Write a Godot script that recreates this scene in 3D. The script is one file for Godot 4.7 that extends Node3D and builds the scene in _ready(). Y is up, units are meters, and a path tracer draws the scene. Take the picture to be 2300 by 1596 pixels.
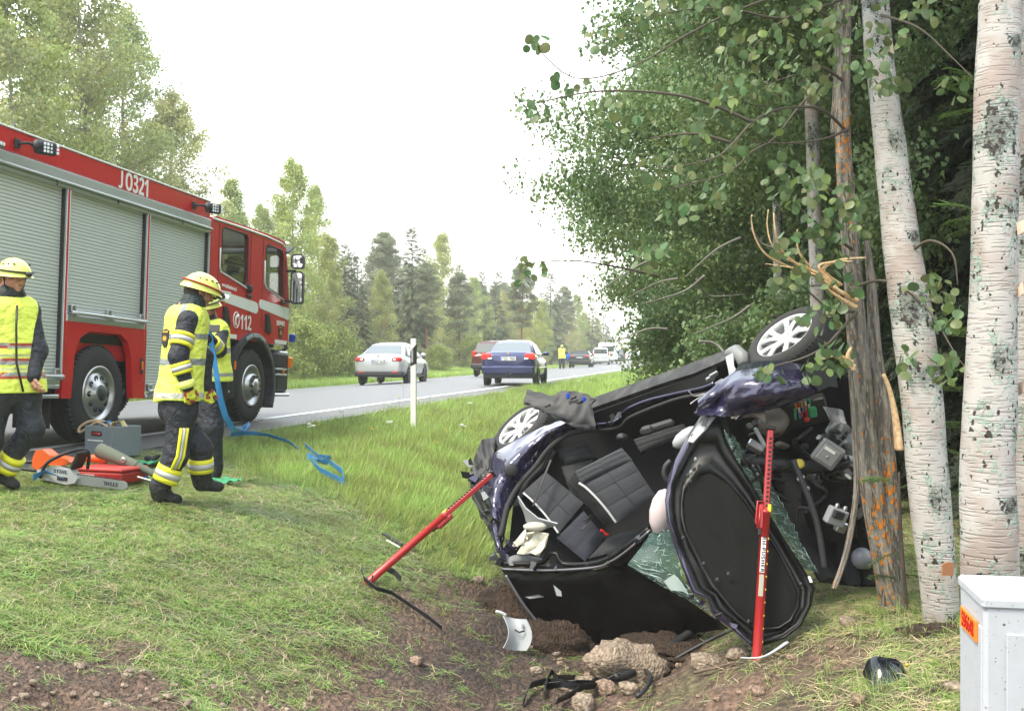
extends Node3D

const F := 2500.0
const HZ := 798.0
const CY := 0.97
var rng := RandomNumberGenerator.new()
var M := {}
var T := {}
var names := {}
var nz := FastNoiseLite.new()
var nf := FastNoiseLite.new()


func P(px: float, py: float, z: float) -> Vector3:   # where the ray through that spot of the photograph is z metres away
	return Vector3((px - 1150.0) / F * z, CY - (py - HZ) * z / F, -z)


func rf(a: float, b: float) -> float:
	return rng.randf_range(a, b)


func V(x: float, y: float, z: float) -> Vector3:
	return Vector3(x, y, z)


func lin(r: float, g: float, b: float) -> Color:
	return Color(r, g, b).linear_to_srgb()


# ---------------------------------------------------------------- mesh building
class Mb:
	var st := SurfaceTool.new()
	var col := Color.WHITE

	func _init() -> void:
		st.begin(Mesh.PRIMITIVE_TRIANGLES)
		st.set_color(col)
		st.set_uv(Vector2.ZERO)
		st.set_smooth_group(-1)

	func flat() -> Mb:
		st.set_smooth_group(-1)
		return self

	func smooth(g := 1) -> Mb:
		st.set_smooth_group(g)
		return self

	func paint(c: Color) -> Mb:
		col = c
		st.set_color(c)
		return self

	func v(p: Vector3, uv := Vector2.ZERO) -> void:
		st.set_uv(uv)
		st.add_vertex(p)

	func tri(a: Vector3, b: Vector3, c: Vector3) -> Mb:
		v(a); v(c); v(b)
		return self

	func quad(a: Vector3, b: Vector3, c: Vector3, d: Vector3) -> Mb:
		tri(a, b, c); tri(a, c, d)
		return self

	func box(at: Vector3, size: Vector3, bev := 0.0, basis := Basis.IDENTITY) -> Mb:
		flat()
		var h := size * 0.5
		bev = minf(bev, minf(h.x, minf(h.y, h.z)) * 0.95)
		var p := func(sx: float, sy: float, sz: float, k: int) -> Vector3:
			var q := Vector3(sx * h.x, sy * h.y, sz * h.z)
			if k != 0: q.x -= sx * bev
			if k != 1: q.y -= sy * bev
			if k != 2: q.z -= sz * bev
			return at + basis * q
		for k in 3:
			for s in [-1.0, 1.0]:
				var c := []
				for e in [[-1, -1], [1, -1], [1, 1], [-1, 1]]:
					var w := [0.0, 0.0, 0.0]
					w[k] = s; w[(k + 1) % 3] = e[0]; w[(k + 2) % 3] = e[1]
					c.append(p.call(w[0], w[1], w[2], k))
				if s > 0: quad(c[0], c[1], c[2], c[3])
				else: quad(c[3], c[2], c[1], c[0])
		if bev > 0.0:
			for k in 3:
				for e in [[-1.0, -1.0], [1.0, -1.0], [1.0, 1.0], [-1.0, 1.0]]:
					var w := [0.0, 0.0, 0.0]
					w[(k + 1) % 3] = e[0]; w[(k + 2) % 3] = e[1]
					w[k] = -1.0
					var a = p.call(w[0], w[1], w[2], (k + 1) % 3)
					var b = p.call(w[0], w[1], w[2], (k + 2) % 3)
					w[k] = 1.0
					var c = p.call(w[0], w[1], w[2], (k + 2) % 3)
					var d = p.call(w[0], w[1], w[2], (k + 1) % 3)
					if e[0] * e[1] > 0: quad(a, b, c, d)
					else: quad(d, c, b, a)
			for sx in [-1.0, 1.0]:
				for sy in [-1.0, 1.0]:
					for sz in [-1.0, 1.0]:
						var a = p.call(sx, sy, sz, 0); var b = p.call(sx, sy, sz, 1); var c = p.call(sx, sy, sz, 2)
						if sx * sy * sz > 0: tri(a, b, c)
						else: tri(c, b, a)
		return self

	func rings(r: Array, closed := true, caps := true, us := 1.0, vs := 1.0) -> Mb:   # r: Array of PackedVector3Array of one length
		var n: int = r[0].size()
		var along := 0.0
		for i in r.size() - 1:
			var a: PackedVector3Array = r[i]
			var b: PackedVector3Array = r[i + 1]
			var step: float = (a[0] - b[0]).length()
			for j in (n if closed else n - 1):
				var k := (j + 1) % n
				var u0 := float(j) / n * us; var u1 := float(j + 1) / n * us
				var v0 := along * vs; var v1 := (along + step) * vs
				v(a[j], Vector2(u0, v0)); v(b[k], Vector2(u1, v1)); v(a[k], Vector2(u1, v0))
				v(a[j], Vector2(u0, v0)); v(b[j], Vector2(u0, v1)); v(b[k], Vector2(u1, v1))
			along += step
		if caps and closed:
			for e in [0, r.size() - 1]:
				var a: PackedVector3Array = r[e]
				var c := Vector3.ZERO
				for q in a: c += q
				c /= n
				if (a[0] - c).length() < 1e-4: continue
				for j in n:
					if e == 0: tri(c, a[(j + 1) % n], a[j])
					else: tri(c, a[j], a[(j + 1) % n])
		return self

	func tube(pts: Array, rad, seg := 8, flatten := 1.0, us := 1.0, vs := 1.0) -> Mb:
		smooth()
		var r := []
		var side := Vector3.ZERO
		for i in pts.size():
			var d: Vector3 = (pts[mini(i + 1, pts.size() - 1)] - pts[maxi(i - 1, 0)]).normalized()
			if side == Vector3.ZERO:
				side = d.cross(Vector3.UP if absf(d.y) < 0.9 else Vector3.RIGHT).normalized()
			side = (side - d * side.dot(d)).normalized()
			var up := d.cross(side)
			var w: float = rad[i] if rad is Array else rad
			var ring := PackedVector3Array()
			for j in seg:
				var an := TAU * j / seg
				ring.append(pts[i] + side * cos(an) * w + up * sin(an) * w * flatten)
			r.append(ring)
		return rings(r, true, true, us, vs)

	func lathe(xf: Transform3D, prof: Array, seg := 24) -> Mb:   # prof of Vector2(radius, height along y)
		smooth()
		var r := []
		for q in prof:
			var ring := PackedVector3Array()
			for j in seg:
				var an := TAU * j / seg
				ring.append(xf * Vector3(cos(an) * q.x, q.y, sin(an) * q.x))
			r.append(ring)
		return rings(r, true, false)

	func prism(poly: PackedVector2Array, depth: float, xf := Transform3D.IDENTITY) -> Mb:   # outline in xy, thickness along z from 0 to depth
		flat()
		var ix := Geometry2D.triangulate_polygon(poly)
		var cw := Geometry2D.is_polygon_clockwise(poly)
		for i in range(0, ix.size(), 3):
			var a := poly[ix[i]]; var b := poly[ix[i + 1]]; var c := poly[ix[i + 2]]
			if (b - a).cross(c - a) < 0:
				var q := b; b = c; c = q
			tri(xf * Vector3(a.x, a.y, depth), xf * Vector3(b.x, b.y, depth), xf * Vector3(c.x, c.y, depth))
			tri(xf * Vector3(a.x, a.y, 0), xf * Vector3(c.x, c.y, 0), xf * Vector3(b.x, b.y, 0))
		for i in poly.size():
			var a := poly[i]; var b := poly[(i + 1) % poly.size()]
			var q := [xf * Vector3(a.x, a.y, 0), xf * Vector3(b.x, b.y, 0), xf * Vector3(b.x, b.y, depth), xf * Vector3(a.x, a.y, depth)]
			if cw: quad(q[3], q[2], q[1], q[0])
			else: quad(q[0], q[1], q[2], q[3])
		return self

	func slab(grid: Array, thick: float) -> Mb:   # grid: rows of Vector3; a bent sheet with a thickness
		smooth()
		var h := grid.size(); var w: int = grid[0].size()
		var nr := []
		for i in h:
			var row := []
			for j in w:
				var a: Vector3 = grid[mini(i + 1, h - 1)][j] - grid[maxi(i - 1, 0)][j]
				var b: Vector3 = grid[i][mini(j + 1, w - 1)] - grid[i][maxi(j - 1, 0)]
				row.append(a.cross(b).normalized() * thick)
			nr.append(row)
		var uv := func(i: int, j: int) -> Vector2: return Vector2(float(j) / (w - 1), float(i) / (h - 1))
		for side in 2:
			smooth(2 + side)
			for i in h - 1:
				for j in w - 1:
					var c := [[i, j], [i, j + 1], [i + 1, j + 1], [i + 1, j]]
					if side == 1: c.reverse()
					for q in [[0, 1, 2], [0, 2, 3]]:
						for e in q:
							var k: Array = c[e]
							v(grid[k[0]][k[1]] + (nr[k[0]][k[1]] if side else Vector3.ZERO), uv.call(k[0], k[1]))
		flat()
		var edge := []
		for j in w: edge.append([0, j])
		for i in range(1, h): edge.append([i, w - 1])
		for j in range(w - 2, -1, -1): edge.append([h - 1, j])
		for i in range(h - 2, 0, -1): edge.append([i, 0])
		for e in edge.size():
			var a: Array = edge[e]; var b: Array = edge[(e + 1) % edge.size()]
			var pa: Vector3 = grid[a[0]][a[1]]; var pb: Vector3 = grid[b[0]][b[1]]
			quad(pa, pb, pb + nr[b[0]][b[1]], pa + nr[a[0]][a[1]])
		return self

	func ball(at: Vector3, rad: Vector3, seg := 12, basis := Basis.IDENTITY) -> Mb:
		smooth()
		var r := []
		for i in seg / 2 + 1:
			var la := PI * i / (seg / 2)
			var ring := PackedVector3Array()
			for j in seg:
				var an := TAU * j / seg
				ring.append(at + basis * (Vector3(sin(la) * cos(an), -cos(la), sin(la) * sin(an)) * rad))
			r.append(ring)
		return rings(r, true, false)

	func mesh() -> ArrayMesh:
		st.generate_normals()
		return st.commit()


func numbered(called: String) -> String:
	if not names.has(called):
		names[called] = 0
		return called
	names[called] += 1
	return "%s_%03d" % [called, names[called]]


func put(b, called: String, m: Material, parent: Node = null) -> MeshInstance3D:
	var o := MeshInstance3D.new()
	o.mesh = b.mesh() if b is Mb else b
	o.material_override = m
	o.name = called if parent else numbered(called)
	(parent if parent else self).add_child(o, true)
	return o


func tag(o: Node, label: String, category: String, group := "", kind := "") -> Node:
	if label: o.set_meta("label", label)
	if category: o.set_meta("category", category)
	if group: o.set_meta("group", group)
	if kind: o.set_meta("kind", kind)
	return o


func thing(called: String, label: String, category: String, xf := Transform3D.IDENTITY, group := "") -> Node3D:
	var o := Node3D.new()
	o.name = numbered(called)
	add_child(o)
	o.transform = xf
	tag(o, label, category, group)
	return o


func structure(b, called: String, m: Material, label := "") -> MeshInstance3D:
	var o := put(b, called, m)
	tag(o, label, "", "", "structure")
	return o


class Copies:   # a MultiMesh under construction
	var buf := PackedFloat32Array()
	var n := 0
	func add(t: Transform3D, c := Color.WHITE) -> void:
		var b := t.basis
		buf.append_array(PackedFloat32Array([b.x.x, b.y.x, b.z.x, t.origin.x, b.x.y, b.y.y, b.z.y, t.origin.y, b.x.z, b.y.z, b.z.z, t.origin.z, c.r, c.g, c.b, c.a]))
		n += 1
	func multi(mesh: Mesh) -> MultiMesh:
		var m := MultiMesh.new()
		m.transform_format = MultiMesh.TRANSFORM_3D
		m.use_colors = true
		m.mesh = mesh
		m.instance_count = n
		m.buffer = buf
		return m


func scatter(mm: MultiMesh, called: String, m: Material, parent: Node = null) -> MultiMeshInstance3D:
	var o := MultiMeshInstance3D.new()
	o.multimesh = mm
	o.material_override = m
	o.name = called if parent else numbered(called)
	(parent if parent else self).add_child(o, true)
	o.set_meta("kind", "stuff")
	return o


func letters(text: String, h: float, xf: Transform3D, called: String, m: Material, parent: Node, wide := 1.0, bold := true, deep := 0.004) -> MeshInstance3D:
	var t := TextMesh.new()
	var f := SystemFont.new()
	f.font_names = PackedStringArray(["Droid Sans"])
	f.font_weight = 700 if bold else 400
	t.font = f
	t.text = text
	t.font_size = 64
	t.pixel_size = h / 46.0
	t.depth = deep
	var o := MeshInstance3D.new()
	o.mesh = t
	o.material_override = m
	o.name = called
	parent.add_child(o, true)
	o.transform = xf * Transform3D(Basis.from_scale(Vector3(wide, 1, 1)), Vector3.ZERO)
	return o


func mat(called: String, c: Color, rough := 0.6, metal := 0.0, vc := false) -> StandardMaterial3D:
	var m := StandardMaterial3D.new()
	m.resource_name = called
	m.albedo_color = c.linear_to_srgb()
	m.roughness = rough
	m.metallic = metal
	m.vertex_color_use_as_albedo = vc
	m.cull_mode = BaseMaterial3D.CULL_DISABLED
	M[called] = m
	return m


func noise_tex(fr: float, a: Color, b: Color, size := 512, oct := 4, bias := 0.0, typ := FastNoiseLite.TYPE_SIMPLEX_SMOOTH, sd := 1) -> NoiseTexture2D:
	var n := FastNoiseLite.new()
	n.noise_type = typ
	n.frequency = fr
	n.fractal_octaves = oct
	n.seed = sd
	var t := NoiseTexture2D.new()
	t.noise = n
	t.width = size
	t.height = size
	t.seamless = true
	var g := Gradient.new()
	g.set_color(0, a); g.set_color(1, b)
	g.set_offset(0, 0.25 + bias); g.set_offset(1, 0.75 + bias)
	t.color_ramp = g
	return t


func tri_tex(m: StandardMaterial3D, t: Texture2D, sc: float, bump: Texture2D = null, cm := 1.0, world := true) -> void:
	m.albedo_texture = t
	m.uv1_triplanar = true
	m.uv1_world_triplanar = world
	m.uv1_scale = Vector3.ONE * sc
	if bump:
		m.heightmap_enabled = true
		m.heightmap_texture = bump
		m.heightmap_scale = cm


# ---------------------------------------------------------------- the lie of the land
# s runs along the road away from the camera, q across it to the right of the white edge line
const L0 := Vector2(-3.8, 16.96)
const RD := Vector2(0.2, 0.98)
const RR := Vector2(0.98, -0.2)


func bend(s: float) -> float:
	return -2.2e-4 * s * s if s > 0.0 else 0.0


func road_xz(s: float, q: float) -> Vector2:
	return L0 + RD * s + RR * (q + bend(s))


func sq_of(x: float, z: float) -> Vector2:
	var p := Vector2(x, z) - L0
	var s := p.dot(RD)
	return Vector2(s, p.dot(RR) - bend(s))


const PROF := [[-300.0, 0.6], [-60.0, 0.5], [-17.0, 0.25], [-12.0, -0.25], [-9.5, -0.42], [-8.2, -0.24], [-7.4, -0.15], [-3.6, 0.03], [0.0, 0.0], [0.7, -0.03], [1.2, -0.06], [2.0, -0.12], [2.84, -0.18], [3.5, -0.33], [4.45, -0.68], [5.2, -0.96], [5.9, -1.14], [6.5, -1.12], [7.2, -0.8], [8.1, -0.52], [9.2, -0.42], [12.0, -0.3], [20.0, 0.1], [60.0, 0.6], [300.0, 0.8]]


func prof(q: float) -> float:
	for i in PROF.size() - 1:
		if q < PROF[i + 1][0]:
			var a = PROF[i]; var b = PROF[i + 1]
			var u: float = clampf((q - a[0]) / (b[0] - a[0]), 0, 1)
			return lerpf(a[1], b[1], u)
	return 0.8


func sprof(q: float) -> float:   # rounded
	return 0.25 * prof(q - 0.25) + 0.5 * prof(q) + 0.25 * prof(q + 0.25)


func soil_share(s: float, q: float) -> float:   # 1 where the earth lies bare
	var w := nz.get_noise_2d(s * 3.0, q * 3.0) * 0.5
	var a := smoothstep(0.75, 0.1, absf(q - 5.75 + w * 0.9) - 0.45 - 0.25 * smoothstep(-7.2, -9.4, s)) * smoothstep(-2.0, -5.0, s + w)      # bottom of the ditch
	var b := smoothstep(-10.4, -11.2, s + w * 1.6) * smoothstep(2.4, 3.2, q + w * 0.4)             # foot of the crossing
	var c := smoothstep(6.2, 6.7, q) * smoothstep(-8.5, -9.5, s + w * 1.5) * smoothstep(8.1, 7.2, q + w)
	return clampf(maxf(a, maxf(b, c)), 0, 1)


func gh(x: float, z: float) -> float:
	var k := sq_of(x, z)
	return gsq(k.x, k.y, x, z)


func gsq(s: float, q: float, x: float, z: float) -> float:
	var y := sprof(q)
	if q > 3.0 and q < 9.0:
		y = lerpf(y, y * 0.55 - 0.1, smoothstep(3.0, 14.0, s) * smoothstep(3.0, 4.0, q))
	y -= 0.17 * smoothstep(0.8, 1.7, q) * smoothstep(4.5, 3.0, q) * smoothstep(-7.5, -3.5, s)
	if q > 3.0:   # the crossing that the photographer stands on
		var e := smoothstep(-10.2, -12.6, s)
		y = lerpf(y, maxf(y, -0.62), e * smoothstep(3.0, 4.4, q))
	if q > 0.75 or q < -8.0:
		var f := smoothstep(0.75, 1.3, q) if q > 0.0 else smoothstep(-8.0, -9.0, q)
		y += f * nz.get_noise_2d(x * 1.4, z * 1.4) * 0.05
		if s > -16.0 and s < -2.0 and q < 12.0:
			var so := soil_share(s, q)
			y += f * (nf.get_noise_2d(x * 6.0, z * 6.0) * (0.02 + 0.06 * so) + nf.get_noise_2d(x * 21.0 + 9.0, z * 21.0) * (0.006 + 0.02 * so))
	return y


func on_ground(x: float, z: float, up := 0.0) -> Vector3:
	return Vector3(x, gh(x, z) + up, -z)


func to_ground(px: float, py: float) -> Vector3:   # where the sight through that spot meets the ground
	var a := 2.0
	for i in 400:
		var z := a * pow(1.02, i * 0.5)
		var p := P(px, py, z)
		if p.y <= gh(p.x, z):
			return Vector3(p.x, gh(p.x, z), -z)
	return P(px, py, 60.0)


func stack(forward: Vector3, up: Vector3, at: Vector3) -> Transform3D:   # x right, y up, -z forward
	var z := -forward.normalized()
	var x := up.cross(z).normalized()
	return Transform3D(Basis(x, z.cross(x), z), at)


func road_xf(s: float, q: float, turn := 0.0, lift := 0.0) -> Transform3D:
	var p := road_xz(s, q)
	var ahead := road_xz(s + 1.0, q) - p
	var f := Vector3(ahead.x, 0, -ahead.y).rotated(Vector3.UP, turn)
	return stack(f, Vector3.UP, Vector3(p.x, sprof(q) + 0.01 + lift, -p.y))


func _ready() -> void:
	rng.seed = 7
	nz.seed = 3; nz.frequency = 0.25; nz.fractal_octaves = 3
	nf.seed = 11; nf.frequency = 0.25; nf.fractal_octaves = 4
	var cam := Camera3D.new()
	cam.name = "camera"
	add_child(cam)
	cam.position = Vector3(0, CY, 0)
	cam.fov = 2.0 * rad_to_deg(atan(798.0 / F))
	cam.near = 0.05
	cam.far = 2000.0
	cam.current = true
	var we := WorldEnvironment.new()
	we.name = "environment"
	var en := Environment.new()
	en.background_mode = Environment.BG_SKY
	var sm := ProceduralSkyMaterial.new()
	sm.sky_top_color = Color(0.90, 0.95, 1.0)
	sm.sky_horizon_color = Color(1.0, 0.99, 0.95)
	sm.sky_curve = 0.3
	sm.ground_bottom_color = Color(0.35, 0.34, 0.30)
	sm.ground_horizon_color = Color(0.6, 0.6, 0.55)
	sm.energy_multiplier = 1.5
	sm.sun_angle_max = 1.0
	var sky := Sky.new()
	sky.sky_material = sm
	en.sky = sky
	en.tonemap_mode = Environment.TONE_MAPPER_LINEAR
	en.tonemap_exposure = 2.15
	en.sdfgi_enabled = true
	en.ssao_enabled = true
	en.ssil_enabled = true
	en.fog_enabled = true
	en.fog_density = 0.0013
	en.fog_light_color = Color(0.97, 0.98, 0.95)
	we.environment = en
	add_child(we)
	var sun := DirectionalLight3D.new()
	sun.name = "sun"
	sun.light_energy = 0.85
	sun.light_angular_distance = 16.0
	sun.light_color = Color(1.0, 0.96, 0.88)
	sun.shadow_enabled = true
	add_child(sun)
	sun.look_at_from_position(Vector3(-11, 20, 7), Vector3.ZERO)

	materials()
	ground()
	road()
	var t0 := Time.get_ticks_msec()
	await build_all()
	print("built in ", Time.get_ticks_msec() - t0, " ms")


func materials() -> void:
	var grey := noise_tex(0.02, Color(0.55, 0.55, 0.55), Color(1, 1, 1), 512, 5)
	var bumpy := noise_tex(0.03, Color(0, 0, 0), Color(1, 1, 1), 512, 5, 0.0, FastNoiseLite.TYPE_SIMPLEX_SMOOTH, 5)
	T.grey = grey
	T.bumpy = bumpy
	var m := mat("earth", Color(1, 1, 1), 0.95, 0.0, true)
	tri_tex(m, grey, 1.7, bumpy, 2.5)
	m = mat("asphalt", Color(1, 1, 1), 0.5, 0.0, true)
	tri_tex(m, noise_tex(0.12, Color(0.62, 0.62, 0.62), Color(1, 1, 1), 512, 3), 2.3, bumpy, 0.35)
	m = mat("paint_line", Color(0.72, 0.72, 0.70), 0.6)
	mat("leaf", Color(1, 1, 1), 0.45, 0.0, true)
	M.leaf.backlight_enabled = true
	M.leaf.backlight = Color(0.9, 0.9, 0.9)
	mat("needle", Color(1, 1, 1), 0.7, 0.0, true)
	M.needle.backlight_enabled = true
	M.needle.backlight = Color(0.35, 0.35, 0.35)
	mat("grass", Color(1, 1, 1), 0.55, 0.0, true)
	M.grass.backlight_enabled = true
	M.grass.backlight = Color(0.7, 0.7, 0.7)
	mat("twig", Color(0.10, 0.085, 0.065), 0.9)
	mat("grey_twig", Color(0.17, 0.16, 0.14), 0.9)
	m = mat("spruce_bark", Color(0.09, 0.065, 0.05), 0.95)
	m = mat("pine_bark", Color(1, 1, 1), 0.9)
	tri_tex(m, noise_tex(0.03, Color(0.42, 0.28, 0.2), Color(0.68, 0.45, 0.32), 256, 4), 1.5, bumpy, 2.0)
	# painted and moulded things
	mat("red_paint", Color(0.55, 0.014, 0.02), 0.25)
	M.red_paint.clearcoat_enabled = true
	M.red_paint.clearcoat = 0.6
	M.red_paint.clearcoat_roughness = 0.12
	mat("white_paint", Color(0.78, 0.78, 0.76), 0.4)
	mat("aluminium", Color(0.62, 0.64, 0.66), 0.38, 0.75)
	mat("slat", Color(0.62, 0.66, 0.63), 0.5, 0.2)
	mat("steel", Color(0.45, 0.45, 0.46), 0.35, 0.9)
	mat("black_plastic", Color(0.011, 0.011, 0.013), 0.55)
	mat("dark_plastic", Color(0.025, 0.026, 0.03), 0.6)
	mat("grey_plastic", Color(0.2, 0.21, 0.22), 0.55)
	mat("silver_plastic", Color(0.33, 0.345, 0.365), 0.45)
	mat("rubber", Color(0.025, 0.025, 0.026), 0.85)
	mat("rim_paint", Color(0.62, 0.63, 0.64), 0.35, 0.5)
	mat("orange_lens", Color(0.8, 0.2, 0.02), 0.2)
	mat("red_lens", Color(0.5, 0.02, 0.015), 0.15)
	mat("white_lens", Color(0.85, 0.86, 0.88), 0.12)
	mat("blue_lens", Color(0.02, 0.07, 0.5), 0.12)
	mat("mirror", Color(0.8, 0.82, 0.84), 0.03, 1.0)
	mat("cabin_glass", Color(0.02, 0.03, 0.03), 0.05)
	M.cabin_glass.albedo_color.a = 0.3
	M.cabin_glass.transparency = BaseMaterial3D.TRANSPARENCY_ALPHA
	mat("dark_glass", Color(0.015, 0.02, 0.022), 0.05)
	mat("skin", Color(0.50, 0.27, 0.19), 0.55)
	M.skin.subsurf_scatter_enabled = true
	M.skin.subsurf_scatter_strength = 0.2


func ground() -> void:
	var ss := []
	var x := -34.0
	while x < 900.0:
		ss.append(x)
		if x < -14.0: x += 2.0
		elif x < -3.5: x += 0.06
		else: x += clampf(0.08 + (x + 3.5) * 0.045, 0.08, 60.0)
	var qs := []
	x = -300.0
	while x < 300.0:
		qs.append(x)
		if x < -16.0: x += maxf(2.0, (-14.0 - x) * 0.2)
		elif x < 0.9: x += 0.45
		elif x < 9.0: x += 0.06
		elif x < 20.0: x += 0.4
		else: x += (x - 18.0) * 0.25
	var b := Mb.new()
	b.smooth()
	var pts := []
	var cols := []
	for s in ss:
		var row := PackedVector3Array()
		var crow := PackedColorArray()
		for q in qs:
			var p := road_xz(s, q)
			var y := gsq(s, q, p.x, p.y)
			if q > -7.5 and q < 0.75: y -= 0.04
			row.append(Vector3(p.x, y, -p.y))
			var so := soil_share(s, q) if s > -16.0 and s < 0.0 and q > 0.9 and q < 12.0 else 0.0
			var w := nz.get_noise_2d(p.x * 2.0, p.y * 2.0)
			var thatch := Color(0.175, 0.165, 0.085).lerp(Color(0.13, 0.165, 0.06), smoothstep(-0.2, 0.3, w))
			var lush := Color(0.11, 0.15, 0.045)
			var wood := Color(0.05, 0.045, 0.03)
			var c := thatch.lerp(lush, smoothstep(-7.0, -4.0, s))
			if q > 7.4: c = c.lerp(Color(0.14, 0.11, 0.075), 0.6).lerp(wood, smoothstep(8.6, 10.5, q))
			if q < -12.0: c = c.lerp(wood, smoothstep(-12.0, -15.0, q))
			var earth := Color(0.165, 0.108, 0.077).lerp(Color(0.225, 0.14, 0.10), smoothstep(-0.3, 0.4, w))
			earth = earth.lerp(Color(0.075, 0.05, 0.038), smoothstep(6.6, 5.4, q) * smoothstep(4.8, 5.4, q) * smoothstep(-10.4, -9.0, s))
			c = c.lerp(earth, so)
			if q > 0.6 and q < 1.3: c = c.lerp(Color(0.12, 0.11, 0.1), smoothstep(1.3, 0.9, q + w * 0.3))
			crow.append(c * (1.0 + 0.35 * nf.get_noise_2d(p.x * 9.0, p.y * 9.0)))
		pts.append(row)
		cols.append(crow)
	var st := b.st
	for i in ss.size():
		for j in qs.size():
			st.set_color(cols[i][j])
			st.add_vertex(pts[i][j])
	var w: int = qs.size()
	for i in ss.size() - 1:
		for j in w - 1:
			var a := i * w + j
			for k in [a, a + w, a + 1, a + 1, a + w, a + w + 1]: st.add_index(k)
	structure(b, "ground", M.earth, "roadside ground with a mown slope and a muddy ditch")
	print("ground ", ss.size(), " x ", qs.size())


func strip(s0: float, s1: float, q0: float, q1: float, n: int, up: float, cl: Color) -> Mb:
	var b := Mb.new()
	b.smooth()
	var rows := []
	var s := s0
	while true:
		var row := PackedVector3Array()
		for j in n + 1:
			var q := lerpf(q0, q1, float(j) / n)
			var p := road_xz(s, q)
			row.append(Vector3(p.x, prof(q) + up, -p.y))
		rows.append(row)
		if s >= s1: break
		s = minf(s1, s + clampf((s + 6.0) * 0.08, 0.5, 12.0))
	b.paint(cl)
	b.rings(rows, false, false)
	return b


func road() -> void:
	structure(strip(-34, 600, -7.5, 0.12, 16, 0.0, Color(0.19, 0.19, 0.2)), "road", M.asphalt, "grey two lane asphalt road")
	structure(strip(-34, 600, 0.12, 0.85, 4, 0.003, Color(0.13, 0.125, 0.125)), "shoulder", M.asphalt, "darker asphalt shoulder beside the white edge line")
	structure(strip(-34, 600, -0.07, 0.07, 1, 0.005, Color.WHITE), "edge_line", M.paint_line, "white line along the near edge of the road")
	structure(strip(-34, 600, -7.1, -6.98, 1, 0.005, Color.WHITE), "edge_line", M.paint_line, "white line along the far edge of the road")


# ---------------------------------------------------------------- trees
func clump(n: int, r: float, l: float, hang := 0.5, flatness := 1.0) -> ArrayMesh:
	var b := Mb.new()
	b.flat()
	for i in n:
		var p := V(rf(-1, 1), rf(-1, 1), rf(-1, 1))
		if p.length() > 1.0: p = p.normalized() * rf(0.5, 1.0)
		p *= r
		p.y *= flatness
		var d := V(rf(-1, 1), rf(-1, 1) - hang * 1.3, rf(-1, 1)).normalized()
		var w := d.cross(V(rf(-1, 1), rf(-0.4, 1.2), rf(-1, 1))).normalized()
		var nn := d.cross(w) * l * 0.12
		var s := rf(0.7, 1.25) * l
		var k := rf(0.72, 1.28)
		b.paint(Color(k * rf(0.9, 1.12), k, k * rf(0.8, 1.1)))
		var q0 := p - d * s * 0.5; var q1 := p + w * s * 0.4 - d * s * 0.12 + nn; var q2 := p + d * s * 0.55; var q3 := p - w * s * 0.4 - d * s * 0.12 + nn
		b.tri(q0, q1, q2); b.tri(q0, q2, q3)
	return b.mesh()


func frond_mesh(nt := 9, nn := 5) -> ArrayMesh:
	var b := Mb.new()
	b.flat()
	var twig := func(o: Vector3, d: Vector3, l: float, k: int) -> void:
		var side := d.cross(Vector3.UP).normalized()
		for i in k:
			var p := o + d * l * (float(i) / k)
			var s := 0.075 * (1.15 - 0.4 * float(i) / k)
			for e in [-1.0, 1.0]:
				var t: Vector3 = p + (d * 0.8 + side * e * 0.62 + V(0, rf(-0.25, 0.3), 0)) * s * 1.25
				var g := rf(0.75, 1.25) * (1.0 + 0.25 * float(i) / k)
				b.paint(Color(g, g, g * 0.95))
				b.tri(p - d * s * 0.25, p + d * s * 0.42 + V(0, 0.012, 0), t)
		b.paint(Color(0.8, 0.6, 0.5))
		b.tri(o - side * 0.007, o + side * 0.007, o + d * l)
	for i in nt:
		var u := (i + 0.6) / nt
		var o := V(u, 0.06 * sin(u * 3.0) - 0.16 * u * u, 0)
		for e in [-1.0, 1.0]:
			var d := V(0.75, rf(-0.45, -0.05), e * rf(0.7, 1.0)).normalized()
			twig.call(o, d, (0.42 * (1.0 - u) + 0.12) * rf(0.8, 1.15), nn)
	for i in 5:
		var u := i / 5.0
		twig.call(V(u, 0.06 * sin(u * 3.0) - 0.16 * u * u, 0), V(1, -0.15, 0).normalized(), 0.2, 3)
	return b.mesh()


func tuft_mesh() -> ArrayMesh:   # pine shoots
	var b := Mb.new()
	b.flat()
	for i in 60:
		var o := V(rf(-1, 1), rf(-0.6, 0.8), rf(-1, 1)) * 0.22
		var d := (o + V(rf(-1, 1), rf(-0.2, 1.2), rf(-1, 1)) * 0.25).normalized()
		var w := d.cross(V(rf(-1, 1), rf(-1, 1), rf(-1, 1))).normalized() * 0.022
		var g := rf(0.7, 1.3)
		b.paint(Color(g, g, g))
		b.tri(o - w, o + w, o + d * rf(0.12, 0.2))
	return b.mesh()


func look_along(d: Vector3, at: Vector3, size: float, roll := 0.0) -> Transform3D:   # +x of the mesh along d
	var x := d.normalized()
	var z := x.cross(Vector3.UP)
	z = z.normalized() if z.length() > 0.05 else Vector3.BACK
	var bs := Basis(x, z.cross(x), z)
	return Transform3D((bs * Basis(Vector3.RIGHT, roll)).scaled(Vector3.ONE * size), at)


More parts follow.
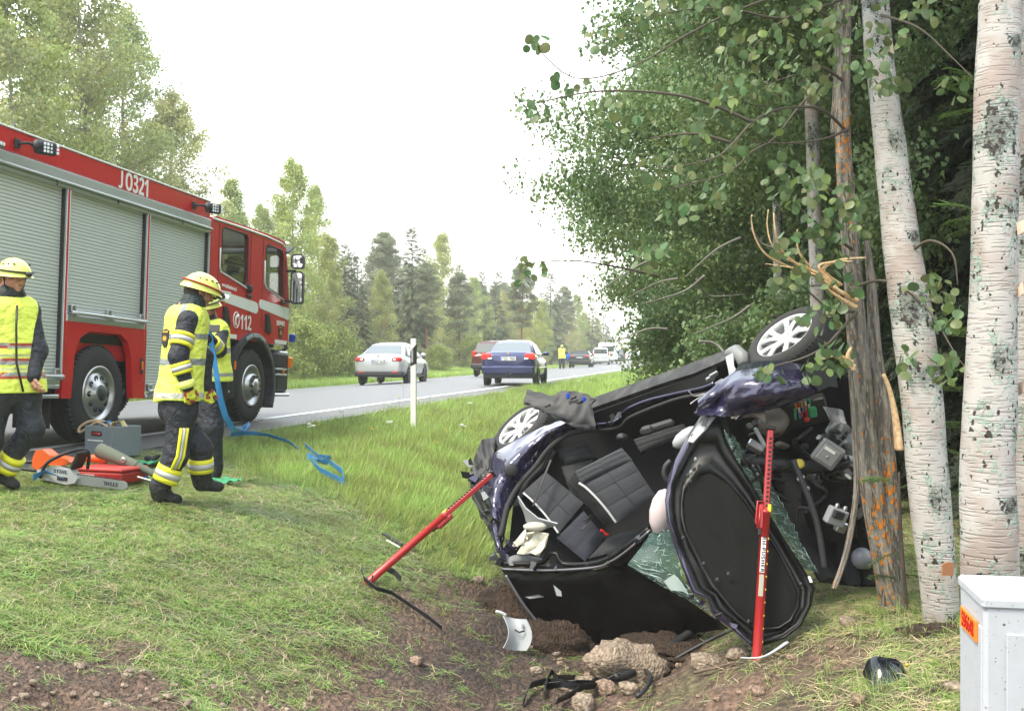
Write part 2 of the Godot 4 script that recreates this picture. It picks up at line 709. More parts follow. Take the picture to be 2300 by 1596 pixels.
func leafy(h: float, wide: float, first: float, nb: int, per: int, cm: ArrayMesh, tone: Color, bark: Material, rise := 0.5, fat := 0.011, spread := 0.3, open := 0.0, skirt := 1.0) -> Node3D:
	var root := Node3D.new()
	var b := Mb.new()
	var pts := []; var rad := []
	var lean := V(rf(-1, 1), 0, rf(-1, 1)) * 0.02
	for i in 13:
		var u := i / 12.0
		pts.append(V(sin(u * 5.0) * 0.012 * h + lean.x * u * h, u * h * 0.97, cos(u * 4.0) * 0.01 * h - 0.01 * h + lean.z * u * h))
		rad.append(h * fat * (1.0 - u * 0.93) + (0.35 * h * fat if i == 0 else 0.0))
	b.tube(pts, rad, 9, 1.0, 1.0, 0.5)
	put(b, "trunk", bark, root)
	var lb := Mb.new()
	var c := Copies.new()
	for i in nb:
		var u := first + (0.98 - first) * (i + rf(0, 1)) / nb
		var fi := u * 12.0
		var base: Vector3 = pts[int(fi)].lerp(pts[mini(int(fi) + 1, 12)], fi - int(fi))
		var an := i * 2.4 + rf(-0.5, 0.5)
		var e := (u - first) / (1.0 - first)
		var len := wide * (0.35 + 0.9 * sin(PI * clampf(0.18 + 0.82 * e, 0, 1)) - 0.25 * e) * rf(0.7, 1.15) * lerpf(skirt, 1.0, smoothstep(0.0, 0.35, e))
		var d := V(cos(an), rise * rf(0.5, 1.2), sin(an)).normalized()
		var bp := [base]; var br := [h * fat * 0.33 * (1.05 - u)]
		var p := base
		for k in 5:
			p += d * len / 5.0
			d = (d + V(rf(-0.2, 0.2), rf(-0.22, 0.1), rf(-0.2, 0.2))).normalized()
			bp.append(p); br.append(br[0] * (1.0 - 0.18 * (k + 1)))
		lb.tube(bp, br, 4)
		for k in per:
			if rf(0, 1) < open: continue
			var t := sqrt(rf(0.03, 1.0)) * 5.0
			var q: Vector3 = bp[int(minf(t, 4.99))].lerp(bp[int(minf(t, 4.99)) + 1], t - int(minf(t, 4.99)))
			var o := V(rf(-1, 1), rf(-1.1, 0.7), rf(-1, 1)) * spread * (0.4 + 0.35 * len) * rf(0.3, 1.0)
			var g := rf(0.75, 1.25)
			var cc := Color(tone.r * g * rf(0.9, 1.15), tone.g * g, tone.b * g * rf(0.85, 1.1))
			c.add(Transform3D(Basis.from_euler(V(rf(-0.5, 0.5), rf(0, TAU), rf(-0.5, 0.5))).scaled(Vector3.ONE * rf(0.75, 1.3)), q + o), cc)
	put(lb, "limbs", M.grey_twig, root)
	scatter(c.multi(cm), "crown", M.leaf, root)
	return root


func spruce(h: float, wide: float, first: float, fm: ArrayMesh, tone: Color, sub := 6, whorl := 0.36, droop := 0.25, fs := 1.55) -> Node3D:
	var root := Node3D.new()
	var b := Mb.new()
	b.tube([V(0, 0, 0), V(0.02, h * 0.3, 0), V(-0.02, h * 0.65, 0.02), V(0, h, 0)], [h * 0.013, h * 0.0095, h * 0.006, 0.008], 8)
	put(b, "trunk", M.spruce_bark, root)
	var c := Copies.new()
	var y := h * first
	while y < h * 0.99:
		var e := y / h
		var len := wide * pow(1.0 - e, 0.75) * 1.05 + 0.12
		var n := 6 if e < 0.8 else 5
		var off := rf(0, TAU)
		for i in n:
			var an := off + TAU * i / n + rf(-0.25, 0.25)
			var l := len * rf(0.7, 1.15)
			var d := V(cos(an), lerpf(-droop, 0.55, e * e) + rf(-0.12, 0.12), sin(an)).normalized()
			var at := V(0, y + rf(-0.12, 0.12), 0)
			var g := rf(0.7, 1.25)
			var cc := Color(tone.r * g * rf(0.9, 1.15), tone.g * g, tone.b * g)
			if l < 0.7: c.add(look_along(d, at, l, rf(-0.4, 0.4)), cc)
			for k in int(sub * clampf(l, 0.5, 2.0)):
				var u := sqrt(rf(0.03, 1.0))
				var dd := (d.rotated(Vector3.UP, rf(-0.9, 0.9) * (1.1 - 0.5 * u)) + V(0, rf(-0.75, 0.0), 0)).normalized()
				c.add(look_along(dd, at + d * l * u * 0.9 + V(0, -0.12 * u * u * l, 0), clampf(l * rf(0.24, 0.4) * fs, 0.2 * fs, 0.6 * fs), rf(-0.6, 0.6)), cc * rf(0.75, 1.2))
		y += whorl * rf(0.8, 1.2) * (1.0 if e < 0.8 else 0.7)
	scatter(c.multi(fm), "crown", M.needle, root)
	return root


func pine(h: float, wide: float, first: float, tm: ArrayMesh, tone: Color) -> Node3D:
	var root := Node3D.new()
	var b := Mb.new()
	b.tube([V(0, 0, 0), V(0.05, h * 0.3, 0), V(-0.06, h * 0.65, 0.04), V(0.02, h * 0.98, 0)], [h * 0.0125, h * 0.0105, h * 0.007, 0.015], 9)
	put(b, "trunk", M.pine_bark, root)
	var lb := Mb.new()
	var c := Copies.new()
	for i in 60:
		var e := rf(0.12, 1.0) if i < 14 else first + (0.99 - first) * (i - 14) / 46.0
		var dead := e < first
		var an := rf(0, TAU)
		var len := wide * (0.3 + 0.8 * sin(PI * clampf(0.25 + 0.75 * (e - first) / (1.0 - first), 0, 1))) * rf(0.6, 1.1) if not dead else rf(0.5, 1.4)
		var d := V(cos(an), rf(-0.25, 0.45) + 0.5 * e * e, sin(an)).normalized()
		var p := V(0, e * h, 0)
		var q := p + d * len * 0.6 + V(0, rf(-0.1, 0.1), 0)
		var r := p + d * len + V(0, rf(-0.2, 0.25), 0)
		lb.tube([p, q, r], [0.035, 0.02, 0.008], 4)
		if dead: continue
		for k in 13:
			var u := sqrt(rf(0.1, 1.0))
			var g := rf(0.7, 1.25)
			c.add(Transform3D(Basis.from_euler(V(rf(-0.6, 0.6), rf(0, TAU), 0)).scaled(Vector3.ONE * rf(0.7, 1.1)), p.lerp(r, u) + V(rf(-1, 1), rf(-0.3, 0.5), rf(-1, 1)) * 0.42), Color(tone.r * g, tone.g * g, tone.b * g))
	put(lb, "limbs", M.pine_bark, root)
	scatter(c.multi(tm), "crown", M.needle, root)
	return root


func leafy_tint(r: float, g: float, b: float) -> StandardMaterial3D:
	var key := "leaf %.2f %.2f %.2f" % [r, g, b]
	if not M.has(key):
		var m: StandardMaterial3D = M.leaf.duplicate()
		m.albedo_color = lin(r, g, b)
		M[key] = m
	return M[key]


func plant_copy(proto: Node3D, called: String, label: String, group: String, at: Vector3, size: Vector3, turn: float, tint: Material = null) -> Node3D:
	var o: Node3D = proto.duplicate()
	o.name = numbered(called)
	add_child(o)
	o.transform = Transform3D(Basis(Vector3.UP, turn).scaled(size), at)
	if tint: o.get_node("crown").material_override = tint
	tag(o, label, "tree", group)
	return o


func along_row(px: float, q: float) -> Vector3:   # (x, depth, s) of the spot q beside the road that shows at column px
	var best := V(0, 20, 0)
	var err := 1e9
	for i in 2400:
		var s := -6.0 + i * 0.12
		var p := road_xz(s, q)
		if p.y < 3.0: continue
		var e := absf(1150.0 + F * p.x / p.y - px)
		if e < err:
			err = e; best = V(p.x, p.y, s)
	return best


func trees() -> void:
	var c6 := clump(11, 0.26, 0.085, 0.5)
	var c5 := clump(13, 0.20, 0.062, 0.5)
	var fm := frond_mesh()
	var tm := tuft_mesh()
	birch_bark()
	var lime := Color(0.38, 0.42, 0.15)
	var kinds := {
		"birch": [leafy(10, 1.6, 0.04, 56, 38, c6, lime, M.birch_far, 0.8, 0.009, 0.42), leafy(10, 2.0, 0.03, 50, 45, c6, lime, M.birch_far, 0.6, 0.009, 0.40)],
		"slim": [leafy(10, 1.05, 0.08, 46, 34, c6, lime, M.birch_far, 1.1, 0.008, 0.36)],
		"aspen": [leafy(12, 2.4, 0.07, 60, 56, c6, Color(0.36, 0.42, 0.22), M.aspen_far, 0.7, 0.012, 0.34, 0.15)],
		"spruce": [spruce(11, 1.9, 0.05, fm, Color(0.14, 0.175, 0.085), 15), spruce(11, 1.6, 0.03, fm, Color(0.15, 0.185, 0.09), 15)],
		"pine": [pine(11, 1.6, 0.42, tm, Color(0.21, 0.24, 0.135))],
	}
	# [column, row of its top, distance from the edge line, kind, what it looks like]
	var row := [
		[-70, -190, -13, "birch", "yellow green birch at the left edge above the rescue truck's rear"],
		[40, -130, -13.6, "birch", "tall yellow green birch above the left end of the fire truck roof"],
		[120, -40, -16, "birch", "birch behind the floodlight on the fire truck roof edge"],
		[215, -170, -13.4, "aspen", "tallest grey green aspen rising behind the fire truck body"],
		[300, 20, -15.5, "aspen", "loose grey green aspen above the white lettering of the truck"],
		[360, 190, -14, "aspen", "lower aspen with thin crown left of the gap of white sky"],
		[425, 430, -17, "slim", "small birch just above the front end of the truck's box body"],
		[530, 385, -15, "slim", "slender pointed birch above the rear of the red cab"],
		[585, 450, -17, "birch", "low rounded birch above the middle of the red cab roof"],
		[655, 345, -13.2, "birch", "pointed tall birch right behind the truck's door mirrors"],
		[715, 400, -15, "slim", "thin birch top right of the tall birch by the mirrors"],
		[742, 520, -13, "birch", "leafy birch reaching the ground right of the truck's front"],
		[772, 575, -16, "spruce", "dark spruce top left of the silver sedan's roof"],
		[815, 640, -14.5, "spruce", "bushy low spruce directly behind the silver sedan's boot"],
		[858, 600, -13.6, "birch", "drooping blue green birch behind the silver sedan's roof"],
		[925, 508, -14, "spruce", "tallest dark spruce of the forest edge right of the silver sedan"],
		[958, 600, -12.8, "pine", "pine with bare reddish trunk beside the tallest dark spruce"],
		[990, 514, -14.5, "birch", "tall pale birch between two bare reddish pine trunks"],
		[1032, 620, -13, "pine", "pine with straight orange trunk left of the maroon estate car"],
		[1072, 615, -14.5, "birch", "wide pale birch left of the blue sedan's roof"],
		[1112, 632, -15, "spruce", "spruce above the gap between maroon car and blue sedan"],
		[1150, 640, -13.4, "birch", "soft light green birch above the blue sedan's roof"],
		[1090, 655, -14, "spruce", "short spruce between the maroon car and the pale wide birch"],
		[1132, 650, -16, "birch", "birch peeping over the roof of the maroon estate car"],
		[1220, 672, -14, "birch", "pale birch left of the narrow dark spire spruce", 108],
		[1254, 690, -14, "spruce", "low spruce directly behind the far traffic guard's head", 122],
		[1284, 690, -14, "birch", "birch between the traffic guard and the black convertible", 132],
		[1314, 700, -14, "spruce", "spruce over the right half of the black convertible", 148],
		[1343, 712, -14, "birch", "birch above the gap between minivan and convertible", 170],
		[1366, 735, -14, "spruce", "spruce rising straight above the caravan roof", 205],
		[1172, 600, -16, "pine", "feathery pine above the right half of the blue sedan", 84],
		[1205, 660, -13.2, "birch", "low birch right of the blue sedan's mirror", 88],
		[1237, 610, -14, "spruce", "narrow dark spire spruce left of the far traffic guard", 118],
		[1268, 650, -15, "pine", "pine just behind the far traffic guard", 128],
		[1298, 655, -13, "birch", "brightest lime birch above the black convertible", 138],
		[1330, 668, -14, "spruce", "spruce above the silver van", 158],
		[1356, 690, -14, "spruce", "shorter spruce above the white caravan", 190],
		[1378, 735, -14, "spruce", "last dark spruce before the bright end of the road", 225],
		[1396, 768, -14, "birch", "small pale birch at the far end of the road", 250],
		[1420, 772, -13, "birch", "small hazy birch above the farthest cars", 280],
		[1450, 770, -13, "birch", "faint birch at the end of the road beside the bright gap", 300],
	]
	for r in row:
		var at := along_row(r[0], r[2]) if r.size() < 6 else V((r[0] - 1150.0) / F * r[5], r[5], 0)
		var y := sprof(r[2]) - 0.05 if r.size() < 6 else 0.0
		var h: float = CY + (HZ - r[1]) / F * at.y - y
		var ps: Array = kinds[r[3]]
		var proto: Node3D = ps[rng.randi() % ps.size()]
		var k: float = h / {"birch": 10.0, "slim": 10.0, "aspen": 12.0, "spruce": 11.0, "pine": 11.0}[r[3]]
		var tint: Material = null
		if r[3] in ["birch", "slim", "aspen"]:
			var w := rf(0.85, 1.15)
			tint = leafy_tint(snappedf(w * rf(0.85, 1.15), 0.1), snappedf(w, 0.1), snappedf(w * rf(0.8, 1.2), 0.1))
		plant_copy(proto, {"birch": "birch_tree", "slim": "birch_tree", "aspen": "aspen_tree", "spruce": "spruce_tree", "pine": "pine_tree"}[r[3]], r[4], "trees along the far side of the road", V(at.x, y, -at.y), V(minf(k, 1.25) * 0.5 + k * 0.5, k, minf(k, 1.25) * 0.5 + k * 0.5), rf(0, TAU), tint)
	# the wood behind that row, which closes the gaps between the trunks
	for i in 90:
		var s := -8.0 + i * 2.4
		var q := -16.5 - rf(0, 10)
		var p := road_xz(s, q)
		var kind: String = ["spruce", "spruce", "birch", "pine"][rng.randi() % 4]
		var ps: Array = kinds[kind]
		var k := rf(0.72, 0.95)
		plant_copy(ps[rng.randi() % ps.size()], {"birch": "birch_tree", "spruce": "spruce_tree", "pine": "pine_tree"}[kind], "%s standing deep in the wood beyond the road behind the first row" % {"birch": "pale green birch", "spruce": "dark green spruce", "pine": "bare trunked pine"}[kind], "trees deep in the wood beyond the road, %s" % kind, V(p.x, sprof(q) - 0.05, -p.y), V(1, 1, 1) * k, rf(0, TAU))
	for i in 46:   # and where it closes the end of the road
		var s := 130.0 + i * 6.0
		var q := (rf(-20, -12) if i % 2 else rf(10, 24))
		var p := road_xz(s, q)
		var kind: String = ["spruce", "birch", "birch"][rng.randi() % 3]
		var ps: Array = kinds[kind]
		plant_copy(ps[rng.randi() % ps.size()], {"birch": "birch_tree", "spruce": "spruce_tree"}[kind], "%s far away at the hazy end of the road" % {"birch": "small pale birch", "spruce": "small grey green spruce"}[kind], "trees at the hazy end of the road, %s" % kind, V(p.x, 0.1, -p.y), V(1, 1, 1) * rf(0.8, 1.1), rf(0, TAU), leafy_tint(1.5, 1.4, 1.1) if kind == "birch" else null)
	for i in 44:   # the road behind the photographer runs through the same wood
		var s := -22.0 - (i / 2) * 3.2
		var q := (rf(-19, -12.5) if i % 2 else rf(9.5, 17.0))
		var p := road_xz(s, q)
		var kind: String = ["spruce", "birch", "birch"][rng.randi() % 3]
		var ps: Array = kinds[kind]
		plant_copy(ps[rng.randi() % ps.size()], {"birch": "birch_tree", "spruce": "spruce_tree"}[kind], "%s beside the road behind the photographer" % {"birch": "tall birch", "spruce": "tall spruce"}[kind], "trees behind the photographer, %s" % kind, V(p.x, 0.0, -p.y), V(1, 1, 1) * rf(0.9, 1.3), rf(0, TAU))
	# low bushes at the forest edge
	var bush := leafy(2.2, 1.1, 0.05, 26, 26, c6, Color(0.26, 0.32, 0.10), M.birch_far, 0.7, 0.008, 0.4)
	for r in [[690, -11.4, "bush at the roadside right of the truck's bumper"], [760, -11.8, "bush left of the silver sedan's boot"], [985, -11.6, "bush right of the silver sedan's bonnet"], [1060, -12, "bush left of the maroon car's wheel"], [1215, -11.5, "pale bush right behind the blue sedan's mirror"], [1250, -12, "low bush left of the far traffic guard"], [725, -12.4, "wide bush under the birches between truck and silver sedan"]]:
		var at := along_row(r[0], r[1])
		var o := plant_copy(bush, "bush", r[2], "bushes along the far verge", V(at.x, sprof(r[1]) - 0.05, -at.y), V(1, 1, 1) * rf(0.7, 1.2), rf(0, TAU), leafy_tint(1.1, 1.1, 0.9))
		o.set_meta("category", "bush")
	# the right hand wood
	var dark := Color(0.17, 0.26, 0.105)
	var big := [leafy(11, 3.4, 0.03, 100, 165, c5, dark, M.birch_far, 0.35, 0.010, 0.27, 0.0, 0.5), leafy(10, 3.2, 0.02, 94, 155, c5, dark, M.birch_far, 0.3, 0.010, 0.27, 0.0, 0.55)]
	var right := [
		[1690, 20.0, 0.0, 1.0, "big leafy birch overhanging the ditch behind the wreck's raised wheel"],
		[1790, 15.0, 0.0, 0.95, "dark leafy birch right above the wreck's raised front wheel"],
		[1740, 27.0, 0.0, 1.1, "leafy birch at the left rim of the roadside wood"],
		[1760, 36.0, 0.0, 1.05, "birch farther along the ditch behind the sill of the wreck"],
		[1730, 48.0, 0.0, 1.0, "birch of the right hand wood near the bright gap"],
		[1950, 13.0, 0.0, 0.9, "shaded birch between the raised wheel and the lichen covered aspen"],
		[1690, 64.0, 0.0, 1.0, "distant birch closing the right side of the road view"],
		[1640, 85.0, 0.0, 1.0, "hazy distant birch on the right near the farthest cars"],
		[1615, 110.0, 0.0, 1.0, "farthest hazy birch on the right of the road"],
	]
	for r in right:
		var z: float = r[1]
		var p := Vector2((r[0] - 1150.0) / F * z, z)
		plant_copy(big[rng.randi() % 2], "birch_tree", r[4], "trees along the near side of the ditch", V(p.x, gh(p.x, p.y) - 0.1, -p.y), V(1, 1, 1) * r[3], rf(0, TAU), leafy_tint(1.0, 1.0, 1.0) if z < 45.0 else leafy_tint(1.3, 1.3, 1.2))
	# spruces that darken the inside of that wood
	var sf := frond_mesh(11, 7)
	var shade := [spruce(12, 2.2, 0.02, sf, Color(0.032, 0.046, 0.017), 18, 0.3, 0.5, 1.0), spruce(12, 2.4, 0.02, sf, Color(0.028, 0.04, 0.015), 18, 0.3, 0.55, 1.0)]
	var k := 0
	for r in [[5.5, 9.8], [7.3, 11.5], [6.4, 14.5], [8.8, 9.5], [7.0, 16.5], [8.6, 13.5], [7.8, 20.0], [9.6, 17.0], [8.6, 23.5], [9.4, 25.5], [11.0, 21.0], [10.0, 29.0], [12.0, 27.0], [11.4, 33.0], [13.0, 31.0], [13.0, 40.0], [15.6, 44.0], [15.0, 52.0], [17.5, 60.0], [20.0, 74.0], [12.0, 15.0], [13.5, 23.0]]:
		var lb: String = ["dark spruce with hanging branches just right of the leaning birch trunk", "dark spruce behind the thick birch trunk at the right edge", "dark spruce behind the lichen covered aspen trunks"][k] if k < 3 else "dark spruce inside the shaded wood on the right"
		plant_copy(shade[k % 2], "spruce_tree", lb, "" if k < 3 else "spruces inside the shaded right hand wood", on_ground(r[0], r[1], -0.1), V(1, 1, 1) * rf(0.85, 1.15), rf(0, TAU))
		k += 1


func birch_bark() -> void:
	for far in [1, 0]:
		var w := 64 if far else 384
		var h := 256 if far else 1024
		var im := Image.create(w, h, false, Image.FORMAT_RGB8)
		var bm := Image.create(w, h, false, Image.FORMAT_L8)
		var n := FastNoiseLite.new()
		n.fractal_octaves = 3
		for y in h:
			for x in w:
				var a := TAU * x / w
				var cx := cos(a); var cy := sin(a)
				var yy := y * (2.0 if far else 0.5)
				var g := n.get_noise_3d(cx * 48, yy * 1.15, cy * 48)              # broad blotches
				var f := n.get_noise_3d(cx * 70 + 500, yy * 30.0, cy * 70)       # thin level streaks
				var l := n.get_noise_3d(cx * 420, yy * 12.0 + 900, cy * 420)     # lichen grain
				var d := n.get_noise_3d(cx * 300 + 70, yy * 9.0, cy * 300 + 300) # dark spots
				var c := Color(0.635, 0.62, 0.61).lerp(Color(0.57, 0.525, 0.50), smoothstep(-0.1, 0.35, n.get_noise_3d(cx * 30, yy * 0.9 + 77, cy * 30)))
				var dip := 0.75
				c = c.lerp(Color(0.53, 0.49, 0.47), smoothstep(0.18, 0.4, f) * 0.6)
				dip -= 0.3 * smoothstep(0.16, 0.34, f)
				var li := smoothstep(0.02, 0.28, g + l * 0.6) * 0.9
				c = c.lerp(Color(0.37, 0.395, 0.37).lerp(Color(0.52, 0.585, 0.55), smoothstep(-0.15, 0.25, l)), li)
				dip += 0.5 * li * l
				var sp := smoothstep(0.40, 0.50, d + g * 0.5)
				c = c.lerp(Color(0.17, 0.145, 0.135), sp)
				c = c.lerp(Color(0.22, 0.205, 0.195), 0.8 * smoothstep(0.36, 0.44, g + f * 0.3) * smoothstep(-0.1, 0.25, l))
				dip -= 0.4 * sp
				im.set_pixel(x, y, c)
				bm.set_pixel(x, y, Color(dip, dip, dip))
		var m := mat("birch_far" if far else "birch_bark", Color(1, 1, 1), 0.75)
		m.albedo_texture = ImageTexture.create_from_image(im)
		if not far:
			m.heightmap_enabled = true
			m.heightmap_texture = ImageTexture.create_from_image(bm)
			m.heightmap_scale = 0.8
	var am := mat("aspen_far", Color(1, 1, 1), 0.85)
	tri_tex(am, noise_tex(0.02, Color(0.36, 0.36, 0.31), Color(0.55, 0.55, 0.48), 256, 4), 1.2)


# ---------------------------------------------------------------- grass
func blades(n: int, r: float, h0: float, h1: float, w: float, lean: float, tones: Array, segs := 3) -> ArrayMesh:
	var b := Mb.new()
	b.smooth()
	for i in n:
		var a := rf(0, TAU)
		var o := V(cos(a), 0, sin(a)) * r * sqrt(rf(0, 1))
		var d := V(rf(-1, 1), 0, rf(-1, 1)).normalized() * lean * rf(0.2, 1.2)
		var h := rf(h0, h1)
		var side := V(-d.z, 0, d.x).normalized() * w * rf(0.6, 1.3)
		b.paint(tones[rng.randi() % tones.size()] * rf(0.75, 1.25))
		b.st.set_smooth_group(i + 1)
		var prev := []
		for k in segs + 1:
			var u := float(k) / segs
			var p := o + d * h * u * u + V(0, h * (u - 0.25 * lean * u * u), 0)
			var s := side * (1.0 - u) * (0.6 + 0.8 * minf(u * 3.0, 1.0))
			if k == segs: b.tri(prev[0], prev[1], p)
			elif k > 0: b.quad(prev[0], prev[1], p + s, p - s)
			prev = [p - s, p + s]
	return b.mesh()


func lying(n: int, r: float, l0: float, l1: float, w: float, tones: Array) -> ArrayMesh:
	var b := Mb.new()
	b.smooth()
	for i in n:
		var o := V(rf(-r, r), rf(0.004, 0.03), rf(-r, r))
		var a := rf(0, TAU)
		var d := V(cos(a), rf(-0.12, 0.25), sin(a))
		var l := rf(l0, l1)
		var bend_ := V(-sin(a), 0, cos(a)) * rf(-0.35, 0.35)
		b.paint(tones[rng.randi() % tones.size()] * rf(0.75, 1.25))
		b.st.set_smooth_group(i + 1)
		var sd := V(-sin(a), rf(-0.3, 0.3), cos(a)) * w * rf(0.6, 1.4)
		var p1 := o + d * l * 0.5; var p2 := o + (d + bend_ + V(0, -0.15, 0)) * l
		b.quad(o - sd, o + sd, p1 + sd, p1 - sd)
		b.tri(p1 - sd, p1 + sd, p2)
	return b.mesh()


func broad(n: int, r: float, l: float, tones: Array) -> ArrayMesh:   # leafy weeds
	var b := Mb.new()
	b.smooth()
	for i in n:
		var a := rf(0, TAU)
		var d := V(cos(a), rf(0.1, 1.0), sin(a)).normalized()
		var sd := V(-sin(a), 0, cos(a))
		var ll := l * rf(0.6, 1.3)
		var o := d * r * rf(0.1, 0.6)
		var up := d.cross(sd) * ll * 0.12
		b.paint(tones[rng.randi() % tones.size()] * rf(0.8, 1.2))
		b.st.set_smooth_group(i + 1)
		var t := o + d * ll + V(0, -0.3 * ll, 0); var m := o + d * ll * 0.45
		b.tri(o, m + sd * ll * 0.22 - up, m); b.tri(o, m, m - sd * ll * 0.22 - up)
		b.tri(m, m + sd * ll * 0.22 - up, t); b.tri(m, t, m - sd * ll * 0.22 - up)
	return b.mesh()


func mown(s: float, q: float) -> float:   # 1 where the grass has been cut and trampled
	var w := nz.get_noise_2d(s * 2.0 + 40.0, q * 2.0) * 0.7
	var edge := lerpf(-4.6, -7.0, clampf((q - 1.5) / 3.5, 0, 1))
	return smoothstep(edge + 1.3, edge - 0.6, s + w)


func in_view(x: float, z: float, room := 0.14) -> bool:
	return absf(x) < (0.46 + room) * z + 0.3 and z > 2.6


func spread_grass(c: Copies, n: int, s0: float, s1: float, q0: float, q1: float, share: Callable, h0: float, h1: float, tone: Callable, upright := 0.25) -> void:
	for i in n:
		var s := rf(s0, s1)
		var q := rf(q0, q1)
		var k: float = share.call(s, q)
		if k <= 0.0 or rf(0, 1) > k: continue
		var p := road_xz(s, q)
		if not in_view(p.x, p.y): continue
		var cc: Color = tone.call(s, q)
		var y := gsq(s, q, p.x, p.y)
		var t := Basis.from_euler(V(rf(-upright, upright), rf(0, TAU), rf(-upright, upright)))
		var e := 0.12
		var nrm := V(gsq(s, q - e, p.x - e, p.y) - gsq(s, q + e, p.x + e, p.y), 2.0 * e, 0).normalized()
		var tilt := Basis(Quaternion(Vector3.UP, nrm))
		var low := lerpf(0.5, 0.85, smoothstep(-6.0, 4.0, s))
		low *= 1.0 if s < -6.0 or q < 0.0 or q > 2.2 else lerpf(0.5, 1.0, (q - 0.7) / 1.5)
		c.add(Transform3D((tilt * t).scaled(Vector3.ONE * rf(h0, h1) * low), V(p.x, y - 0.008, -p.y)), cc)


func grass() -> void:
	var green := [Color(0.14, 0.23, 0.05), Color(0.18, 0.27, 0.055), Color(0.12, 0.20, 0.05)]
	var fresh := [Color(0.21, 0.30, 0.065), Color(0.17, 0.27, 0.055), Color(0.25, 0.33, 0.085)]
	var straw := [Color(0.40, 0.34, 0.20), Color(0.32, 0.27, 0.155), Color(0.48, 0.42, 0.27)]
	var mix := [green[0], green[1], fresh[0], green[2], straw[0], straw[1], fresh[1], fresh[2], green[1]]
	var short := blades(11, 0.055, 0.03, 0.10, 0.0024, 1.1, green + fresh + [straw[1]], 2)
	var cut := lying(15, 0.09, 0.07, 0.24, 0.003, mix)
	var cut_green := lying(14, 0.09, 0.08, 0.24, 0.0036, green + fresh)
	var tall := blades(13, 0.08, 0.10, 0.36, 0.0028, 0.75, green + fresh + fresh + [straw[1]], 3)
	var seedy := blades(5, 0.05, 0.35, 0.6, 0.0018, 0.35, [straw[0], Color(0.2, 0.22, 0.1), fresh[2]], 3)
	var far := blades(16, 0.22, 0.18, 0.42, 0.008, 0.5, green + fresh + fresh, 2)
	var dry := lying(14, 0.10, 0.1, 0.3, 0.0024, straw + [straw[0], green[0], green[1]])
	var weed := broad(8, 0.06, 0.075, [Color(0.14, 0.25, 0.055), Color(0.19, 0.30, 0.07)])
	var one := func(_s: float, _q: float) -> Color:
		var g := rf(0.75, 1.25)
		return Color(g * rf(0.9, 1.1), g, g)
	var patchy := func(s: float, q: float) -> Color:
		var w := nz.get_noise_2d(s * 4.0 + 7.0, q * 4.0)
		var g := rf(0.8, 1.2) * (1.0 + w * 0.5)
		return Color(g * (1.05 - 0.2 * w), g, g)
	var bright: StandardMaterial3D = M.grass.duplicate()
	bright.albedo_color = lin(1.45, 1.5, 1.4)
	M.bright_grass = bright
	M.grass.albedo_color = lin(1.22, 1.23, 1.27)
	# the mown slope
	var sm := func(s: float, q: float) -> float: return mown(s, q) * (1.0 - soil_share(s, q)) * smoothstep(0.85, 1.15, q)
	var c := Copies.new()
	spread_grass(c, 80000, -14.0, -2.0, 0.85, 6.2, func(s, q): return clampf(sm.call(s, q) + 0.5, 0, 1) * (1.0 - soil_share(s, q)) * clampf(0.6 + 1.5 * nz.get_noise_2d(s * 5.0, q * 5.0) + 0.8 * nf.get_noise_2d(s * 9.0, q * 9.0), 0.06, 1.0), 0.7, 1.3, patchy)
	tag(scatter(c.multi(short), "short_grass", M.grass), "short mown grass stubble on the slope between road and ditch", "grass", "", "stuff")
	c = Copies.new()
	spread_grass(c, 36000, -14.0, -4.2, 0.9, 6.6, func(s, q): return sm.call(s, q) * 0.9 + 0.06 * soil_share(s, q), 0.7, 1.3, one, 0.15)
	tag(scatter(c.multi(cut), "grass_clippings", M.grass), "straw coloured and green grass clippings lying on the slope", "grass", "", "stuff")
	c = Copies.new()
	spread_grass(c, 14000, -14.0, -4.2, 0.9, 6.2, func(s, q): return sm.call(s, q) * smoothstep(0.0, 0.35, nz.get_noise_2d(s * 4.0 + 90.0, q * 4.0)), 0.8, 1.4, one, 0.2)
	tag(scatter(c.multi(cut_green), "cut_green_grass", M.grass), "fresh green cut grass in swathes on the slope", "grass", "", "stuff")
	# the standing grass of the verge
	var lush := func(s: float, q: float) -> float: return (1.0 - mown(s, q)) * (1.0 - soil_share(s, q)) * smoothstep(0.85, 1.1, q)
	c = Copies.new()
	spread_grass(c, 42000, -8.0, 1.0, 0.85, 7.6, lush, 0.7, 1.25, patchy)
	spread_grass(c, 42000, 1.0, 16.0, 0.8, 8.5, lush, 0.8, 1.4, patchy)
	var post := P(930, 850, 17.6)   # longer stalks round the foot of the reflector post
	for i in 260:
		var gp := V(post.x + rf(-0.7, 0.7), 0, post.z + rf(-0.1, 1.1))
		c.add(Transform3D(Basis(Vector3.UP, rf(0, TAU)).scaled(Vector3.ONE * rf(0.7, 1.1)), V(gp.x, gh(gp.x, -gp.z), gp.z)), one.call(0, 0))
	tag(scatter(c.multi(tall), "tall_grass", bright), "tall green grass on the verge behind the wreck", "grass", "", "stuff")
	c = Copies.new()
	spread_grass(c, 2600, -7.5, 10.0, 1.0, 6.5, func(s, q): return (1.0 - mown(s, q)) * (1.0 - soil_share(s, q)), 1.0, 2.2, one)
	tag(scatter(c.multi(weed), "verge_weeds", M.leaf), "broad leaved weeds among the tall grass behind the wreck", "weed", "", "stuff")
	c = Copies.new()
	spread_grass(c, 2600, -7.0, 26.0, 0.75, 7.0, lush, 0.7, 1.2, one, 0.1)
	tag(scatter(c.multi(seedy), "seed_heads", M.grass), "thin seeding grass stalks along the road edge", "grass", "", "stuff")
	c = Copies.new()
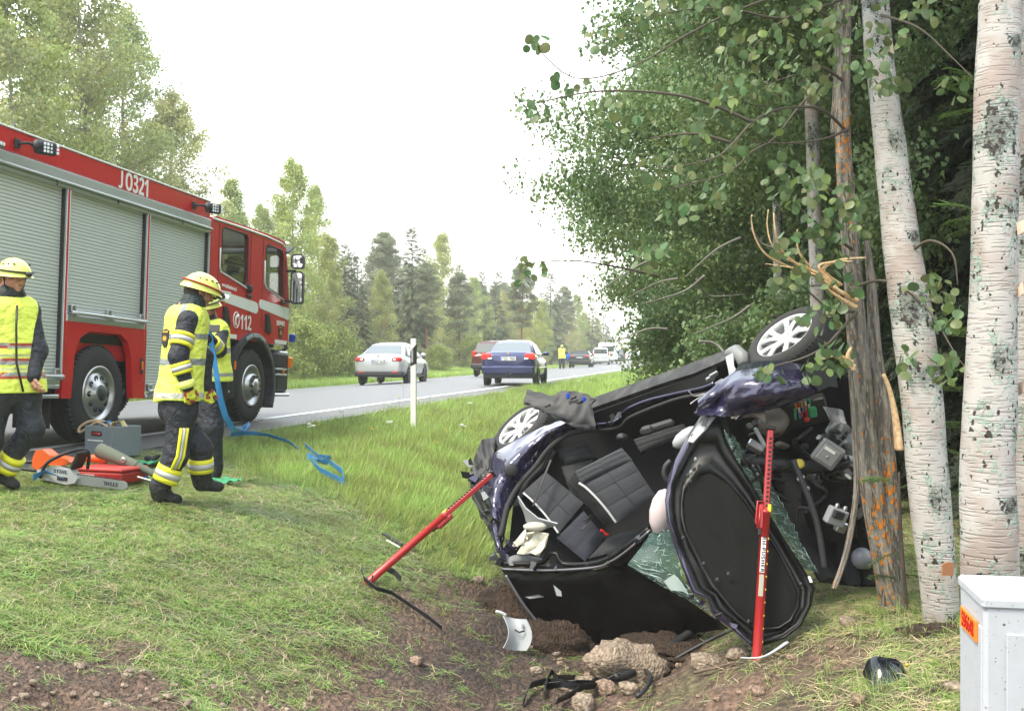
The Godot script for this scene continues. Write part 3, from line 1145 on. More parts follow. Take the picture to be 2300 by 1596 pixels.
	spread_grass(c, 26000, 14.0, 120.0, 0.8, 9.0, func(s, q): return 1.0, 0.8, 1.4, patchy)
	spread_grass(c, 26000, -4.0, 110.0, -14.0, -7.7, func(s, q): return 1.0, 0.7, 1.3, patchy)
	tag(scatter(c.multi(far), "distant_grass", bright), "grass of the distant verges on both sides of the road", "grass", "", "stuff")
	# the dry bank under the trees
	c = Copies.new()
	spread_grass(c, 20000, -12.5, -2.0, 6.7, 11.0, func(s, q): return smoothstep(6.7, 7.6, q) * (1.0 - 0.9 * soil_share(s, q)), 0.8, 1.4, one, 0.15)
	tag(scatter(c.multi(dry), "dry_grass", M.grass), "pale dry grass lying on the bank below the birches", "grass", "", "stuff")
	c = Copies.new()
	spread_grass(c, 5000, -11.5, -2.0, 6.9, 11.0, func(s, q): return smoothstep(6.9, 7.6, q) * smoothstep(-0.1, 0.3, nz.get_noise_2d(s * 5.0 + 20.0, q * 5.0)), 0.5, 1.1, one)
	tag(scatter(c.multi(tall), "bank_grass", M.grass), "green grass tufts on the bank beside the wreck's bonnet", "grass", "", "stuff")
	c = Copies.new()
	spread_grass(c, 3800, -13.0, -2.0, 1.0, 6.4, func(s, q): return (1.0 - 0.93 * soil_share(s, q)) * smoothstep(0.0, 0.4, nz.get_noise_2d(s * 3.0 + 60.0, q * 3.0)), 0.6, 1.3, one)
	var litter := broad(3, 0.12, 0.045, [Color(0.30, 0.21, 0.16), Color(0.38, 0.29, 0.24), Color(0.22, 0.15, 0.11)])
	var c2 := Copies.new()
	spread_grass(c2, 1500, -13.0, -5.0, 1.2, 10.0, func(s, q): return 0.35 + 0.5 * soil_share(s, q) + 0.3 * smoothstep(7.0, 8.0, q), 0.6, 1.3, one, 0.4)
	tag(scatter(c2.multi(litter), "dead_leaves", M.leaf), "dry brown leaves scattered over slope, ditch and bank", "leaf litter", "", "stuff")
	tag(scatter(c.multi(weed), "weeds", M.leaf), "small broad leaved weeds in the grass", "weed", "", "stuff")


# ---------------------------------------------------------------- the fire truck
const SIDE := Basis(Vector3(0, 0, -1), Vector3(0, 1, 0), Vector3(1, 0, 0))   # x forward, y up, z out of a right hand flank


func rr(x0: float, y0: float, x1: float, y1: float, r: float, n := 4) -> PackedVector2Array:
	var o := PackedVector2Array()
	for c in [[x1 - r, y0 + r, -90], [x1 - r, y1 - r, 0], [x0 + r, y1 - r, 90], [x0 + r, y0 + r, 180]]:
		for i in n + 1:
			var a := deg_to_rad(c[2] + 90.0 * i / n)
			o.append(Vector2(c[0] + cos(a) * r, c[1] + sin(a) * r))
	return o


func poly(a: Array) -> PackedVector2Array:
	var o := PackedVector2Array()
	for i in range(0, a.size(), 2): o.append(Vector2(a[i], a[i + 1]))
	return o


func on_side(x: float, z := 0.0, y := 0.0) -> Transform3D:
	return Transform3D(SIDE, V(x, y, z))


func csg_cut(outer: PackedVector2Array, wide: float, cuts: Array) -> Mesh:   # outline extruded, with smaller outlines cut through it; all in the (forward, up) plane
	var root := CSGCombiner3D.new()
	root.name = "cut_shell"
	add_child(root)
	var a := CSGPolygon3D.new()
	a.polygon = outer
	a.depth = wide
	root.add_child(a)
	for c in cuts:
		var k := CSGPolygon3D.new()
		k.polygon = c[0]
		k.depth = c[2] - c[1]
		k.position.z = -c[1]
		k.operation = CSGShape3D.OPERATION_SUBTRACTION
		root.add_child(k)
	await get_tree().process_frame
	var m := root.bake_static_mesh()
	remove_child(root)
	root.free()
	return m


func big_wheel(parent: Node3D, called: String, at: Vector3, r: float, wide: float, front: bool) -> void:
	var w := Node3D.new()
	w.name = called
	parent.add_child(w, true)
	w.transform = Transform3D(Basis(V(0, 1, 0), V(1, 0, 0), V(0, 0, -1)), at)   # +y of the wheel points out of the flank
	var t := Mb.new()
	var h := wide
	t.lathe(Transform3D(), [Vector2(r * 0.56, -0.015), Vector2(r * 0.62, 0.0), Vector2(r * 0.8, 0.004), Vector2(r * 0.93, -0.012), Vector2(r * 0.985, -0.035), Vector2(r, -0.055), Vector2(r, -h + 0.05), Vector2(r * 0.96, -h + 0.02), Vector2(r * 0.6, -h)], 48)
	for g in [0.26, 0.5, 0.74]:
		t.lathe(Transform3D(), [Vector2(r * 1.004, -h * g - 0.012), Vector2(r * 0.965, -h * g), Vector2(r * 1.004, -h * g + 0.012)], 48)
	for i in 56:
		var a := TAU * i / 56
		t.box(V(cos(a) * r * 0.985, -0.05, sin(a) * r * 0.985), V(0.035, 0.05, 0.022), 0.004, Basis(Vector3.UP, -a))
	put(t, "tyre", M.rubber, w)
	var b := Mb.new()
	var f := r * 0.57
	var dish := [Vector2(f, -0.03), Vector2(f * 1.02, 0.008), Vector2(f * 0.93, 0.012), Vector2(f * 0.88, -0.04), Vector2(f * 0.8, -0.05)]
	if front: dish += [Vector2(f * 0.72, -0.10), Vector2(f * 0.62, -0.05), Vector2(f * 0.58, 0.03), Vector2(f * 0.52, 0.045), Vector2(0.0, 0.05)]
	else: dish += [Vector2(f * 0.75, -0.015), Vector2(f * 0.4, 0.005), Vector2(f * 0.36, 0.03), Vector2(f * 0.3, 0.036), Vector2(0.0, 0.036)]
	b.lathe(Transform3D(), dish, 40)
	if front: b.lathe(Transform3D(Basis(), V(0, 0.05, 0)), [Vector2(f * 0.34, 0), Vector2(f * 0.33, 0.03), Vector2(0, 0.036)], 24)
	put(b, "rim", M.steel, w)
	var d := Mb.new()
	for i in 10:
		var a := TAU * (i + 0.5) / 10
		if front: d.lathe(Transform3D(Basis(), V(cos(a) * f * 0.45, 0.045, sin(a) * f * 0.45)), [Vector2(0.022, 0), Vector2(0.02, 0.035), Vector2(0, 0.038)], 8)
		else: d.lathe(Transform3D(Basis(), V(cos(a) * f * 0.585, -0.03, sin(a) * f * 0.585)), [Vector2(0.033, 0), Vector2(0.033, 0.03), Vector2(0, 0.024)], 12)
	if not front: d.lathe(Transform3D(Basis(), V(0, 0.034, 0)), [Vector2(f * 0.27, 0), Vector2(f * 0.25, 0.012), Vector2(0, 0.016)], 20)
	put(d, "wheel_nuts" if front else "rim_holes", M.dark_plastic, w).set_meta("kind", "stuff")


func work_lamp(parent: Node3D, z: float, y: float) -> void:
	var b := Mb.new()
	b.box(V(0.02, y, z), V(0.03, 0.09, 0.07), 0.006)
	b.tube([V(0.03, y, z), V(0.09, y + 0.02, z - 0.07), V(0.13, y, z - 0.13)], 0.016, 6)
	b.ball(V(0.14, y + 0.01, z - 0.14), V(0.05, 0.06, 0.05), 10)
	b.box(V(0.17, y, z - 0.22), V(0.07, 0.13, 0.21), 0.015, Basis(Vector3.UP, -0.5))
	var o := put(b, "work_light", M.dark_plastic, parent)
	b = Mb.new()
	for i in 3:
		for j in 5:
			b.box(V(0.207, y + 0.035 - i * 0.035, z - 0.31 + j * 0.031 ) + V(-0.016 * (j - 2.5) * 0.9 + 0.005, 0, 0), V(0.012, 0.026, 0.024), 0.003, Basis(Vector3.UP, -0.5))
	put(b, "led_lens", M.white_lens, o)


func fire_truck() -> void:
	var fwd := V(RD.x, 0, -RD.y)
	var xf := stack(fwd, Vector3.UP, V(-4.52, 0.02, -12.19))
	xf.basis = xf.basis * Basis(Vector3.RIGHT, -deg_to_rad(2.1)) * Basis(Vector3.BACK, -deg_to_rad(0.9))
	var t := thing("fire_truck", "red fire truck with grey roller shutters and crew cab parked on the road edge", "fire truck", xf)
	var b := Mb.new()
	# box body
	b.box(V(-1.27, 1.95, 0.3), V(2.3, 2.1, 5.4), 0.01)
	b.box(V(-1.25, 2.945, 0.3), V(2.5, 0.225, 5.44), 0.012)
	b.box(V(-0.05, 1.68, 0.72), V(0.1, 1.96, 0.05), 0.004)
	b.box(V(-0.05, 1.68, -0.88), V(0.1, 1.96, 0.045), 0.004)
	put(b, "body", M.red_paint, t)
	b = Mb.new()
	b.box(V(-1.25, 3.066, 0.3), V(2.52, 0.018, 5.46), 0.004)
	put(b, "roof_edge", M.white_paint, t)
	b = Mb.new()
	b.box(V(-0.03, 2.775, 0.3), V(0.075, 0.108, 5.46), 0.006)
	b.box(V(-0.015, 2.705, 0.3), V(0.115, 0.024, 5.47), 0.008)
	b.box(V(-0.03, 2.672, 0.3), V(0.085, 0.04, 5.46), 0.012)
	for z in [0.745, 0.695, -0.853, -0.907, -2.42]:
		b.box(V(-0.045, 1.66, z), V(0.1, 1.98, 0.014), 0.003)
	put(b, "cornice", M.aluminium, t)
	# shutters, slat by slat
	var bays := [[0.76, 3.0, 0.70], [-0.84, 0.68, 1.37], [-2.40, -0.92, 0.56]]
	for k in 3:
		var z0: float = bays[k][0]; var z1: float = bays[k][1]; var y0: float = bays[k][2]
		var sh := Node3D.new()
		sh.name = "roller_shutter"
		t.add_child(sh, true)
		var sb := Mb.new()
		var h := 0.037
		var l := z1 - z0
		sb.smooth()
		var pr := [[0.0, 0.0], [0.0035, 0.002], [0.005, 0.007], [0.005, h - 0.008], [0.0035, h - 0.005], [0.0, h - 0.004]]
		var r := []
		for q in pr: r.append(PackedVector3Array([V(q[0], q[1], -l / 2), V(q[0], q[1], l / 2)]))
		sb.st.set_smooth_group(-1)
		sb.rings(r, false, false)
		var sm := sb.mesh()
		var y := y0
		while y < 2.64:
			var o := put(sm, "slat", M.slat, sh)
			o.position = V(-0.06, y, (z0 + z1) / 2)
			y += h
		var bk := Mb.new()
		bk.box(V(-0.085, (y0 + 2.65) / 2, (z0 + z1) / 2), V(0.04, 2.65 - y0, l), 0.0)
		for z in [z0, z1]: bk.box(V(-0.05, (y0 + 2.65) / 2, z), V(0.06, 2.65 - y0, 0.02), 0.003)
		put(bk, "shutter_seal", M.black_plastic, sh)
		var bar := Mb.new()
		bar.tube([V(0.045, y0 + 0.005, z0 + 0.02), V(0.045, y0 + 0.005, z1 - 0.02)], 0.02, 8)
		bar.box(V(-0.03, y0 - 0.05, (z0 + z1) / 2), V(0.06, 0.075, l), 0.006)
		put(bar, "lift_bar", M.aluminium, sh)
		for z in [z0 + 0.08, (z0 + z1) / 2, z1 - 0.08]:
			var br := Mb.new()
			br.box(V(0.0, y0 + 0.045, z), V(0.045, 0.085, 0.075), 0.006)
			br.box(V(0.03, y0 - 0.0, z - 0.03), V(0.06, 0.06, 0.035), 0.006)
			put(br, "bar_bracket", M.steel, sh)
	# lower red panel with the wheel opening
	b = Mb.new()
	var arch := poly([0.90, 0.48, 0.90, 1.285, -0.74, 1.285, -0.74, 0.48, -0.57, 0.48, -0.53, 0.95, -0.44, 1.12, -0.28, 1.2, 0.34, 1.2, 0.5, 1.12, 0.58, 0.95, 0.64, 0.48])
	b.prism(arch, 0.075, on_side(-0.07))
	put(b, "wheel_arch_panel", M.red_paint, t)
	b = Mb.new()
	b.box(V(-0.55, 1.13, 0.0), V(0.9, 0.1, 1.3), 0.0)
	b.box(V(-1.25, 0.8, 0.0), V(0.5, 0.6, 1.3), 0.0)
	b.box(V(-1.25, 0.72, 0.3), V(1.2, 0.3, 6.5), 0.02)
	b.box(V(-1.2, 0.62, 1.9), V(2.2, 0.5, 1.9), 0.03)
	b.box(V(-1.2, 0.85, -1.65), V(2.1, 0.5, 1.5), 0.03)
	b.box(V(-0.25, 0.42, 0.86), V(0.42, 0.5, 0.02), 0.0)
	put(b, "chassis", M.black_plastic, t)
	for q in [[0.60, 1.9, 2.2], [0.50, 1.2, 0.8], [0.50, -1.66, 1.5]]:
		b = Mb.new()
		b.box(V(-0.02, q[0], q[1]), V(0.085, 0.04, q[2]), 0.008)
		put(b, "side_step", M.aluminium, t)
	b = Mb.new()
	b.box(V(0.012, 0.86, -0.80), V(0.02, 0.17, 0.055), 0.006)
	var mk := put(b, "marker_light", M.black_plastic, t)
	b = Mb.new()
	b.box(V(0.024, 0.86, -0.80), V(0.012, 0.10, 0.035), 0.004)
	put(b, "marker_lens", M.orange_lens, mk)
	big_wheel(t, "rear_wheel", V(-0.03, 0.53, 0.0), 0.53, 0.34, false)
	big_wheel(t, "front_wheel", V(-0.01, 0.66, -3.85), 0.52, 0.32, true)
	big_wheel(t, "rear_wheel", V(-2.16, 0.57, 0.0), 0.53, 0.34, false)
	big_wheel(t, "front_wheel", V(-2.16, 0.70, -3.85), 0.52, 0.32, true)
	work_lamp(t, 1.62, 2.93)
	work_lamp(t, -1.93, 2.93)
	b = Mb.new()
	b.box(V(0.03, 2.86, 1.93), V(0.06, 0.06, 0.17), 0.012)
	var rl := put(b, "roof_light", M.grey_plastic, t)
	b = Mb.new()
	for i in 4: b.box(V(0.062, 2.865, 1.87 + i * 0.04), V(0.006, 0.03, 0.028), 0.002)
	put(b, "light_lens", M.white_lens, rl)
	letters("O321", 0.205, Transform3D(SIDE, V(0.002, 2.94, -0.595)), "lettering", M.white_paint, t, 0.78)
	b = Mb.new()
	b.prism(poly([0.075, 0.205, 0.045, 0.205, 0.045, 0.055, 0.038, 0.035, 0.022, 0.028, 0.0, 0.032, -0.004, 0.008, 0.022, 0.0, 0.05, 0.005, 0.068, 0.022, 0.075, 0.05]), 0.005, Transform3D(SIDE, V(0.002, 2.838, -0.20)))
	put(b, "lettering", M.white_paint, t)
	for q in [["5", 0.98], ["4", -0.16], ["3", -1.63]]:
		letters(q[0], 0.05, Transform3D(SIDE, V(0.029, 2.672 if q[0] == "3" else 2.672, q[1])), "bay_number", M.black_plastic, t)
	# the cab
	var outer := poly([2.47, 1.29, 5.02, 1.29, 5.10, 1.34, 5.13, 1.55, 5.12, 1.95, 5.04, 2.45, 4.93, 2.83, 4.86, 2.88, 4.4, 2.905, 2.6, 2.905, 2.5, 2.88, 2.47, 2.82])
	var rear_win := poly([2.80, 2.19, 3.52, 2.06, 3.60, 2.08, 3.62, 2.15, 3.60, 2.74, 3.56, 2.79, 2.84, 2.79, 2.79, 2.75])
	var front_win := poly([4.22, 2.15, 4.26, 2.12, 4.86, 2.02, 4.90, 2.05, 4.84, 2.68, 4.79, 2.73, 4.26, 2.745, 4.22, 2.70])
	var inner := poly([2.55, 1.34, 5.0, 1.34, 5.04, 1.6, 5.0, 2.1, 4.86, 2.8, 2.55, 2.83])
	var wind := poly([4.98, 2.0, 5.4, 2.0, 5.4, 2.78, 4.7, 2.78])
	var shell := await csg_cut(outer, 2.45, [[inner, 0.06, 2.39], [rear_win, -0.1, 2.6], [front_win, -0.1, 2.6], [wind, 0.12, 2.33]])
	var cab := put(shell, "cab", M.red_paint, t)
	cab.transform = Transform3D(SIDE, V(-0.01, 0, 0))
	for w in [rear_win, front_win]:
		b = Mb.new()
		b.prism(w, 0.006, on_side(-0.035))
		put(b, "door_window", M.cabin_glass, t)
		b = Mb.new()
		b.prism(w, 0.006, on_side(-2.44))
		put(b, "door_window", M.cabin_glass, t)
		b = Mb.new()
		var edge := []
		for q in w: edge.append(V(-0.012, q.y, -q.x))
		edge.append(edge[0])
		b.tube(edge, 0.013, 5)
		put(b, "window_seal", M.black_plastic, t)
	b = Mb.new()
	b.quad(V(-0.14, 2.02, -5.02), V(-2.33, 2.02, -5.02), V(-2.33, 2.76, -4.9), V(-0.14, 2.76, -4.9))
	put(b, "windscreen", M.cabin_glass, t)
	b = Mb.new()
	b.tube([V(-0.005, 2.86, -2.5), V(-0.002, 2.865, -3.4), V(-0.004, 2.86, -4.2), V(-0.01, 2.83, -4.8), V(-0.01, 2.79, -4.9)], 0.016, 6)
	b.tube([V(0.0, 2.18, -2.76), V(0.0, 2.06, -3.45), V(0.0, 2.03, -3.6), V(0.0, 2.01, -3.64)], 0.011, 6)
	b.tube([V(0.0, 2.5, -4.17), V(0.0, 2.17, -4.18), V(0.0, 2.1, -4.25), V(0.0, 1.98, -4.9)], 0.011, 6)
	b.tube([V(0.0, 2.5, -2.73), V(0.0, 2.24, -2.735), V(0.0, 2.18, -2.78)], 0.011, 6)
	put(b, "pale_trim", M.white_paint, t)
	b = Mb.new()
	b.prism(rr(2.52, 1.81, 3.1, 1.935, 0.005), 0.003, on_side(-0.009))
	b.prism(poly([2.70, 1.80, 3.92, 1.70, 3.97, 1.72, 3.99, 1.76, 3.99, 1.80, 3.96, 1.85, 3.88, 1.868, 2.70, 1.935]), 0.004, on_side(-0.009))
	b.prism(poly([4.06, 1.79, 5.1, 1.685, 5.11, 1.69, 5.11, 1.87, 4.08, 1.92, 4.03, 1.90, 4.02, 1.84]), 0.004, on_side(-0.009))
	b.prism(poly([2.5, 1.30, 3.3, 1.30, 3.3, 1.36, 2.5, 1.36]), 0.012, on_side(-0.008))
	b.prism(poly([4.62, 1.30, 5.03, 1.30, 5.05, 1.36, 4.6, 1.36]), 0.012, on_side(-0.008))
	put(b, "reflective_stripe", M.white_paint, t)
	for q in [[2.70, 1.37, 2.70, 2.82], [3.70, 1.37, 3.70, 2.82], [4.12, 1.5, 4.12, 2.82], [4.95, 1.5, 4.93, 2.6]]:
		b = Mb.new()
		b.box(V(-0.008, (q[1] + q[3]) / 2, -(q[0] + q[2]) / 2), V(0.006, q[3] - q[1], 0.007), 0.001)
		put(b, "door_seam", M.black_plastic, t)
	for q in [[V(0.02, 2.03, -3.63), V(0.07, 0.11, 0.1), 0.02], [V(0.0, 1.93, -3.66), V(0.03, 0.04, 0.16), 0.01], [V(0.015, 1.93, -4.85), V(0.04, 0.05, 0.16), 0.012]]:
		b = Mb.new()
		b.box(q[0], q[1], q[2])
		put(b, "door_handle", M.black_plastic, t)
	for z in [2.93, 4.30]:
		b = Mb.new()
		b.prism(poly([z - 0.06, 1.46, z + 0.13, 1.44, z + 0.15, 1.50, z + 0.08, 1.70, z + 0.02, 1.73, z - 0.06, 1.72]), 0.02, on_side(-0.01))
		b.prism(poly([z - 0.03, 1.49, z + 0.06, 1.48, z + 0.05, 1.65, z - 0.03, 1.68]), 0.028, on_side(-0.01))
		put(b, "grip_recess", M.black_plastic, t)
	letters("112", 0.205, Transform3D(SIDE, V(-0.008, 1.545, -3.60)), "lettering", M.white_paint, t, 0.78)
	b = Mb.new()
	var ring := []
	for i in 25:
		var a := TAU * i / 24
		ring.append(V(-0.007, 1.565 + sin(a) * 0.11, -3.29 - cos(a) * 0.09))
	b.tube(ring, 0.008, 5)
	b.tube([V(-0.005, 1.635, -3.335), V(-0.005, 1.60, -3.28), V(-0.005, 1.54, -3.265), V(-0.005, 1.49, -3.28)], [0.026, 0.012, 0.012, 0.024], 6)
	put(b, "telephone_sign", M.white_paint, t)
	letters("VIHANTI", 0.075, Transform3D(SIDE, V(-0.008, 1.615, -4.82)), "lettering", M.white_paint, t, 0.72)
	letters("www.jokipelastus.fi", 0.045, Transform3D(SIDE * Basis(Vector3.BACK, -0.07), V(-0.008, 2.0, -3.05)), "lettering", M.white_paint, t, 0.75)
	b = Mb.new()
	b.prism(poly([4.74, 1.57, 4.82, 1.60, 4.90, 1.57, 4.895, 1.45, 4.87, 1.40, 4.82, 1.36, 4.77, 1.40, 4.745, 1.45]), 0.004, on_side(-0.009))
	var em := put(b, "crest", M.black_plastic, t)
	b = Mb.new()
	star(b, 0.055, 0.024, 8, 0.004, Transform3D(SIDE, V(-0.004, 1.475, -4.82)))
	b.prism(rr(4.765, 1.545, 4.875, 1.562, 0.004), 0.003, on_side(-0.006))
	mat("gold", Color(0.55, 0.30, 0.04), 0.4)
	put(b, "crest_star", M.gold, em)
	# below the cab
	b = Mb.new()
	b.box(V(-0.2, 0.87, -2.82), V(0.34, 0.76, 0.62), 0.03)
	b.box(V(-1.2, 0.98, -3.8), V(1.5, 0.6, 2.6), 0.03)
	put(b, "step_well", M.black_plastic, t)
	for y in [1.03, 0.93, 0.57]:
		b = Mb.new()
		b.box(V(-0.02, y, -2.84), V(0.09, 0.035, 0.5), 0.006)
		put(b, "cab_step", M.aluminium, t)
	b = Mb.new()
	var r := []
	for i in 19:
		var a := PI * (-0.14 + 1.22 * i / 18.0)
		var cs := V(0, 0.66 + sin(a) * 0.66, -3.85 - cos(a) * 0.66)
		var outw := V(0, sin(a), -cos(a))
		r.append(PackedVector3Array([cs + V(-0.4, 0, 0), cs + V(0.03, 0, 0), cs + V(0.045, 0, 0) + outw * 0.02, cs + V(0.03, 0, 0) + outw * 0.10, cs + V(-0.4, 0, 0) + outw * 0.10]))
	b.smooth(); b.st.set_smooth_group(-1)
	b.rings(r, true, true)
	put(b, "mudguard", M.dark_plastic, t)
	for i in 3:
		b = Mb.new()
		var a := PI * (0.40 + 0.10 * i)
		b.box(V(0.045, 0.66 + sin(a) * 0.72, -3.85 - cos(a) * 0.72), V(0.012, 0.055, 0.2), 0.004, Basis(Vector3.RIGHT, a - PI / 2))
		put(b, "mudguard_patch", M.silver_plastic, t)
	b = Mb.new()
	b.box(V(-1.22, 0.88, -4.93), V(2.44, 0.66, 0.52), 0.07)
	put(b, "bumper", M.dark_plastic, t)
	b = Mb.new()
	b.box(V(-0.05, 0.92, -4.85), V(0.14, 0.028, 0.4), 0.006)
	b.box(V(-0.05, 0.835, -4.85), V(0.14, 0.028, 0.4), 0.006)
	b.box(V(-0.3, 0.53, -4.9), V(0.66, 0.05, 0.56), 0.02)
	b.box(V(-1.22, 1.17, -5.03), V(2.4, 0.06, 0.3), 0.02)
	b.box(V(-1.2, 0.68, -5.19), V(2.3, 0.3, 0.03), 0.012)
	put(b, "bumper_trim", M.aluminium, t)
	for q in [[V(-0.0, 1.03, -5.16), V(0.1, 0.17, 0.09), 0.02], [V(0.012, 0.878, -4.93), V(0.02, 0.05, 0.05), 0.005], [V(0.05, 0.93, -3.18), V(0.02, 0.12, 0.035), 0.005]]:
		b = Mb.new()
		b.box(q[0], q[1], q[2])
		put(b, "indicator", M.orange_lens, t)
	b = Mb.new()
	b.tube([V(-0.15, 1.2, -5.2), V(-0.12, 1.25, -5.3), V(-0.12, 1.62, -5.32), V(-0.15, 1.68, -5.2)], 0.03, 6)
	b.tube([V(-0.12, 1.45, -5.31), V(-2.2, 1.45, -5.31)], 0.025, 6)
	put(b, "front_guard", M.black_plastic, t)
	b = Mb.new()
	b.box(V(-0.05, 1.42, -5.38), V(0.09, 0.13, 0.07), 0.015)
	put(b, "blue_light", M.blue_lens, t)
	b = Mb.new()
	b.ball(V(-0.55, 2.93, -4.35), V(0.12, 0.10, 0.12), 12)
	put(b, "beacon", M.blue_lens, t)
	b = Mb.new()
	b.box(V(-1.2, 2.76, -5.02), V(2.5, 0.03, 0.24), 0.01, Basis(Vector3.RIGHT, 0.5))
	put(b, "sun_visor", M.dark_plastic, t)
	# mirrors on the near door
	b = Mb.new()
	b.tube([V(-0.05, 2.42, -4.98), V(0.06, 2.44, -5.0), V(0.13, 2.44, -5.03)], 0.018, 6)
	b.tube([V(-0.05, 1.98, -4.98), V(0.06, 1.97, -5.0), V(0.13, 1.99, -5.03)], 0.022, 6)
	put(b, "mirror_arm", M.black_plastic, t)
	for q in [[2.18, 0.5, 0.20], [2.585, 0.22, 0.20]]:
		b = Mb.new()
		b.prism(rr(-q[2] / 2, -q[1] / 2, q[2] / 2, q[1] / 2, 0.05), 0.10, Transform3D(Basis(Vector3.UP, 0.18), V(0.14, q[0], -5.1)))
		var mi := put(b, "door_mirror", M.black_plastic, t)
		b = Mb.new()
		b.prism(rr(-q[2] / 2 + 0.022, -q[1] / 2 + 0.022, q[2] / 2 - 0.022, q[1] / 2 - 0.022, 0.035), 0.004, Transform3D(Basis(Vector3.UP, 0.18), V(0.14, q[0], -5.1) + Basis(Vector3.UP, 0.18) * V(0, 0, 0.1)))
		put(b, "mirror_glass", M.mirror, mi)
	# seats and bulkhead that show through the side windows
	b = Mb.new()
	b.box(V(-1.22, 1.9, -2.75), V(2.2, 1.1, 0.18), 0.05)
	b.box(V(-0.55, 1.75, -4.2), V(0.5, 0.9, 0.16), 0.06)
	b.box(V(-1.9, 1.75, -4.2), V(0.5, 0.9, 0.16), 0.06)
	b.box(V(-1.22, 1.5, -4.85), V(2.2, 0.5, 0.25), 0.06)
	put(b, "cab_seat", M.black_plastic, t)


func star(b: Mb, r0: float, r1: float, n: int, depth: float, xf: Transform3D) -> void:
	var p := PackedVector2Array()
	for i in n * 2:
		var a := PI * i / n + PI / 2
		var r := r0 if i % 2 == 0 else r1
		p.append(Vector2(cos(a) * r, sin(a) * r))
	b.prism(p, depth, xf)


# ---------------------------------------------------------------- the cars on the road
func car_wheel(parent: Node3D, at: Vector3, r: float, wide: float, right: bool, rim: Material, tilt := 0.0) -> Node3D:
	var w := Node3D.new()
	w.name = "wheel"
	parent.add_child(w, true)
	w.transform = Transform3D(Basis(Vector3.BACK, -PI / 2 if right else PI / 2), at)   # +y points outwards
	var t := Mb.new()
	t.lathe(Transform3D(), [Vector2(r * 0.66, -0.01), Vector2(r * 0.72, 0.004), Vector2(r * 0.9, 0.0), Vector2(r * 0.97, -0.02), Vector2(r, -0.04), Vector2(r, -wide + 0.04), Vector2(r * 0.95, -wide + 0.01), Vector2(r * 0.6, -wide)], 28)
	put(t, "tyre", M.rubber, w)
	var b := Mb.new()
	b.lathe(Transform3D(), [Vector2(r * 0.68, -0.03), Vector2(r * 0.66, 0.0), Vector2(r * 0.6, -0.02), Vector2(r * 0.3, 0.0), Vector2(0, 0.005)], 20)
	put(b, "rim", rim, w)
	return w


func super_ring(z: float, y0: float, y1: float, hw: float, e := 0.32) -> PackedVector3Array:
	var r := PackedVector3Array()
	for i in 24:
		var a := TAU * i / 24
		var c := cos(a); var s := sin(a)
		var tuck := 1.0 - 0.06 * maxf(s, 0.0) - 0.04 * maxf(-s, 0.0)
		r.append(V(signf(c) * pow(absf(c), e) * hw * tuck, (y0 + y1) / 2 + signf(s) * pow(absf(s), e + 0.1) * (y1 - y0) / 2, z))
	return r


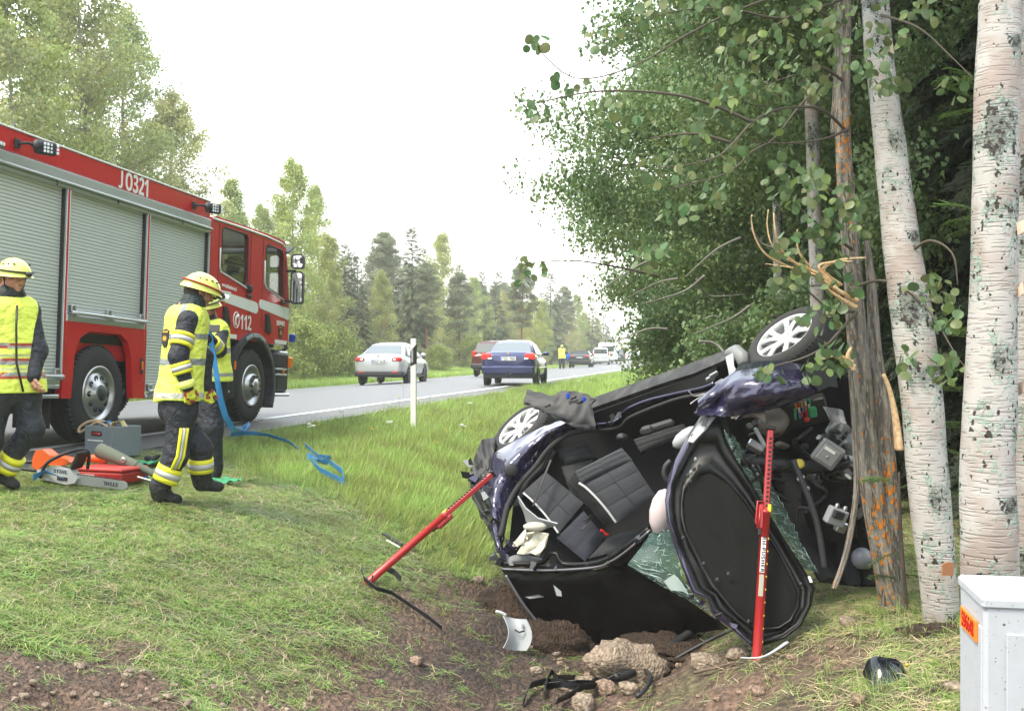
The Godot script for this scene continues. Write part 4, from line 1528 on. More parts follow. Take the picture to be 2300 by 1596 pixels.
# k: len, wide, body stations [z, y0, y1, half width], cabin stations [z, y], belt (half width), roof (half width), yb (belt height)
func car(called: String, label: String, category: String, xf: Transform3D, paint: Material, k: Dictionary) -> Node3D:
	var t := thing(called, label, category, xf, "cars on the road")
	var b := Mb.new()
	b.smooth()
	var r := []
	for s in k.body: r.append(super_ring(s[0], s[1], s[2], s[3]))
	b.rings(r)
	put(b, "body", paint, t)
	b = Mb.new()
	b.smooth()
	r = []
	var cs: Array = k.cabin
	var belt: float = k.belt; var roof: float = k.roof; var yb: float = k.yb
	for s in cs:
		var yr: float = s[1]
		var f: float = clampf((yr - yb) / (k.top - yb), 0.0, 1.0)
		var w := lerpf(belt, roof, f)
		var w2 := lerpf(belt, roof - 0.10, f)
		r.append(PackedVector3Array([V(-belt, yb - 0.05, s[0]), V(-w, maxf(yr - 0.09, yb - 0.03), s[0]), V(-w2, yr - 0.01, s[0]), V(-w2 * 0.5, yr + 0.012, s[0]), V(w2 * 0.5, yr + 0.012, s[0]), V(w2, yr - 0.01, s[0]), V(w, maxf(yr - 0.09, yb - 0.03), s[0]), V(belt, yb - 0.05, s[0])]))
	b.rings(r)
	put(b, "cabin", k.get("roof_paint", paint), t)
	# panes
	var glass: Material = k.get("glass", M.dark_glass)
	var a = cs[0]; var c = cs[1]
	var pane := func(p: Array, m: Material, n: String) -> void:
		var g := Mb.new()
		var q := [p.slice(0, 2), [p[3], p[2]]]
		g.slab(q, 0.006)
		put(g, n, m, t)
	var rw := V(0, (c[0] - a[0]) * 1.0, 0)
	var nrm := V(0, a[0] - c[0], c[1] - a[1]).normalized() * 0.018
	var at0: float = 0.14; var at1: float = 0.86
	var zl := lerpf(a[0], c[0], at0); var zu := lerpf(a[0], c[0], at1); var yl := lerpf(a[1], c[1], at0); var yu := lerpf(a[1], c[1], at1)
	pane.call([V(-belt * 0.84, yl, zl) + nrm, V(belt * 0.84, yl, zl) + nrm, V((roof - 0.06), yu, zu) + nrm, V(-(roof - 0.06), yu, zu) + nrm], k.get("rear_glass", glass), "rear_window")
	var d = cs[cs.size() - 1]; var e = cs[cs.size() - 2]
	var n2 := V(0, e[0] - d[0], -(e[1] - d[1])).normalized() * 0.018
	pane.call([V(-belt * 0.86, lerpf(d[1], e[1], 0.1), lerpf(d[0], e[0], 0.1)) + n2, V(belt * 0.86, lerpf(d[1], e[1], 0.1), lerpf(d[0], e[0], 0.1)) + n2, V(roof - 0.06, lerpf(d[1], e[1], 0.88), lerpf(d[0], e[0], 0.88)) + n2, V(-roof + 0.06, lerpf(d[1], e[1], 0.88), lerpf(d[0], e[0], 0.88)) + n2], glass, "windscreen")
	for sx in [-1.0, 1.0]:
		for w in k.windows:   # four (z, y) corners each
			var p := []
			for q in w:
				var f: float = clampf((q[1] - yb) / (k.top - 0.09 - yb), 0, 1)
				p.append(V(sx * (lerpf(belt, roof, f) + 0.010), q[1], q[0]))
			if p.size() == 4: pane.call(p, glass, "side_window")
	# wheels
	for z in [k.rear_axle, k.front_axle]:
		for right in [true, false]:
			var s := 1.0 if right else -1.0
			var wb := Mb.new()
			wb.lathe(Transform3D(Basis(Vector3.BACK, -PI / 2 * s), V(s * (k.half - 0.10), k.wheel + 0.015, z)), [Vector2(k.wheel + 0.06, 0), Vector2(k.wheel + 0.06, 0.105), Vector2(k.wheel + 0.02, 0.108), Vector2(0, 0.06)], 24)
			put(wb, "wheel_arch", k.get("arch", M.black_plastic), t)
			car_wheel(t, V(s * (k.half + 0.012), k.wheel, z), k.wheel, 0.2, right, k.get("rim", M.rim_paint))
	# rear end
	for q in k.get("boxes", []):   # [name, material, centre, size, bevel, mirrored]
		var g := Mb.new()
		g.box(q[2], q[3], q[4])
		put(g, q[0], q[1], t)
		if q[5]:
			g = Mb.new()
			g.box(q[2] * V(-1, 1, 1), q[3], q[4])
			put(g, q[0], q[1], t)
	for sx in [-1.0, 1.0]:
		var g := Mb.new()
		g.ball(V(sx * (belt + 0.14), yb + 0.07, cs[cs.size() - 1][0] + 0.45), V(0.11, 0.07, 0.05), 10)
		g.tube([V(sx * (belt - 0.02), yb + 0.02, cs[cs.size() - 1][0] + 0.43), V(sx * (belt + 0.1), yb + 0.05, cs[cs.size() - 1][0] + 0.44)], 0.025, 5)
		put(g, "door_mirror", k.get("mirror_paint", paint), t)
	if k.has("plate"):
		var g := Mb.new()
		g.box(k.plate_at, V(0.5, 0.12, 0.014), 0.004)
		var pl := put(g, "number_plate", M.white_paint, t)
		letters(k.plate, 0.10, Transform3D(Basis(), k.plate_at + V(0.02, 0, 0.008)), "plate_text", M.black_plastic, pl, 0.8, true, 0.002)
		g = Mb.new()
		g.box(k.plate_at + V(-0.225, 0, 0.008), V(0.04, 0.11, 0.004), 0.001)
		put(g, "plate_band", M.blue_lens, pl)
	return t


func cars() -> void:
	var brake := mat("lit_brake_lamp", Color(0.6, 0.03, 0.02), 0.2)
	brake.emission_enabled = true
	brake.emission = Color(1, 0.16, 0.06)
	brake.emission_energy_multiplier = 0.55
	var paint := func(n: String, c: Color, metal := 0.4) -> StandardMaterial3D:
		var m := mat(n, c, 0.3, metal)
		m.clearcoat_enabled = true
		m.clearcoat = 0.8
		m.clearcoat_roughness = 0.06
		return m
	var hazy := mat("sky_lit_glass", Color(0.10, 0.12, 0.13), 0.08, 0.0)
	hazy.metallic_specular = 0.9
	var silver: Material = paint.call("silver_paint", Color(0.50, 0.52, 0.53), 0.5)
	var sedan := {"half": 0.88, "top": 1.46, "yb": 0.95, "belt": 0.80, "roof": 0.60, "rear_axle": 1.28, "front_axle": -1.30, "wheel": 0.32,
		"body": [[2.26, 0.42, 0.90, 0.70], [2.24, 0.36, 0.98, 0.80], [2.12, 0.28, 1.04, 0.86], [1.6, 0.24, 1.05, 0.885], [0.8, 0.2, 0.98, 0.89], [-0.8, 0.2, 0.96, 0.89], [-1.4, 0.22, 0.94, 0.885], [-2.0, 0.24, 0.84, 0.87], [-2.2, 0.3, 0.74, 0.82], [-2.27, 0.36, 0.66, 0.70]],
		"cabin": [[1.72, 1.0], [0.95, 1.40], [0.3, 1.465], [-0.3, 1.43], [-1.2, 0.96]],
		"windows": [[[1.12, 1.02], [0.3, 1.0], [0.3, 1.36], [0.82, 1.33]], [[0.22, 1.0], [-0.72, 0.99], [-0.36, 1.32], [0.22, 1.36]]],
		"rear_glass": hazy, "rim": M.black_plastic,
		"boxes": [["tail_light", M.red_lens, V(0.64, 0.86, 2.20), V(0.36, 0.17, 0.17), 0.05, true], ["tail_light_core", M.white_lens, V(0.58, 0.86, 2.287), V(0.10, 0.06, 0.02), 0.01, true], ["rear_bumper", M.dark_plastic, V(0, 0.38, 2.08), V(1.72, 0.20, 0.42), 0.05, false], ["bumper_reflector", M.red_lens, V(0.6, 0.42, 2.29), V(0.2, 0.04, 0.02), 0.008, true], ["badge", M.steel, V(0, 0.97, 2.24), V(0.1, 0.09, 0.03), 0.02, false], ["side_strip", M.dark_plastic, V(0.895, 0.26, 0.0), V(0.03, 0.08, 1.9), 0.012, true]],
		"plate": "RGF-428", "plate_at": V(0.02, 0.80, 2.285)}
	var at := func(px: float, depth: float, turn: float) -> Transform3D:   # stands on the road where that column is that far away
		var x := (px - 1150.0) / F * depth
		var k := sq_of(x, depth)
		return road_xf(k.x, k.y, turn)
	car("car", "silver sedan with red tail lights driving in the far lane behind the white reflector post", "car", at.call(884, 40.5, 0.06), silver, sedan)
	var blue: Material = paint.call("blue_paint", Color(0.022, 0.030, 0.105), 0.35)
	var saab := sedan.duplicate(true)
	saab.merge({"rim": M.dark_plastic, "plate": "TZC-769", "plate_at": V(0.0, 0.86, 2.312),
		"body": [[2.29, 0.44, 0.92, 0.72], [2.26, 0.34, 1.02, 0.82], [2.1, 0.26, 1.09, 0.86], [1.6, 0.22, 1.09, 0.875], [0.8, 0.2, 1.0, 0.88], [-0.8, 0.2, 0.97, 0.88], [-1.4, 0.22, 0.94, 0.875], [-2.0, 0.24, 0.84, 0.86], [-2.25, 0.3, 0.74, 0.78], [-2.32, 0.36, 0.66, 0.66]],
		"boxes": [["tail_light", brake, V(0.69, 0.93, 2.22), V(0.33, 0.20, 0.18), 0.05, true], ["reversing_light", M.white_lens, V(0.58, 0.86, 2.305), V(0.13, 0.05, 0.03), 0.01, true], ["rear_bumper", blue, V(0, 0.50, 2.14), V(1.70, 0.30, 0.40), 0.07, false], ["bumper_skirt", M.dark_plastic, V(0, 0.30, 2.06), V(1.6, 0.13, 0.4), 0.04, false], ["tow_bar", M.black_plastic, V(0, 0.35, 2.34), V(0.05, 0.24, 0.07), 0.02, false], ["badge", M.gold, V(0, 1.02, 2.25), V(0.07, 0.05, 0.03), 0.01, false], ["side_strip", blue, V(0.885, 0.55, 0.0), V(0.03, 0.06, 3.0), 0.012, true]]}, true)
	car("car", "dark blue sedan with lit tail lights on the near edge of the road", "car", at.call(1160, 37.5, 0.07), blue, saab)
	var maroon: Material = paint.call("maroon_paint", Color(0.10, 0.015, 0.018), 0.3)
	var estate := sedan.duplicate(true)
	estate.merge({"top": 1.62, "yb": 1.0, "cabin": [[2.14, 1.0], [1.85, 1.56], [0.6, 1.62], [-0.3, 1.58], [-1.15, 1.0]],
		"windows": [[[1.75, 1.06], [1.0, 1.05], [1.0, 1.48], [1.65, 1.46]], [[0.92, 1.05], [0.1, 1.04], [0.1, 1.5], [0.92, 1.5]], [[0.02, 1.04], [-0.85, 1.03], [-0.4, 1.44], [0.02, 1.5]]], "rim": M.rim_paint,
		"boxes": [["tail_light", M.red_lens, V(0.72, 1.0, 2.12), V(0.2, 0.3, 0.2), 0.05, true], ["rear_bumper", M.dark_plastic, V(0, 0.45, 2.12), V(1.7, 0.24, 0.42), 0.06, false]], "plate": "JIK-315"}, true)
	car("car", "maroon estate car mostly hidden behind the blue sedan", "car", at.call(1122, 53.0, -0.02), maroon, estate)
	var black: Material = paint.call("black_paint", Color(0.012, 0.012, 0.014), 0.2)
	var cloth := mat("soft_top", Color(0.02, 0.02, 0.022), 0.9)
	var open_car := sedan.duplicate(true)
	open_car.merge({"roof_paint": cloth, "mirror_paint": black, "top": 1.38, "cabin": [[1.45, 1.0], [1.0, 1.30], [0.3, 1.38], [-0.3, 1.34], [-1.2, 0.96]], "plate": "OBE-604", "rear_glass": M.dark_glass}, true)
	open_car.boxes = [["tail_light", M.red_lens, V(0.64, 0.9, 2.20), V(0.34, 0.16, 0.17), 0.05, true], ["rear_bumper", black, V(0, 0.46, 2.12), V(1.7, 0.3, 0.42), 0.06, false]]
	car("car", "black convertible with its cloth roof closed, standing near the far traffic guard", "car", at.call(1306, 92.0, 0.02), black, open_car)
	var van := {"half": 0.90, "top": 1.82, "yb": 1.05, "belt": 0.85, "roof": 0.70, "rear_axle": 1.35, "front_axle": -1.4, "wheel": 0.33,
		"body": [[2.2, 0.4, 1.04, 0.8], [2.16, 0.3, 1.1, 0.88], [1.5, 0.24, 1.1, 0.91], [-1.0, 0.22, 1.08, 0.91], [-1.8, 0.25, 0.98, 0.88], [-2.2, 0.34, 0.8, 0.75]],
		"cabin": [[2.16, 1.08], [1.98, 1.74], [0.6, 1.83], [-0.4, 1.76], [-1.4, 1.05]],
		"windows": [[[1.8, 1.12], [0.7, 1.12], [0.7, 1.66], [1.75, 1.62]], [[0.6, 1.12], [-0.9, 1.1], [-0.45, 1.6], [0.6, 1.66]]],
		"boxes": [["tail_light", M.red_lens, V(0.82, 1.15, 2.08), V(0.14, 0.4, 0.16), 0.04, true], ["rear_bumper", silver, V(0, 0.48, 2.1), V(1.7, 0.26, 0.34), 0.05, false]], "plate": "EYX-190", "plate_at": V(0, 0.72, 2.21)}
	car("van", "silver minivan behind the black convertible, in front of the white caravan", "van", at.call(1350, 118.0, 0.05), silver, van)
	car("car", "small blue hatchback right of the white caravan in the queue", "car", at.call(1389, 140.0, 0.06), blue, estate)
	var white: Material = paint.call("white_car_paint", Color(0.7, 0.7, 0.7), 0.0)
	car("car", "white car between the blue hatchback and the farthest dark car", "car", at.call(1414, 165.0, 0.08), white, sedan)
	car("car", "farthest dark car at the end of the queue", "car", at.call(1439, 185.0, 0.1), black, sedan)
	# the caravan
	var xf: Transform3D = at.call(1366, 130.0, 0.05)
	var t := thing("caravan", "tall white caravan behind the silver minivan", "caravan", xf, "")
	var b := Mb.new()
	b.box(V(0, 1.45, 0), V(2.2, 2.1, 5.0), 0.18)
	put(b, "body", M.white_paint, t)
	b = Mb.new()
	b.box(V(0, 1.75, 2.5), V(1.4, 0.6, 0.03), 0.01)
	put(b, "rear_window", M.dark_glass, t)
	for s in [true, false]: car_wheel(t, V(1.06 if s else -1.06, 0.33, 0), 0.33, 0.2, s, M.rim_paint)


func roadside() -> void:
	# reflector post
	var p := to_ground(929, 905)
	var t := thing("reflector_post", "white roadside reflector post with a slanted black band in the grass verge", "reflector post", Transform3D(Basis(Vector3.UP, -0.25), P(930, 850, 17.6) * V(1, 0, 1)))
	p = t.position
	t.position.y = gh(p.x, -p.z) - 0.05
	var top := CY - (760.0 - HZ) * 17.6 / F - t.position.y
	var outline := func(y0: float, y1: float, y2: float, y3: float, w: float) -> PackedVector2Array: return poly([-w, y0, w, y1, w, y2, -w, y3])
	var b := Mb.new()
	b.prism(outline.call(0.0, 0.0, top, top, 0.042), 0.05)
	put(b, "post", M.white_paint, t)
	b = Mb.new()
	b.prism(outline.call(top - 0.44, top - 0.40, top - 0.1, top - 0.20, 0.0445), 0.055, Transform3D(Basis(), V(0, 0, -0.0025)))
	put(b, "black_band", M.black_plastic, t)
	b = Mb.new()
	b.box(V(-0.012, top - 0.28, 0.054), V(0.03, 0.2, 0.006), 0.002)
	put(b, "reflector", M.silver_plastic, t)
	# far signs
	var sg := func(label: String, px: float, py: float, z: float, w: float, h: float, m: Material, round_sign: bool) -> void:
		var c := P(px, py, z)
		var o := thing("road_sign", label, "road sign", Transform3D(Basis(), V(c.x, gh(c.x, z), c.z)))
		var g := Mb.new()
		var y: float = c.y - o.position.y
		g.tube([V(0, 0, -0.03), V(0, y + h * 0.4, -0.03)], 0.04, 6)
		put(g, "pole", M.aluminium, o)
		g = Mb.new()
		if round_sign: g.lathe(Transform3D(Basis(Vector3.RIGHT, PI / 2), V(0, y, 0)), [Vector2(0, -0.01), Vector2(w / 2, -0.01), Vector2(w / 2, 0.01), Vector2(0, 0.01)], 20)
		else: g.box(V(0, y, 0), V(w, h, 0.03), 0.01)
		put(g, "sign_plate", m, o)
	mat("sign_yellow", Color(0.75, 0.45, 0.03), 0.5)
	mat("sign_blue", Color(0.03, 0.12, 0.5), 0.5)
	sg.call("round blue sign on a pole right behind the far traffic guard", 1271, 800, 86.0, 0.7, 0.7, M.sign_blue, true)
	sg.call("blue sign near the end of the queue of cars", 1474, 818, 150.0, 1.6, 1.0, M.sign_blue, false)
	sg.call("yellow sign above the farthest dark car", 1461, 797, 170.0, 1.6, 1.6, M.sign_yellow, false)


# ---------------------------------------------------------------- people
# A field of tapered capsules joined smoothly, meshed as surface nets. Bones: [from, to, radius, radius, (flatten vector * amount)]
func net(b: Mb, bones: Array, cell: float, k: float, shade: Callable, cut = null) -> void:
	var lo := V(1e9, 1e9, 1e9); var hi := -lo
	for o in bones:
		var r: float = maxf(o[2], o[3]) + cell * 2.5
		for e in 2:
			lo = lo.min(o[e] - V(r, r, r)); hi = hi.max(o[e] + V(r, r, r))
	var nx := int((hi.x - lo.x) / cell) + 2; var ny := int((hi.y - lo.y) / cell) + 2; var nq := int((hi.z - lo.z) / cell) + 2
	var f := PackedFloat32Array()
	f.resize(nx * ny * nq)
	f.fill(9.0)
	for o in bones:
		var a: Vector3 = o[0]; var ab: Vector3 = o[1] - a
		var ra: float = o[2]; var rb: float = o[3]
		var l2 := maxf(ab.length_squared(), 1e-9)
		var pad := maxf(ra, rb) + cell * 2.0 + k * 0.6
		var p0 := (a.min(o[1]) - V(pad, pad, pad) - lo) / cell; var p1 := (a.max(o[1]) + V(pad, pad, pad) - lo) / cell
		for z in range(maxi(0, int(p0.z)), mini(nq, int(p1.z) + 2)):
			for y in range(maxi(0, int(p0.y)), mini(ny, int(p1.y) + 2)):
				var i := (z * ny + y) * nx + maxi(0, int(p0.x))
				for x in range(maxi(0, int(p0.x)), mini(nx, int(p1.x) + 2)):
					var p := lo + Vector3(x, y, z) * cell - a
					var u := clampf(p.dot(ab) / l2, 0.0, 1.0)
					var d := (p - ab * u).length() - lerpf(ra, rb, u)
					var g := f[i]
					var h := maxf(k - absf(g - d), 0.0)
					f[i] = minf(g, d) - h * h / k * 0.25
					i += 1
	if cut != null:
		for z in nq:
			for y in ny:
				for x in nx:
					var i := (z * ny + y) * nx + x
					if f[i] < cell * 2.0: f[i] = maxf(f[i], cut.call(lo + Vector3(x, y, z) * cell))
	var at := PackedInt32Array()
	at.resize(nx * ny * nq)
	at.fill(-1)
	var pts := PackedVector3Array()
	var offs := [0, 1, nx, nx + 1, nx * ny, nx * ny + 1, nx * ny + nx, nx * ny + nx + 1]
	for z in nq - 1:
		for y in ny - 1:
			var i := (z * ny + y) * nx - 1
			for x in nx - 1:
				i += 1
				var v0 := f[i]
				if v0 > 1.0 and f[i + offs[7]] > 1.0: continue
				var mask := 0
				for c in 8:
					if f[i + offs[c]] < 0.0: mask |= 1 << c
				if mask == 0 or mask == 255: continue
				var s := Vector3.ZERO
				var n := 0
				for e in [[0, 1], [2, 3], [4, 5], [6, 7], [0, 2], [1, 3], [4, 6], [5, 7], [0, 4], [1, 5], [2, 6], [3, 7]]:
					var fa := f[i + offs[e[0]]]; var fb := f[i + offs[e[1]]]
					if (fa < 0.0) != (fb < 0.0):
						var u := fa / (fa - fb)
						var ca := Vector3(e[0] & 1, (e[0] >> 1) & 1, e[0] >> 2); var cb := Vector3(e[1] & 1, (e[1] >> 1) & 1, e[1] >> 2)
						s += ca.lerp(cb, u)
						n += 1
				at[i] = pts.size()
				pts.append(lo + (Vector3(x, y, z) + s / n) * cell)
	b.smooth(1)
	var put_quad := func(i0: int, i1: int, i2: int, i3: int, flip: bool) -> void:
		if i0 < 0 or i1 < 0 or i2 < 0 or i3 < 0: return
		var q := [i0, i1, i2, i3]
		if flip: q.reverse()
		for j in [0, 2, 1, 0, 3, 2]:
			var p := pts[q[j]]
			b.st.set_color(shade.call(p))
			b.v(p)
	for z in range(1, nq - 1):
		for y in range(1, ny - 1):
			for x in range(1, nx - 1):
				var i := (z * ny + y) * nx + x
				var a := f[i]
				if a > 1.0: continue
				var ins := a < 0.0
				if ins != (f[i + 1] < 0.0): put_quad.call(at[i], at[i - nx], at[i - nx - nx * ny], at[i - nx * ny], ins)
				if ins != (f[i + nx] < 0.0): put_quad.call(at[i], at[i - nx * ny], at[i - nx * ny - 1], at[i - 1], ins)
				if ins != (f[i + nx * ny] < 0.0): put_quad.call(at[i], at[i - 1], at[i - 1 - nx], at[i - nx], ins)


func hand_bones(wrist: Vector3, d: Vector3, across: Vector3, curl: float, thumb := 1.0) -> Array:   # across points to the thumb's side
	d = d.normalized()
	across = (across - d * across.dot(d)).normalized()
	var palm := d.cross(across) * thumb
	var o := [[wrist, wrist + d * 0.05, 0.026, 0.027], [wrist + d * 0.05 + across * 0.018, wrist + d * 0.085 + across * 0.028, 0.018, 0.014], [wrist + d * 0.05 - across * 0.018, wrist + d * 0.08 - across * 0.028, 0.018, 0.013]]
	for i in 4:
		var s := 0.03 - i * 0.02
		var p := wrist + d * (0.088 - absf(i - 1.2) * 0.005) + across * s
		var e := d
		var l: float = [0.03, 0.034, 0.031, 0.025][i]
		for j in 3:
			e = (e * cos(curl * 0.55) + palm * sin(curl * 0.55)).normalized()
			e = (e + palm * 0.25 * curl).normalized()
			o.append([p, p + e * l, 0.0095 - j * 0.001, 0.0088 - j * 0.001])
			p += e * l
			l *= 0.75
	var tp := wrist + d * 0.028 + across * 0.028
	var te := (d * 0.7 + across * 0.75 + palm * 0.2).normalized()
	for j in 3:
		o.append([tp, tp + te * 0.031, 0.013 - j * 0.0015, 0.011 - j * 0.0015])
		tp += te * 0.031
		te = (te + d * 0.3 - across * 0.25 + palm * 0.3 * curl).normalized()
	return o


func ring_band(parent: Node3D, called: String, m: Material, a: Vector3, c: Vector3, u: float, wide: float, r: float) -> void:   # a cuff round a limb
	var b := Mb.new()
	var d := (c - a).normalized()
	var o := a.lerp(c, u)
	b.tube([o - d * wide / 2, o - d * wide / 2.01, o + d * wide / 2.01, o + d * wide / 2], [r * 0.93, r, r, r * 0.93], 20)
	put(b, called, m, parent)


func helmet(parent: Node3D, fr: Transform3D, strap: Material, lamp: bool) -> void:   # frame: x right, y up, z forward, origin in the middle of the head
	var dome := Mb.new()
	dome.smooth()
	var r := []
	var n := 32
	for i in 11:
		var e := float(i) / 10.0
		var ring := PackedVector3Array()
		for j in n:
			var a := TAU * j / n                     # 0 at the right, 90 in front
			var fz := sin(a)
			var low := 0.028 - 0.05 * maxf(-fz, 0.0) - 0.025 * (1.0 - absf(fz)) + 0.0 * maxf(fz, 0.0)
			var y := lerpf(low, 0.152, sin(e * PI / 2))
			var w := cos(e * PI / 2 * 0.995)
			var rim := 1.0 + 0.07 * smoothstep(0.12, 0.0, e) + 0.10 * smoothstep(0.15, 0.0, e) * maxf(fz, 0.0)
			ring.append(fr * V(cos(a) * 0.122 * w * rim, y + 0.010 * exp(-pow(cos(a) * 6.0, 2)) * w, fz * (0.150 if fz > 0 else 0.152) * w * rim))
		r.append(ring)
	dome.rings(r, true, false)
	var o := put(dome, "helmet", M.helmet_shell, parent)
	var b := Mb.new()
	var pts := []
	for j in 25:
		var a := TAU * j / 24
		pts.append(fr * V(cos(a) * 0.126, 0.052 + 0.012 * sin(a), sin(a) * 0.155))
	b.tube(pts, 0.013, 6, 0.55)
	put(b, "helmet_strap", strap, o)
	b = Mb.new()
	for s in [-1.0, 1.0]:
		for j in 4:
			var a := 0.75 - j * 0.42
			var y := 0.102 + 0.012 * cos(j * 1.0)
			var q := V(s * cos(a) * 0.094, y, sin(a) * 0.115)
			b.ball(fr * q, V(0.010, 0.006, 0.013), 8, fr.basis)
	put(b, "vent", M.black_plastic, o)
	b = Mb.new()
	for s in [-1.0, 1.0]:
		b.tube([fr * V(s * 0.10, 0.01, 0.02), fr * V(s * 0.085, -0.06, 0.03), fr * V(s * 0.04, -0.115, 0.055), fr * V(0, -0.118, 0.06)], 0.008, 5, 0.5)
	put(b, "chin_strap", M.black_plastic, o)
	b = Mb.new()
	if lamp:
		b.box(fr * V(0.06, 0.05, 0.165), V(0.10, 0.055, 0.07), 0.02, fr.basis)
		b.box(fr * V(0.12, 0.035, 0.12), V(0.05, 0.06, 0.10), 0.02, fr.basis)
		put(b, "goggles", M.black_plastic, o)
		b = Mb.new()
		b.lathe(fr * Transform3D(Basis(Vector3.RIGHT, PI / 2), V(0.07, 0.05, 0.19)), [Vector2(0, 0), Vector2(0.026, 0), Vector2(0.034, 0.04), Vector2(0.03, 0.045), Vector2(0, 0.04)], 14)
		put(b, "head_lamp", M.white_lens, o)
	else:
		b.box(fr * V(0.0, 0.055, 0.175), V(0.05, 0.035, 0.04), 0.012, fr.basis)
		put(b, "head_lamp", M.black_plastic, o)


func head_bones(fr: Transform3D) -> Array:
	var o := []
	for q in [[[0, 0.035, -0.035], [0, 0.04, 0.02], 0.076, 0.074], [[-0.012, -0.03, 0.03], [0.012, -0.03, 0.03], 0.058, 0.058], [[0, -0.05, 0.04], [0, -0.078, 0.066], 0.042, 0.028], [[0, 0.015, 0.092], [0, -0.022, 0.112], 0.009, 0.0135], [[-0.012, -0.026, 0.1], [0.012, -0.026, 0.1], 0.009, 0.009], [[-0.034, 0.03, 0.078], [0.034, 0.03, 0.078], 0.014, 0.014], [[-0.04, -0.02, 0.062], [0.04, -0.02, 0.062], 0.022, 0.022], [[-0.016, -0.047, 0.088], [0.016, -0.047, 0.088], 0.008, 0.008], [[-0.014, -0.058, 0.085], [0.014, -0.058, 0.085], 0.008, 0.008], [[0.074, 0.02, -0.015], [0.078, -0.02, -0.005], 0.016, 0.010], [[-0.074, 0.02, -0.015], [-0.078, -0.02, -0.005], 0.016, 0.010], [[0, -0.03, -0.03], [0, -0.16, -0.045], 0.058, 0.062]]:
		o.append([fr * V(q[0][0], q[0][1], q[0][2]), fr * V(q[1][0], q[1][1], q[1][2]), q[2], q[3]])
	return o


func face(b: Mb, fr: Transform3D, beard: bool) -> void:
	var sk := Color(0.46, 0.235, 0.165)
	var inv := fr.affine_inverse()
	net(b, head_bones(fr), 0.006, 0.014, func(p: Vector3) -> Color:
		var q := inv * p
		if q.y > -0.052 and q.y < -0.040 and q.z > 0.075 and absf(q.x) < 0.022: return Color(0.36, 0.13, 0.11)
		if beard and q.y < -0.02 and q.z > -0.01 and absf(q.x) > 0.016 + 0.02 * (q.y + 0.05): return sk * 0.72
		return sk * Color(1.0, 1.0 - 0.12 * smoothstep(0.02, 0.06, absf(q.x)) * smoothstep(0.02, -0.03, q.y), 0.95))
	for s in [-1.0, 1.0]:
		b.paint(Color(0.62, 0.58, 0.55))
		b.ball(fr * V(s * 0.031, 0.010, 0.0795), V(0.012, 0.007, 0.010), 8, fr.basis)
		b.paint(Color(0.03, 0.02, 0.015))
		b.ball(fr * V(s * 0.031, 0.010, 0.0855), V(0.006, 0.006, 0.006), 8, fr.basis)
		b.tube([fr * V(s * 0.015, 0.03, 0.093), fr * V(s * 0.035, 0.035, 0.087), fr * V(s * 0.052, 0.028, 0.07)], 0.0045, 5)
	b.paint(Color.WHITE)


func looking(forward: Vector3, up: Vector3, at: Vector3) -> Transform3D:   # right handed frame: x to the figure's left, y up, z forward
	var z := forward.normalized()
	var x := up.cross(z).normalized()
	return Transform3D(Basis(x, z.cross(x), z), at)


